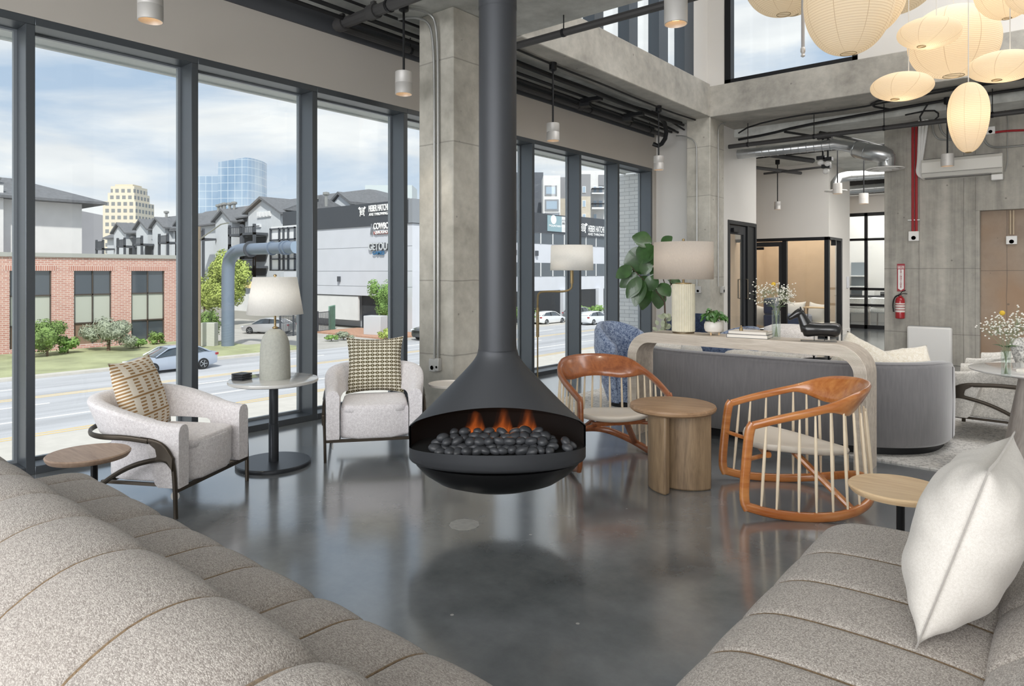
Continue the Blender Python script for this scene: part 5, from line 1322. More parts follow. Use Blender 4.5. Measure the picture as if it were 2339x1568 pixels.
def diffuser(px, py, d_, r, label):
    q = at_d(px, py, d_); t = thing('ceiling_diffuser', label, 'air diffuser', q)
    B().lathe([(r*.45, .03), (r, .012), (r, .0), (r*.93, -.004), (r*.80, .01)], n=48).build('outer_ring', M_pl, t)
    B().lathe([(r*.72, .004), (r*.74, -.012), (r*.45, -.018), (r*.42, -.008)], n=40).build('middle_ring', M_pl, t); B().lathe([(r*.34, -.012), (r*.33, -.026), (0, -.028)], n=32).build('centre_disc', M_pl, t)
diffuser(2022, 387, 10.45, .265, 'large white round diffuser under the shiny duct elbow')
g0 = at_d(1909, 436, 13.5); diffuser(1909, 437, 13.5, .21, 'second white round diffuser behind the pendant lamp')
duct('spiral duct bending down to the second diffuser', [g0 + Vector((0, 0, .02)), at_d(1909, 418, 13.5), at_d(1917, 407, 13.5), at_d(1935, 403, 13.5), at_d(2040, 396, 13.5)], [.10, .10, .10, .10, .10], [(3, 4, .05, .95, 8, .101)])
duct('dull spiral duct crossing above the far office partition', [at_d(1915, 437, 16.0), at_d(2060, 425, 16.0)], [.10, .10], [(0, 1, .05, .95, 8, .101)])
# recessed dark soffit with projector above far office
b = B(); b.box(-4.3, -2.2, 18.2, 18.4, 3.32, 3.70); o = b.build('trim_9', M_black); struct(o)
# cameras cluster
q = at_d(1884, 365, 11.3)
t = thing('camera_drop', 'black twin drop poles with white dome security cameras', 'security camera', (q.x, q.y, q.z))
for dx in (-.03, .05): B().tube([(dx, 0, 0), (dx, 0, 3.72-q.z)], .016, 8).build('drop_pole', M_black, t)
for k, (dx, dz) in enumerate(((-.05, -.02), (.06, -.05), (.03, -.17))):
    b = B(); b.obox((dx, -.02, dz+.05), .13, .11, .06); b.build('mount_box', M_black, t)
    b = B(); b.ell((dx, -.05, dz-.03), .055, .055, .05, 18, 10); b.build('dome_camera', M_pl, t)
B().obox((0, 0, 3.72-q.z-.05), .22, .1, .1).build('ceiling_mount', M_black, t)
# red conduits and AC lines
M_redc = pm('red_conduit', '9E1B22', .4)
for k, px in enumerate((2085, 2093)):
    q = onwall(px, 530, .025); conduit(['left red fire alarm conduit on the concrete wall', 'right red fire alarm conduit on the concrete wall'][k], [(q.x, q.y, q.z-.01), (q.x, q.y, 3.70)], .019, M_redc, 'red conduits on the concrete wall', 0)
q = onwall(2087, 503, .03); b = B(); b.box(-.08, .08, -.005, .02, -.008, .008); o = b.build('pipe_strap', M_emt, None); o.location = q; tag(o, 'galvanised strap holding the two red conduits', 'strap')
q0 = onwall(2105, 285, .05)
for k in range(3):
    a = onwall(2101+8*k, 285, .05); bq = onwall(2098+3*k, 372, .06); c = onwall(2094+5*k, 398, .06); d = onwall(2112, 409-3*k, .06)
    conduit(['left white refrigerant line dropping to the air conditioner', 'middle white refrigerant line dropping to the air conditioner', 'right white refrigerant line dropping to the air conditioner'][k], [a + Vector((0, 0, .08)), a, a.lerp(bq, .5), bq, c, d], .022, M_pl, 'white refrigerant lines', 2)
conduit('red cable running right from the junction box', [onwall(2270, 303, .03), onwall(2300, 299, .03), onwall(2360, 297, .03), onwall(2420, 300, .03)], .016, M_redc, None, 1)
for k, off in enumerate((0, 1)):
    x0, x1 = (2130, 2190) if k == 0 else (2146, 2190)
    conduit(['lower galvanised conduit bending right behind the pendant', 'upper galvanised conduit bending right behind the pendant'][k], [onwall(x0, 258, .03), onwall(x0, 300-8*k, .03), onwall(x0+10, 316-8*k, .03), onwall(x0+22, 320-6*k, .03), onwall(2190, 319-6*k, .03)], .013, M_emt, 'galvanised conduits high on the concrete wall', 2)
conduit('galvanised conduit swooping right from the junction box', [onwall(2246, 300, .03), onwall(2248, 322, .03), onwall(2262, 336, .03), onwall(2290, 337, .03), onwall(2360, 330, .03)], .014, M_emt, 'galvanised conduits high on the concrete wall', 2)
conduit('thin hanging cord above the air conditioner end', [onwall(2268, 243, .03), onwall(2296, 248, .03), onwall(2303, 270, .03), onwall(2300, 340, .03), onwall(2302, 370, .03), onwall(2296, 392, .03)], .006, M_emt, None, 2)
for k, px in enumerate((2308, 2315)):
    q = at_y(px, 536, YW+.11); conduit(['left cream conduit on the niche wall', 'right cream conduit on the niche wall'][k], [(q.x, q.y, q.z), (q.x, q.y, 2.29)], .012, pm('cream_conduit', 'C2AF95', .5), 'conduits in the niche', 0)
# office furniture seen through glass
M_wch = fabric('white_chair_fabric', 'D5D3CF', 'F0EEEA', sc=80, bump=.3)
def office_chair(loc, rz, label):
    t = thing('office_chair', label, 'chair', loc, rz, 'white chairs in the far office')
    b = B(); b.ell((0, 0, .42), .30, .30, .09, 20, 8, p=.6); b.build('seat', M_wch, t)
    rings = []
    for i in range(19):
        a = math.radians(70+220*i/18); p = Vector((.31*math.cos(a), .31*math.sin(a), 0)); n_ = p.normalized(); rings.append([p+Vector((0, 0, .50)), p+Vector((0, 0, .72)), p-n_*.07+Vector((0, 0, .74)), p-n_*.08+Vector((0, 0, .5))])
    b = B(); b.loft(rings); b.build('backrest', M_wch, t)
    for sx in (-1, 1):
        for sy in (-1, 1): B().tube([(.20*sx, .24*sy, .58 if sx < 0 else .4), (.26*sx, .27*sy, 0)], .018, 8).build('leg', M_ceruse, t)
q = at_y(1958, 748, 19.2); office_chair((q.x, 19.2, 0), PI/2+.3, 'white upholstered chair in the far office, left of the mullion')
q = at_y(2006, 748, 19.9); office_chair((q.x+.16, 19.75, 0), PI/2-.2, 'white upholstered chair in the far office, right of the mullion')
t = thing('office_desk', 'grey desk in the far office behind the white chairs', 'desk', (-4.3, 20.4, 0)); b = B(); b.box(-.9, 1.4, 0, .7, .72, .76); b.build('desk_top', M_gun, t); b = B(); b.box(-.85, -.6, .05, .65, 0, .72); b.box(.9, 1.3, .05, .65, 0, .72); b.build('pedestal', M_gun, t)
o = B().box(-.18, .18, 0, .02, -.45, .45).build('wall_art', pm('slate_art', '7C8489', .7), None); q = at_y(1960, 636, 21.15); o.location = (q.x, 21.15, q.z); tag(o, 'narrow grey picture on the far office wall', 'picture')
b = B(); b.box(-.5, .35, 0, .25, 0, .03); b.box(-.5, .35, 0, .25, -.3, -.27); o = b.build('wall_shelf', M_wch, None); q = at_y(1945, 632, 20.9); o.location = (q.x, 20.9, q.z); tag(o, 'pair of small white shelves on the far office wall', 'shelf')
t = thing('printer', 'white desk phone and papers on the far office desk', 'phone', (-4.35, 20.7, .762)); b = B(); b.obox((0, 0, .06), .3, .25, .12); b.build('body', M_pl, t); b = B(); b.obox((.4, 0, .04), .25, .2, .06, .2, .3); b.build('handset', M_black, t)
# glazed office interior
M_sofab = pm('navy_sofa_velvet', '23355C', .8, sheen=.6)
t = thing('lounge_sofa', 'navy velvet sofa inside the glazed office', 'sofa', (-5.0, 16.15, 0), 0); b = B(); b.box(-.55, .3, -.35, .5, .12, .42); b.build('seat', M_sofab, t, bev=.04, seg=3); b = B(); b.box(-.55, -.3, -.35, .5, .42, .8); b.build('backrest', M_sofab, t, bev=.05, seg=3); B().box(-.5, .25, -.3, .45, 0, .12).build('plinth', M_black, t)
for k, (px, py, lb, rz, m) in enumerate([(1815, 712, 'white pillow behind the glass of the office, left', .2, M_linen), (1866, 716, 'white pillow behind the glass of the office, right', -.3, M_linen), (1738, 722, 'pale pillow behind the glazed office door', .1, M_linen)]):
    q = at_y(px, py, 16.7 if k < 2 else 16.2); o = pillow_mesh(B(), .5, .5, .2, .08).build('throw_pillow', m, merge=True, ang=70); place(o, (q.x, q.y, q.z), (math.radians(78), .1*k, rz)); tag(o, lb, 'pillow')
t = thing('bench', 'tan bench inside the glazed office under the white pillows', 'bench', (-4.75, 16.75, 0)); b = B(); b.box(-.55, .5, -.25, .3, .18, .24); b.build('seat', M_fur, t, bev=.03); b = B(); b.box(-.5, .45, -.2, .28, 0, .18); b.build('base', pm('tan_panel', 'B7A086', .8), t)
t = thing('side_table', 'small thin-legged side table inside the glazed office', 'side table', (-4.38, 15.85, 0)); B().box(-.25, .25, -.15, .15, .60, .625).build('table_top', M_oakl, t)
for sx in (-.23, .23):
    for sy in (-.13, .13): B().tube([(sx, sy, 0), (sx, sy, .60)], .008, 6).build('leg', M_black, t)
# ================================================================ OUTSIDE
GZ = -4.4
def flat(name, x0, x1, y0, y1, z, m, th=.05): return B().box(x0, x1, y0, y1, z-th, z).build(name, m)
def asphalt():
    g = NG('asphalt'); x, y, z = g.xyz(); f = g.noise(1.2, g.coord((1, .06, 1)), det=6, rough=.6); f2 = g.noise(30, det=3)
    h = g.math('ADD', g.math('MULTIPLY', f, .7), g.math('MULTIPLY', f2, .3)); g.set(col=g.mix(g.ramp(h, [(.35, 0.), (.65, 1.)]), lin('9B9CA0'), lin('C4C5C9')), rough=.8); return g.m
M_asph = asphalt(); M_pave = pm('concrete_pavement', 'C3BFB8', .9, var=.06, vs=2); M_grass = pm('lawn_grass', 'A2A680', .95, var=.25, vs=.5, bump=.5, bs=20, bd=.05)
M_mulch = pm('pink_mulch', 'B58E78', .95, var=.15, vs=6); M_line = pm('road_paint', 'EFEDE8', .7); M_liney = pm('road_paint_yellow', 'D9C08A', .7)
struct(flat('ground', -400, -5.9, -120, 500, GZ-.06, pm('earth_ground', '9E9A90', .95, var=.1, vs=.2)))
struct(flat('road', -43.5, -27.6, -80, 300, GZ, M_asph)); struct(flat('sidewalk', -27.6, -6.4, -80, 300, GZ+.10, M_pave, .16))
struct(flat('lawn', -56.9, -44.0, -20, 27.5, GZ+.12, M_grass, .16)); struct(flat('kerb', -44.2, -43.5, -80, 27, GZ+.14, M_pave, .18))
struct(flat('driveway', -80, -43.5, 27.5, 43, GZ+.02, pm('worn_driveway', 'AEABA6', .9, var=.12, vs=.8))); struct(flat('planting_bed', -56, -45.2, 37.6, 43, GZ+.16, M_mulch, .2))
struct(flat('lawn_strip', -49.5, -44.6, 25.5, 29.5, GZ+.14, M_grass, .16)); struct(flat('forecourt', -48, -43.5, 43, 130, GZ+.1, M_pave, .16))
for k, (x, w, m, dash) in enumerate([(-28.6, .12, M_liney, 0), (-28.25, .12, M_liney, 0), (-31.5, .12, M_line, 0), (-34.9, .12, M_line, 1), (-36.8, .12, M_liney, 0), (-37.2, .12, M_liney, 0), (-40.3, .12, M_line, 1)]):
    b = B()
    if dash:
        y = -20
        while y < 160: b.box(x-w/2, x+w/2, y, y+3, GZ, GZ+.012); y += 9
    else: b.box(x-w/2, x+w/2, -60, 200, GZ, GZ+.012)
    struct(b.build('road_marking', m))
# --- brick building with three window bays
M_brick = brick_mat('red_brick', 'B98478', 'C99A8C', 'D6C6BE', .42, .14, 'y', .022, 0)
XBk = -58.0
t = thing('brick_building', 'two storey red brick building across the road behind the lawn', 'building', (XBk, 6, GZ))
Hb = 2.81-GZ
bays = [(14.195, 16.757), (18.205, 20.80), (22.241, 24.816), (9.9, 12.5), (5.6, 8.3)]
b = B(); b.box(-14, -.35, -6, 21.0, -.5, Hb-.3)
ys = -6.0
for a, c in sorted(bays):
    b.box(-.35, 0, ys, a-6, -.5, Hb-.3); b.box(-.35, 0, a-6, c-6, 1.50-GZ, Hb-.3); b.box(-.35, 0, a-6, c-6, -.5, .3); ys = c-6
b.box(-.35, 0, ys, 21.0, -.5, Hb-.3); b.build('wall', M_brick, t)
B().box(-14, .12, -6.1, 21.1, Hb-.3, Hb).build('parapet_cap', pm('grey_coping', 'A9AAA6', .8), t)
M_winf = pm('bronze_window_frame', '4C443E', .5); M_dglass = pm('dark_window_glass', '4A525A', .12, spec=.8, coat=.5); M_spand = pm('pale_spandrel', 'B9BDB3', .5); M_louv = pm('louvre_brown', '8A7462', .7)
for a, c in bays:
    y0, y1 = a-6, c-6; ym = (y0+y1)/2; w_ = B()
    for y in (y0, ym-.04, y1-.08): w_.box(-.28, -.12, y, y+.08, .3, 1.5-GZ)
    for z in (-.315-GZ, -2.485-GZ): w_.box(-.28, -.12, y0, y1, z-.05, z+.05)
    wf_ = w_.build('window_frame', M_winf, t)
    B().box(-.25, -.2, y0, y1, -.30-GZ, 1.5-GZ).build('upper_pane', M_dglass, wf_); B().box(-.25, -.2, y0, y1, -2.45-GZ, -.35-GZ).build('spandrel_panel', M_spand, wf_); B().box(-.25, -.2, y0, y1, .3, -2.5-GZ).build('lower_pane', M_louv if a < 22 else M_dglass, wf_)
# soldier course band
M_rowb = brick_mat('soldier_brick', 'B57A6C', 'C08C7E', 'D6C6BE', .14, .42, 'y', .022, 0)
for a, c in bays: B().box(0, .015, a-6-.3, c-6+.3, 1.5-GZ, 1.9-GZ).build('lintel', M_rowb, t)
# --- white stucco house behind brick building
M_stucco = pm('white_stucco', 'DCDCDC', .85, var=.04, vs=1); M_roofs = pm('grey_shingles', '6C6E72', .9, var=.15, vs=3, bump=.4, bs=8, bd=.05)
M_graywall = pm('grey_siding', 'C9CDD2', .85, var=.03); M_trimw = pm('white_trim', 'E3E4E6', .7); M_dark = pm('charcoal_panel', '4A4E55', .7)
XS = -78.0
def px_y(px, X): return at_x(px, 622, X).y
def px_z(px, py, X): return at_x(px, py, X).z
y1 = px_y(187, XS); zt = px_z(187, 467, XS)
t = thing('stucco_building', 'white stucco building with grey hip roof behind the brick building', 'building', (XS, y1, GZ))
b = B(); b.box(-12, 0, -22, 0, 0, zt-GZ); b.box(0, .9, -11, -6.8, 0, zt-GZ+1.2); b.build('wall', M_stucco, t)
b = B(); ze = zt-GZ; b.loft([[(-14, -24, ze), (1.6, -24, ze), (1.6, 1.8, ze), (-14, 1.8, ze)], [(-14, -24, ze+.25), (1.6, -24, ze+.25), (1.6, 1.8, ze+.25), (-14, 1.8, ze+.25)], [(-7, -15, ze+2.6), (-5, -15, ze+2.6), (-5, -4.5, ze+2.6), (-7, -4.5, ze+2.6)]]); b.build('roof', M_roofs, t, flat=True)
B().tube([(.05, -5.6, 0), (.05, -5.6, ze)], .08, 8).build('downpipe', M_dark, t)
for k in range(4): B().lathe([(.16, 0), (.16, .7), (.26, .75), (.26, .9)], (-2.5, -9+k*1.3, ze+1.4), n=12).build('roof_vent', M_emt, t)
B().box(-3, -.5, -13, -11.4, ze+.9, ze+2.7).build('chimney', M_roofs, t)
# --- grey apartment rows with gables (plane facing us)
def house_row(name, label, Yp, specs, zbase, depth=14):
    """specs: (pxL, pxR, y_eave, [ (pxl, pxpeak, pxr, ypeak, yeave) ], yridge, pxridgeL, pxridgeR)"""
    t = thing(name, label, 'building', (0, 0, 0))
    for (xl, xr, ye, ye2, gables, yr) in specs:
        A, C = at_y(xl, ye, Yp), at_y(xr, ye2, Yp); z0 = min(A.z, C.z)
        b = B(); b.prism([(A.x, Yp, zbase), (C.x, Yp, zbase), (C.x, Yp, C.z), (A.x, Yp, A.z)], (0, depth, 0)); b.build('wall', M_graywall, t)
        R1, R2 = at_y(xl, yr[0], Yp+depth/2), at_y(xr, yr[1], Yp+depth/2)
        b = B(); o_ = .7
        b.loft([[(A.x-.5, Yp-o_, A.z-.1), (A.x-.5, Yp-o_, A.z+.12), (A.x, Yp+depth/2, R1.z), (A.x-.5, Yp+depth+o_, A.z)], [(C.x+.5, Yp-o_, C.z-.1), (C.x+.5, Yp-o_, C.z+.12), (C.x, Yp+depth/2, R2.z), (C.x+.5, Yp+depth+o_, C.z)]]); b.build('roof', M_roofs, t, flat=True)
        for (gl, gp, gr, yp, yg) in gables:
            L_, P_, R_ = at_y(gl, yg, Yp-1.2), at_y(gp, yp, Yp-1.2), at_y(gr, yg, Yp-1.2)
            b = B(); b.prism([(L_.x, Yp-1.2, zbase), (R_.x, Yp-1.2, zbase), (R_.x, Yp-1.2, R_.z), (P_.x, Yp-1.2, P_.z), (L_.x, Yp-1.2, L_.z)], (0, 3, 0)); b.build('gable_wall', M_graywall, t)
            b = B(); ov = .5; nx = (R_.x-L_.x)*.10
            b.prism([(L_.x-nx, Yp-1.2-ov, L_.z-.25), (P_.x, Yp-1.2-ov, P_.z+.1), (R_.x+nx, Yp-1.2-ov, R_.z-.25), (R_.x+nx, Yp-1.2-ov, R_.z+.0), (P_.x, Yp-1.2-ov, P_.z+.45), (L_.x-nx, Yp-1.2-ov, L_.z+.0)], (0, depth/2+.5, 0)); b.build('gable_roof', M_roofs, t, flat=True)
    return t
Yp = 50.0
t = house_row('apartment_building', 'grey gabled apartment row behind the brick building and green tree', Yp, [
    (245, 310, 545, 543, [(260, 272, 288, 514, 532)], (520, 518)),
    (300, 420, 534, 526, [(311, 323, 338, 506, 523), (348, 360, 377, 502, 519), (404, 418, 436, 496, 514)], (505, 492)),
    (400, 560, 524, 505, [(492, 511, 530, 484, 505)], (492, 470)),
    (548, 660, 500, 480, [(567, 600, 640, 457, 486)], (470, 455))], GZ, 10)
def bwin(t, px0, py0, px1, py1, Y, m, fr=True, nm='window', dy=.12):
    a, c = at_y(px0, py1, Y), at_y(px1, py0, Y)
    f = B().box(a.x, c.x, Y-dy, Y+.1, a.z, c.z).build(nm, M_trimw if fr else m, t)
    if fr:
        e = (c.x-a.x)*.16; B().box(a.x+e, c.x-e, Y-dy-.04, Y-dy+.02, a.z+e, c.z-e).build('pane', m, f)
for (a, b_, c, d_) in [(352,532,358,545),(376,530,382,543),(292,541,297,553),(357,560,364,577),(376,560,383,577),(503,515,511,531),(527,513,535,529),(533,545,543,566),(622,505,632,519),(318,532,328,542)]: bwin(t, a, b_, c, d_, Yp-.02, M_dglass)
for (a, b_, c, d_) in [(588,484,596,498),(597,484,604,497),(605,483,611,496),(612,482,619,495),(583,513,596,520),(516,490,520,497)]: bwin(t, a, b_, c, d_, Yp-1.25, M_trimw if d_ < 500 else M_dglass, True)
def balcony(px0, px1, py, py1, Y, dep=2.0, floors=1):
    a, c = at_y(px0, py1, Y), at_y(px1, py, Y)
    B().box(a.x, c.x, Y-dep, Y, a.z-.2, a.z+.1).build('balcony_slab', M_dark, t); b = B()
    n = 14
    for i in range(n+1): x = a.x+(c.x-a.x)*i/n; b.box(x-.03, x+.03, Y-dep, Y-dep+.06, a.z+.1, c.z)
    b.box(a.x, c.x, Y-dep, Y-dep+.08, c.z, c.z+.1); b.box(a.x, a.x+.35, Y-dep, Y-dep+.3, GZ, c.z+.4); b.box(c.x-.35, c.x, Y-dep, Y-dep+.3, GZ, c.z+.4); b.build('balcony_railing', M_dark, t)
for (a, c, y, yy) in [(552,582,521,539),(582,612,520,536),(552,582,565,580),(582,612,563,578),(552,582,596,612),(582,612,594,610),(294,312,549,564),(331,352,545,560),(390,412,540,556),(470,494,530,548),(245,262,553,570)]: balcony(a, c, y, yy, Yp-1.3)
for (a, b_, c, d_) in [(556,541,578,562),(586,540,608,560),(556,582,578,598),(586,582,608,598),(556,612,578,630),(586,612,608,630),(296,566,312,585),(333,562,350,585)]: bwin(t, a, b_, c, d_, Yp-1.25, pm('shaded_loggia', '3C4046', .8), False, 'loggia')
for k, (px, py) in enumerate([(499,478),(506,476),(513,474),(535,472),(525,474),(380,492),(745,452),(720,462)]):
    q = at_y(px, py, Yp+4); B().lathe([(.22, -1.2), (.22, .3), (.45, .4), (.45, .7), (.1, .8)], q, n=10).build('roof_vent', M_emt, t)
# second apartment volume behind the signed building
t = thing('apartment_building', 'grey roofed apartment block rising behind the sign-bearing building', 'building', (0, 0, 0))
Yq = 62.0; A, C, R1, R2 = at_y(640, 500, Yq), at_y(950, 470, Yq), at_y(655, 456, Yq+7), at_y(848, 433, Yq+7)
R3 = at_y(1000, 470, Yq+7)
b = B(); b.prism([(A.x, Yq, GZ), (C.x, Yq, GZ), (C.x, Yq, C.z-1), (A.x, Yq, A.z-1)], (0, 14, 0)); b.build('wall', M_graywall, t)
b = B(); b.loft([[(A.x-1, Yq-.7, A.z-1), (C.x+1, Yq-.7, C.z-1), (C.x+1, Yq+15, C.z-1), (A.x-1, Yq+15, A.z-1)], [(A.x, Yq+6.5, R1.z), (R2.x, Yq+6.5, R2.z), (R2.x, Yq+8, R2.z), (A.x, Yq+8, R1.z)]]); b.build('roof', M_roofs, t, flat=True)
L_, P_, R_ = at_y(755, 472, Yq-1), at_y(775, 446, Yq-1), at_y(790, 460, Yq-1); P_ = at_y(776, 446, Yq-1)
b = B(); b.prism([(L_.x, Yq-1, L_.z-3), (R_.x+1, Yq-1, L_.z-3), (R_.x+1, Yq-1, L_.z), (P_.x, Yq-1, P_.z), (L_.x, Yq-1, L_.z)], (0, 6, 0)); b.build('gable_wall', M_graywall, t)
b = B(); b.prism([(L_.x-.5, Yq-1.4, L_.z), (P_.x, Yq-1.4, P_.z+.1), (R_.x+1.5, Yq-1.4, L_.z), (R_.x+1.5, Yq-1.4, L_.z+.4), (P_.x, Yq-1.4, P_.z+.5), (L_.x-.5, Yq-1.4, L_.z+.4)], (0, 6, 0)); b.build('gable_roof', M_roofs, t, flat=True)
# --- white building with signs
YE, XE = 43.5, -48.4
M_ewall = pm('white_panel_wall', 'CDD0D8', .8, var=.03, vs=.6); M_band = pm('charcoal_band', '44484F', .6); M_bandl = pm('grey_band', '8B8F95', .6)
t = thing('commercial_building', 'white commercial building with charcoal band and entertainment signs', 'building', (XE, YE, GZ))
HT = 8.35-GZ; ZB = 6.05-GZ; ZL = -1.0-GZ
b = B(); b.box(-22, 0, 0, 15, ZL, ZB); b.box(-11, 0, 15, 66, ZL, ZB); b.box(-22, -8.5, 1.6, 15, 0, ZL); b.box(-8.5, -1.5, 8, 66, 0, ZL); b.box(-1.6, 0, -.02, 1.4, 0, ZL); b.build('wall', M_ewall, t)
b = B(); b.box(-22.1, .12, -.1, 15, ZB, HT); b.box(-11.1, .12, 15, 66.1, ZB, HT); b.build('parapet_band', M_band, t)
b = B(); b.box(-.4, .16, -.14, 14.5, ZB+.05, HT+.05); b.build('corner_band', M_bandl, t)
b = B(); b.box(-8.4, -1.7, .6, .8, 0, ZL); b.build('garage_recess', pm('dark_recess', '2F3237', .9), t)
b = B(); b.box(-22, -8.4, .1, .3, .8, ZL-.1); b.build('white_fence_wall', M_stucco, t)
for z in (3.9, 1.5, -.05): B().box(-22.01, -.01, -.012, 0, z-GZ, z-GZ+.035).build('wall_joint', M_bandl, t)
# street-face glazing strips
for z0, z1, y0, y1 in ((4.75, 6.0, 8, 39), (.9, 2.5, 8, 39)):
    f = B().box(-.05, .04, y0, y1, z0-GZ, z1-GZ).build('window_strip', M_dglass, t); b = B()
    y = y0
    while y <= y1: b.box(.04, .10, y, y+.12, z0-GZ, z1-GZ); y += 2.4
    b.build('mullions', M_trimw, f)
B().box(-.1, .05, 10, 60, 0, ZL+.2).build('ground_floor_glazing', pm('dark_recess', '2F3237', .9), t)
for y in (16, 24, 32, 40): B().box(-.3, .5, y, y+1.2, 0, ZL+.3).build('pilaster', M_ewall, t)
for y in (15, 19, 27, 35, 42): B().box(.04, .3, y, y+.35, 3.3-GZ, 3.9-GZ).build('wall_lamp', M_dark, t)
B().box(-11.5, -11.2, -.25, 0, -.2-GZ+.6, .35-GZ+.6).build('wall_lamp', M_dark, t)
M_sw = pm('sign_white_letters', 'F2F2F2', .6); M_sblue = pm('sign_blue_letters', '2F6C9A', .6); M_sred = pm('sign_dull_red', 'A25A55', .6); M_sgrey = pm('sign_grey_letters', '7C8086', .6)
RXm = Matrix.Rotation(PI/2, 4, 'X')
def wtext(s, px, py, hpx, m, par, x_scale=1.0, off=.15, align='LEFT', nm='lettering', endpx=None):
    """text on the end wall (facing -Y)"""
    q = at_y(px, py, YE-off); k = q.dot(FWD)/FPX if True else 1; k = (q-EYE).dot(FWD)/FPX
    h = hpx*k; sx = x_scale
    o = text(s, nm, m, Matrix.Translation(q - Vector((XE, YE, GZ))) @ RXm @ Matrix.Diagonal((sx, 1, 1, 1)), h/.70, par, .03, align); return o
wtext('HEBER HATCHET', 842, 478, 14, M_sw, t, .50); wtext('AXE THROWING', 843, 491, 6.0, M_sw, t, 1.0)
wtext('COWBOY', 854, 519, 14, M_band, t, .68, .10); wtext('COWBOY', 853, 518.2, 14, M_sw, t, .68, .2); 
a, c = at_y(853, 536, YE-.12), at_y(925, 525, YE-.12); b = B(); b.box(a.x-XE, c.x-XE, -.12, -.08, a.z-GZ, c.z-GZ); b.build('sign_panel', M_sred, t); wtext('QUICKSHOT', 856, 531.5, 6.5, M_sw, t, .95, .16)
wtext('GETOUT', 842.5, 565.6, 17, M_band, t, .84, .08); wtext('GETOUT', 841.5, 565, 16.2, pm('sign_silver_letters', 'C4C8CC', .5), t, .84, .2); wtext('GAMES', 851, 579, 8, M_sblue, t, 1.15, .15)
def target_logo(cx, cz, r, frame):
    """ring target with two crossed axe heads, on a plane given by frame (matrix)"""
    b = B()
    def ringp(r0, r1, n=28):
        rings = [[frame @ Vector((cx+rr*math.cos(2*PI*i/n), cz+rr*math.sin(2*PI*i/n), d)) for i in range(n)] for rr, d in ((r0, 0), (r0, .05), (r1, .05), (r1, 0))]
        b.loft(rings, cap=False)
    ringp(r*.62, r*.80); ringp(r*.30, r*.45); ringp(.001, r*.14)
    for s in (-1, 1):
        pts = [(s*.50, .62), (s*.85, 1.0), (s*1.3, .75), (s*1.1, .45), (s*.82, .35)]
        b.prism([frame @ Vector((cx+x*r, cz+z*r, 0)) for x, z in pts], (frame.to_3x3() @ Vector((0, 0, .05))))
        pts = [(s*.5, -.62), (s*.62, -1.1), (s*.8, -1.05), (s*.66, -.5)]
        b.prism([frame @ Vector((cx+x*r, cz+z*r, 0)) for x, z in pts], (frame.to_3x3() @ Vector((0, 0, .05))))
    return b.build('target_emblem', M_sw, t)
q = at_y(827.5, 483, YE-.13); k = (q-EYE).dot(FWD)/FPX
target_logo(0, 0, 10.5*k, Matrix.Translation(q - Vector((XE, YE, GZ))) @ RXm)
# gunslinger-like figure beside the cowboy word: plain narrow emblem strip
a = at_y(849, 524, YE-.12); k = (a-EYE).dot(FWD)/FPX; b = B(); b.prism([Vector((x*k, 0, z*k)) + a - Vector((XE, YE, GZ)) for x, z in [(-4, 11), (0, 13), (2, 9), (1, 5), (4, 0), (2, -6), (3, -13), (-1, -13), (-2, -5), (-4, -12), (-6, -12), (-4, 0), (-2, 6)]], (0, .05, 0)); b.build('figure_emblem', M_sgrey, t)
# street side sign
XSg = XE+.18
def stext(s, px, py, hpx, m, xs=1):
    q = at_x(px, py, XSg); k = (q-EYE).dot(FWD)/FPX
    M_ = Matrix.Translation(q - Vector((XE, YE, GZ))) @ Matrix.Rotation(PI/2, 4, 'Z') @ RXm @ Matrix.Diagonal((xs, 1, 1, 1))
    return text(s, 'lettering', m, M_, hpx*k/.70, t, .03, 'LEFT')
sg1, sg2 = at_x(1322, 515, XE), at_x(1420, 515, XE)
b = B(); b.box(.12, .2, sg1.y-YE-1, sg2.y-YE+8, ZB-.1, HT+.1); b.build('sign_board', M_band, t)
stext('HEBER HATCHET', 1343, 523, 14, M_sw, .50); stext('AXE THROWING', 1343, 535, 5.5, M_sw, 1.35)
q = at_x(1331, 520, XSg); k = (q-EYE).dot(FWD)/FPX; target_logo(0, 0, 11*k, Matrix.Translation(q - Vector((XE, YE, GZ))) @ Matrix.Rotation(PI/2, 4, 'Z') @ RXm @ Matrix.Diagonal((1.35, 1, 1, 1)))
a, c, d_ = at_x(1248, 505, XE), at_x(1280, 505, XE), at_x(1302, 505, XE)
B().box(.13, .2, a.y-YE, c.y-YE, 6.3-GZ, 8.2-GZ).build('banner', pm('teal_banner', '8FA9B2', .7), t); B().box(.13, .2, c.y-YE, d_.y-YE, 6.3-GZ, 8.2-GZ).build('banner', M_stucco, t)
stext('MOUNTAIN WEST', 1254, 515.5, 4.5, M_sw, 1.3); stext('AVAILABLE', 1283, 504, 4, M_bandl, 1.5); stext('801.456', 1284, 511, 4.5, M_band, 1.6)
q = at_x(1264, 502, XSg); b = B(); b.lathe([(.55, 0), (.55, .05)], n=24); o = b.build('banner_disc', M_sw, t); o.location = q - Vector((XE, YE, GZ)); o.rotation_euler = (0, PI/2, 0)
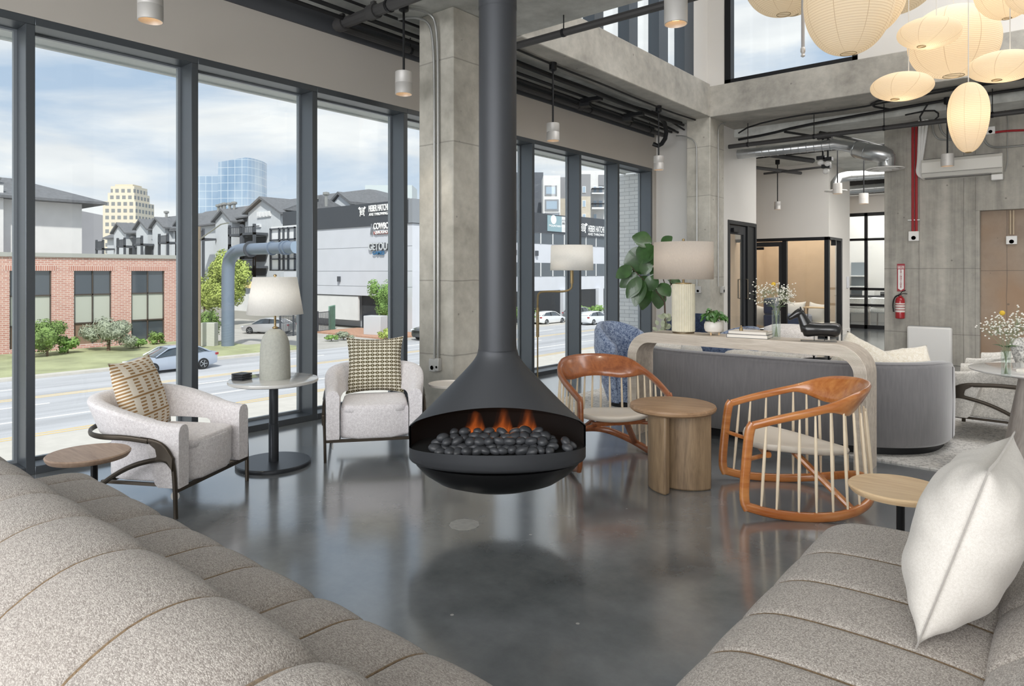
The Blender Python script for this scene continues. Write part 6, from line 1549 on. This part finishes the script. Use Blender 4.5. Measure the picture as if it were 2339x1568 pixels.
# --- far modern blocks behind (right windows)
def far_block(name, label, px0, px1, pytop, d_, m, wins=None, depthb=14, wm=None, floors=None):
    a, c = at_d(px0, pytop, d_), at_d(px1, pytop, d_); w_ = (c-a).length
    t = thing(name, label, 'building', (a.x, a.y, GZ), YAW); H_ = a.z-GZ
    B().box(0, w_, 0, depthb, 0, H_).build('wall', m, t)
    k = d_/FPX
    for (x0, x1, y0, y1) in wins or []:
        f = B().box((x0-px0)*k, (x1-px0)*k, -.15, .02, (a.z-(y1-pytop)*k)-GZ, (a.z-(y0-pytop)*k)-GZ).build('window', wm or M_trimw, t)
        e = .12*(x1-x0)*k; B().box((x0-px0)*k+e, (x1-px0)*k-e, -.19, -.1, (a.z-(y1-pytop)*k)-GZ+e, (a.z-(y0-pytop)*k)-GZ-e).build('pane', M_bluegl, f)
    for (x0, x1, y0, y1, mm, dep) in floors or []:
        B().box((x0-px0)*k, (x1-px0)*k, -dep, .02, (a.z-(y1-pytop)*k)-GZ, (a.z-(y0-pytop)*k)-GZ).build('balcony', mm, t)
    return t
M_bluegl = pm('blue_grey_glass', '9FB2C4', .15, spec=.8, coat=.5); M_dgrey = pm('dark_cladding', '5E636C', .8); M_mgrey = pm('ribbed_grey_cladding', '8F9094', .8); M_bstone = pm('beige_stone', 'C0B8AA', .9, var=.08, vs=1)
far_block('apartment_block', 'dark grey cladding block of the modern apartments, left', 1170, 1241, 394, 160, M_dgrey, depthb=8)
far_block('apartment_block', 'white framed glass block of the modern apartments', 1241, 1280, 401, 148, M_stucco, depthb=8, wins=[(1244, 1272, 424, 447), (1244, 1276, 456, 482), (1244, 1278, 486, 500)], wm=M_bandl)
far_block('apartment_block', 'ribbed grey upper block between the glass block and the corner balconies', 1278, 1331, 405, 160, M_mgrey, None, depthb=8, floors=[(1278, 1331, 454, 520, M_bstone, .3)])
far_block('apartment_block', 'grey and beige apartment block with windows beside the balconies', 1320, 1349, 398, 148, M_mgrey, depthb=8, wins=[(1330, 1338, 426, 441), (1330, 1338, 458, 473), (1330, 1338, 489, 503)], floors=[(1320, 1349, 449, 505, M_bstone, .08)])
far_block('apartment_block', 'white apartment block with stacked balconies at the far right', 1348, 1392, 398, 160, M_stucco, depthb=8, wins=[(1355, 1363, 426, 441), (1367, 1376, 426, 444), (1355, 1363, 458, 473), (1367, 1376, 458, 475), (1355, 1363, 489, 503)], floors=[(1349, 1381, 443, 446, M_trimw, 2.5), (1349, 1381, 476, 480, M_trimw, 2.5), (1367, 1380, 400, 424, M_mgrey, .3), (1350, 1380, 432, 433, M_dark, 2.4), (1350, 1380, 466, 467, M_dark, 2.4)])
far_block('apartment_block', 'pale penthouse level behind the apartment blocks', 1328, 1400, 390, 182, M_stucco)
# --- towers
def tower_mat(name, c1, c2, nx, nz, fx=.3, fz=.35):
    g = NG(name); x, y, z = g.xyz(); s = g.math('ADD', x, y)
    a = g.math('LESS_THAN', g.math('FRACT', g.math('MULTIPLY', s, nx)), fx); b = g.math('LESS_THAN', g.math('FRACT', g.math('MULTIPLY', z, nz)), fz)
    f = g.math('MAXIMUM', a, b); g.set(col=g.mix(f, lin(c2), lin(c1)), rough=.35, spec=.6); return g.m
M_tan = tower_mat('tan_tower_facade', 'D8CFBC', '85888A', .34, .30, .40, .45)
D_ = 330.0; k = D_/FPX
def tower(label, steps, m, name='tower', depth=None):
    px0, px1 = steps[0][0], steps[0][1]; a = at_d(px0, 622, D_); t = thing(name, label, 'building', (a.x, a.y, GZ), YAW)
    for (x0, x1, ytop, ybot, dep) in steps:
        b = B(); z1 = CAMH+(HYP-ytop)*k-GZ; z0 = max(0, CAMH+(HYP-ybot)*k-GZ); b.box((x0-px0)*k, (x1-px0)*k, (steps[0][4]-dep)/2, (steps[0][4]+dep)/2, z0, z1); b.build('tower_stage', m, t)
    return t
tt = tower('tan stepped office tower far behind the brick building', [(235, 315, 500, 640, 17), (235, 310, 460, 500, 17), (242, 303, 440, 460, 14), (246, 300, 424, 440, 12)], M_tan)
B().box((252-235)*k, (293-235)*k, 4, 12, CAMH+(HYP-424)*k-GZ, CAMH+(HYP-419)*k-GZ).build('crown', pm('tan_stone', 'CFC4AE', .8), tt)
def gtower():
    g = NG('mirror_glass_facade'); x, y, z = g.xyz(); a = g.math('LESS_THAN', g.math('FRACT', g.math('MULTIPLY', g.math('ADD', x, y), .30)), .08); b = g.math('LESS_THAN', g.math('FRACT', g.math('MULTIPLY', z, .25)), .07)
    f = g.math('MAXIMUM', a, b); v = g.ramp(g.noise(.06, g.coord((1, 1, .35)), det=4), [(.35, 0.), (.65, 1.)])
    g.set(col=g.mix(g.math('MULTIPLY', f, .6), g.mix(v, lin('7F9DBB'), lin('BBCCDD')), lin('E2EAF0')), rough=.18, metal=.35, spec=.8); return g.m
M_gt = gtower()
t = thing('glass_tower', 'blue mirrored glass tower with rounded corner on the skyline', 'building', at_d(420, 622, D_+20), YAW)
k2 = (D_+20)/FPX; t.location.z = GZ
z1 = CAMH+(HYP-399)*k2-GZ; z2 = CAMH+(HYP-360)*k2-GZ
b = B(); b.box(0, (495-420)*k2, 4, 24, 0, z1); b.build('low_wing', M_gt, t)
pts = [((494-420)*k2, 2, 0), ((494-420)*k2, 26, 0)] + [((560-420)*k2 + 20*k2*math.sin(a), 13 + 13*math.cos(a), 0) for a in [PI*i/12 for i in range(13)]]
b = B(); b.prism([Vector(p) for p in pts], (0, 0, z2))
b.bm.verts.ensure_lookup_table()
for v in b.bm.verts:
    if v.co.z > 1: v.co.z -= max(0, (530-420)*k2 - v.co.x)*.26
b.build('high_wing', M_gt, t, ang=25)
t = far_block('glass_rooftop', 'glass rooftop block on the skyline behind the near column', 834, 941, 423, 260, pm('pale_glass_block', 'C2CCD0', .3))
# hills
def hill(name, pts, d_, m, dep=300):
    P_ = [at_d(px, py, d_) for px, py in pts]; b = B(); rings = []
    for p in P_: rings.append([(p.x, p.y, GZ-5), (p.x, p.y, p.z), (p.x+FWD.x*dep, p.y+FWD.y*dep, p.z*.9), (p.x+FWD.x*dep, p.y+FWD.y*dep, GZ-5)])
    b.loft(rings); o = b.build(name, m); struct(o)
hill('hills', [(-700, 560), (-300, 500), (0, 492), (100, 480), (185, 482), (240, 494), (330, 520), (420, 528), (600, 540), (900, 560), (1200, 575), (1600, 580), (2400, 560)], 1200, pm('hazy_hill', '8A8A8E', 1, var=.1, vs=.01))

# --- vehicles
M_tyre = pm('tyre', '1B1C1E', .8); M_rim = pm('alloy_rim', 'A7AAAE', .3, metal=.8); M_cglass = pm('car_glass', '3E474F', .1, coat=.8); M_rlight = pm('rear_light', 'A01C26', .3, coat=.6); M_hlight = pm('head_light', 'D8DDE2', .15, coat=.8)
def car(loc, rz, label, color, suv=False, L=4.85, metal=.5):
    t = thing('car', label, 'car', loc, rz); m = pm('car_paint_'+color, color, .28, metal=metal, coat=.7)
    # stations x, half width, z bottom, z belt(shoulder)
    h = .25 if suv else 0
    st = [(-2.42, .70, .42, .80), (-2.36, .82, .32, .98), (-2.1, .88, .25, 1.04), (-1.5, .91, .20, 1.03), (-.6, .92, .20, .99), (.5, .92, .20, .96), (1.2, .91, .20, .93), (1.8, .88, .22, .84), (2.2, .82, .26, .74), (2.38, .70, .36, .62)]
    rings = []
    for x, w_, z0, z1 in st:
        z1 += h; rings.append([(x, -w_*.92, z0), (x, -w_, z0+.12), (x, -w_, (z0+z1)/2+.05), (x, -w_*.95, z1-.05), (x, -w_*.80, z1), (x, w_*.80, z1), (x, w_*.95, z1-.05), (x, w_, (z0+z1)/2+.05), (x, w_, z0+.12), (x, w_*.92, z0)])
    b = B(); b.loft(rings); b.build('body', m, t, ang=40)
    rf = [(-2.0 if not suv else -2.25, .62, 1.03, 1.05), (-1.35 if not suv else -2.0, .60, 1.0, 1.36), (-.7, .60, 1.0, 1.45), (.0, .60, .98, 1.46), (.45, .60, .97, 1.40), (1.25, .66, .92, .97)]
    rings = []
    for x, w_, z0, z1 in rf: rings.append([(x, -w_*1.28, z0+h), (x, -w_, z1+h-.04), (x, -w_*.8, z1+h), (x, w_*.8, z1+h), (x, w_, z1+h-.04), (x, w_*1.28, z0+h)])
    b = B(); b.loft(rings); b.build('cabin_glass', M_cglass, t, ang=40)
    rings = []
    for x, w_, z0, z1 in rf[0:5]: rings.append([(x, -w_*1.02, z1+h-.06), (x, -w_*.8, z1+h+.012), (x, w_*.8, z1+h+.012), (x, w_*1.02, z1+h-.06)])
    b = B(); b.loft(rings, closed=False, cap=False); b.build('roof', m, t, sol=.02)
    for s in (-1, 1):
        b = B(); b.tube([(-1.95, .79*s, 1.03+h), (-1.32, .64*s, 1.35+h), (0, .64*s, 1.43+h), (.5, .66*s, 1.37+h), (1.25, .82*s, .96+h)], .035, 6); b.build('window_trim', m, t); b = B(); b.tube([(-.45, .80*s, 1.0+h), (-.42, .63*s, 1.43+h)], .03, 6); b.build('door_pillar', M_tyre, t)
    for x in (-1.45, 1.45):
        for s in (-1, 1):
            b = B(); b.lathe([(.20, -.10), (.31, -.11), (.335, -.08), (.335, .08), (.31, .11), (.20, .10)], n=28); o = b.build('wheel', M_tyre, t); o.rotation_euler = (PI/2, 0, 0); o.location = (x, .84*s, .335)
            b = B(); b.lathe([(.23, -.005), (.21, .02), (.20, .005)], n=24, cap=False)
            for q in range(5):
                a = 2*PI*q/5; b.obox((.11*math.cos(a), .11*math.sin(a), .015), .22, .055, .02, a)
            b.lathe([(.05, 0), (.05, .035), (0, .04)], n=12); r = b.build('rim', M_rim, o); r.location = (0, 0, -.105*s if s > 0 else .105); r.rotation_euler = (0, 0 if s < 0 else PI, 0)
    b = B()
    for s in (-1, 1): b.obox((-2.30, .70*s, .86+h), .2, .30, .13, .35*s)
    b.build('rear_light', M_rlight, t)
    b = B()
    for s in (-1, 1): b.obox((2.24, .66*s, .66+h), .25, .30, .11, -.45*s)
    b.build('head_light', M_hlight, t); b = B(); b.obox((2.385, 0, .50+h), .04, .9, .16); b.build('grille', M_tyre, t)
    return t
car((-40.9, 17.9, GZ), -PI/2+.02, 'silver blue sedan driving along the road outside the left windows', 'B9C3D2')
car((-58.6, 34.6, GZ+.02), PI+.55, 'silver sedan parked in the driveway behind the table lamp', 'C4C6C9')
car((-45.2, 60.8, GZ), PI/2, 'white sedan on the road seen past the brass floor lamp', 'E6E8EB', metal=.1)
car((-44.6, 66.2, GZ), PI/2, 'pale grey suv behind the white sedan on the road', 'A7AAAE', suv=True)
car((-41.2, 64.0, GZ), PI/2, 'second white sedan in the nearer lane seen past the floor lamp', 'DFE2E6', metal=.1)
car((-42.6, 41.2, GZ), -PI/2, 'dark off-roader on the road beside the near concrete column', '54575C', suv=True)
# --- monotube sign gantry
M_pole = pm('blue_grey_pole', '7A8799', .45, metal=.3, var=.04)
bp = Vector((-50.2, 26.2, GZ)); t = thing('sign_gantry', 'thick blue-grey curved monotube gantry carrying a road sign frame', 'sign gantry', bp, 0)
B().tube(smooth([(0, 0, 0), (0, 0, 3), (0, 0, 5.4), (.1, 0, 6.7), (1.0, 0, 7.35), (2.2, 0, 7.5), (3.4, 0, 7.5)], 3), .47, 28).build('pole', M_pole, t, ang=70)
b = B(); b.tube([(3.4, 0, 7.5), (9.25, 0, 7.5)], .42, 28); b.build('arm', M_pole, t)
ec = B().lathe([(.42, 0), (.42, .04), (0, .05)], n=28).build('end_cap', pm('pole_cap', '8FA0B3', .4), t); ec.location = (9.25, 0, 7.5); ec.rotation_euler = (0, PI/2, 0)
for x in (3.4, 6.3, 7.8, 8.2): B().tube([(x-.06, 0, 7.5), (x+.06, 0, 7.5)], .50 if x > 4 else .60, 28).build('flange', M_pole if x > 4 else M_dark, t)
b = B(); X0, X1, Z0, Z1 = 4.9, 8.15, 5.9, 9.0
for x in (X0, X0+1.15, X0+1.7, X0+2.3, X1-.1): b.box(x, x+.10, .60, .72, Z0, Z1)
for z in (Z0, Z0+.8, Z0+1.6, Z0+2.2, Z1-.1): b.box(X0, X1, .60, .72, z, z+.08)
b.build('sign_frame', M_dark, t); B().box(X0-.02, X1+.1, .74, .78, Z0-.02, Z1+.12).build('sign_panel', M_trimw, t)
# utility pole
q = at_z(458, 800, GZ); t = thing('utility_pole', 'wooden utility pole beside the second window mullion', 'pole', (q.x-.3, q.y, GZ)); B().tube([(0, 0, 0), (0, 0, 9.2)], .16, 10).build('pole', pm('weathered_pole', '8B7D6C', .9), t); B().tube([(0, 0, 8.2), (2.4, .5, 9.3), (3.2, .7, 9.4)], .05, 6).build('lamp_arm', M_emt, t)
q = at_z(500, 790, GZ); o = B().box(-.55, .55, -.3, .3, 0, 1.9).build('utility_cabinet', pm('cabinet_beige', 'B9BAB3', .7), None, bev=.03); o.location = (q.x+.5, q.y-1, GZ); o.rotation_euler = (0, 0, .6); tag(o, 'beige utility cabinet at the foot of the gantry pole', 'cabinet')
# fences
def rail_fence(label, p0, p1, h, m, n, name='fence', solid=False):
    p0, p1 = Vector(p0), Vector(p1); L_ = (p1-p0).length; t = thing(name, label, 'fence', p0, math.atan2((p1-p0).y, (p1-p0).x)); b = B()
    if solid: b.box(0, L_, -.04, .04, .0, h)
    else:
        for i in range(n+1): x = L_*i/n; b.box(x-.015, x+.015, -.015, .015, .05, h)
        b.box(0, L_, -.02, .02, h-.08, h-.03); b.box(0, L_, -.02, .02, .15, .2)
    b.build('panel', m, t)
    for i in range(5): B().box(L_*i/4-.06, L_*i/4+.06, -.06, .06, 0, h+.08).build('post', m, t)
a, c = at_z(640, 772, GZ), at_z(752, 758, GZ); rail_fence('black iron picket fence behind the marble table lamp', (a.x, a.y, GZ), (c.x, c.y, GZ), 2.0, M_dark, 60)
a, c = at_z(752, 758, GZ), at_z(806, 752, GZ); rail_fence('green screened fence section beside the white building recess', (a.x, a.y, GZ), (c.x-1, c.y-1.5, GZ), 2.4, pm('green_screen', '6E9484', .8, var=.1), 1, solid=True)
rail_fence('white vinyl fence behind the parked silver sedan', (-98, 43.2, GZ+1.0), (-70.8, 43.2, GZ+1.0), 2.1, M_stucco, 1, solid=True)
struct(B().box(-98, -70.6, 43.0, 43.4, GZ, GZ+.99).build('wall_retaining', pm('block_wall', 'A9A7A2', .9)))
q = at_z(858, 768, GZ); o = B().box(-.9, .9, -.6, .6, 0, 1.7).build('transformer_box', pm('cabinet_grey', 'C0C2C6', .6), None, bev=.03); o.location = (q.x, q.y, GZ+.15); o.rotation_euler = (0, 0, .3); tag(o, 'grey transformer box beside the shrubs of the white building', 'cabinet')
# umbrella and shade sail
q = at_y(478, 662, 45.6); t = thing('patio_umbrella', 'white patio umbrella behind the white fence', 'umbrella', (q.x, q.y, GZ)); B().lathe([(1.9, q.z-GZ-.25), (.05, q.z-GZ+.55)], n=8).build('canopy', M_stucco, t); B().tube([(0, 0, 0), (0, 0, q.z-GZ)], .04, 8).build('pole', M_trimw, t)
a, c, d_ = at_y(530, 653, 46.6), at_y(600, 640, 46), at_y(590, 662, 44.8); b = B(); b.prism([a, c, d_], (0, 0, .06)); o = b.build('shade_sail', pm('sand_sail', 'E3C793', .8), None); tag(o, 'sand coloured shade sail behind the fence', 'shade sail')
# --- vegetation
def foliage_mat(name, c, v=.3): return pm(name, c, .85, var=v, vs=1.2, spec=.2)
def bush(name, label, cat, loc, rx, ry, rz, m, n=900, ls=.14, seed=1, trunk=None, shape=None):
    r = random.Random(seed); t = thing(name, label, cat, loc); b = B()
    lumps = [(Vector((r.uniform(-.6, .6)*rx, r.uniform(-.6, .6)*ry, r.uniform(.25, .8)*rz*1.0)), r.uniform(.35, .55)) for _ in range(9)] + [(Vector((0, 0, rz*.5)), .7)]
    if trunk: lumps = [(c_ + Vector((0, 0, trunk)), s) for c_, s in lumps]
    for i in range(n):
        c_, s = lumps[i % len(lumps)]; d = Vector((r.gauss(0, 1), r.gauss(0, 1), r.gauss(0, 1))).normalized(); q = c_ + Vector((d.x*rx*s, d.y*ry*s, d.z*rz*.5*s))*r.uniform(.75, 1.05)
        if q.z < .02: q.z = .05
        a = Vector((r.gauss(0, 1), r.gauss(0, 1), r.gauss(0, 1))).normalized(); nn = (d+a*.6).normalized(); u = nn.cross(a).normalized()*ls; w_ = nn.cross(u).normalized()*ls*.6
        b.quad([b.bm.verts.new(q-u), b.bm.verts.new(q-w_), b.bm.verts.new(q+u), b.bm.verts.new(q+w_)])
    o = b.build('foliage', m, t, flat=True)
    b = B()
    for c_, s in lumps: b.ell(c_, rx*s*.6, ry*s*.6, rz*.5*s*.6, 10, 6)
    b.build('inner_foliage', m, t, ang=180)
    b = B(); b.tube([(0, 0, 0), (0, 0, (trunk or 0)+rz*.4)], max(.05, rx*.05), 8); b.build('trunk', pm('bark', '6B5B4C', .9), t)
G1, G2, G3, G4 = foliage_mat('bright_green_leaves', '7A9455'), foliage_mat('silver_leaves', '98A08C'), foliage_mat('yellow_green_leaves', 'A9B866'), foliage_mat('mid_green_leaves', '7FA05A')
def gb(px, py): q = at_z(px, py, GZ+.1); return (q.x, q.y, GZ+.1)
bush('shrub', 'round bright green shrub at the left corner of the brick building', 'shrub', gb(108, 815), 1.5, 1.5, 2.6, G1, 3200, .075, 1)
bush('shrub', 'large silvery shrub in front of the brick building middle bay', 'shrub', gb(248, 802), 2.4, 1.5, 2.7, G2, 4200, .075, 2)
bush('shrub', 'low grassy clump between the two larger shrubs', 'shrub', gb(155, 808), .9, .7, 1.3, G4, 500, .10, 3)
bush('shrub', 'small green shrub right of the silvery shrub', 'shrub', gb(316, 796), .8, .6, .8, G4, 500, .09, 4)
bush('shrub', 'small bright tuft under the right bay of the brick building', 'shrub', gb(358, 787), .8, .6, 1.0, G1, 400, .09, 5)
bush('shrub', 'tall green shrub beside the utility pole', 'shrub', gb(474, 785), 1.1, 1.1, 2.9, G1, 2600, .08, 6)
bush('tree', 'yellow-green tree in front of the grey apartments', 'tree', (-70.3, 36.8, GZ), 2.5, 2.4, 7.6, G3, 9000, .13, 7, trunk=1.2)
bush('tree', 'smaller yellow-green tree left of the big one', 'tree', (-75.0, 36.4, GZ), 2.0, 2.0, 4.8, G3, 2500, .17, 8, trunk=1.0)
bush('tree', 'dark green tree behind the brick parapet', 'tree', (-92, 35.5, GZ), 3.2, 3, 5.2, foliage_mat('olive_leaves', '6E7F4E'), 1600, .25, 9, trunk=2.2)
bush('tree', 'loose green tree in front of the white sign-bearing building', 'tree', gb(882, 759), 1.9, 1.3, 4.6, G4, 4200, .09, 10, trunk=.6)
bush('shrub', 'yellow-green low bush at the foot of the loose tree', 'shrub', gb(884, 776), .8, .8, 1.0, G3, 600, .08, 11)
bush('shrub', 'grey-green lavender clump in the pink mulch bed', 'shrub', gb(785, 776), .9, .7, .8, G2, 500, .08, 12)
bush('shrub', 'small green clump left in the pink mulch bed', 'shrub', gb(757, 778), .7, .5, .5, G4, 300, .08, 13)
bush('shrub', 'small shrub by the entrance seen through the right windows', 'shrub', gb(1345, 731), 2.6, 1.5, 1.8, G4, 500, .2, 14)
bush('shrub', 'hedge clump at the driveway seen left of the brass floor lamp', 'shrub', gb(1190, 742), 1.6, 1.2, 2.4, G4, 600, .15, 15)
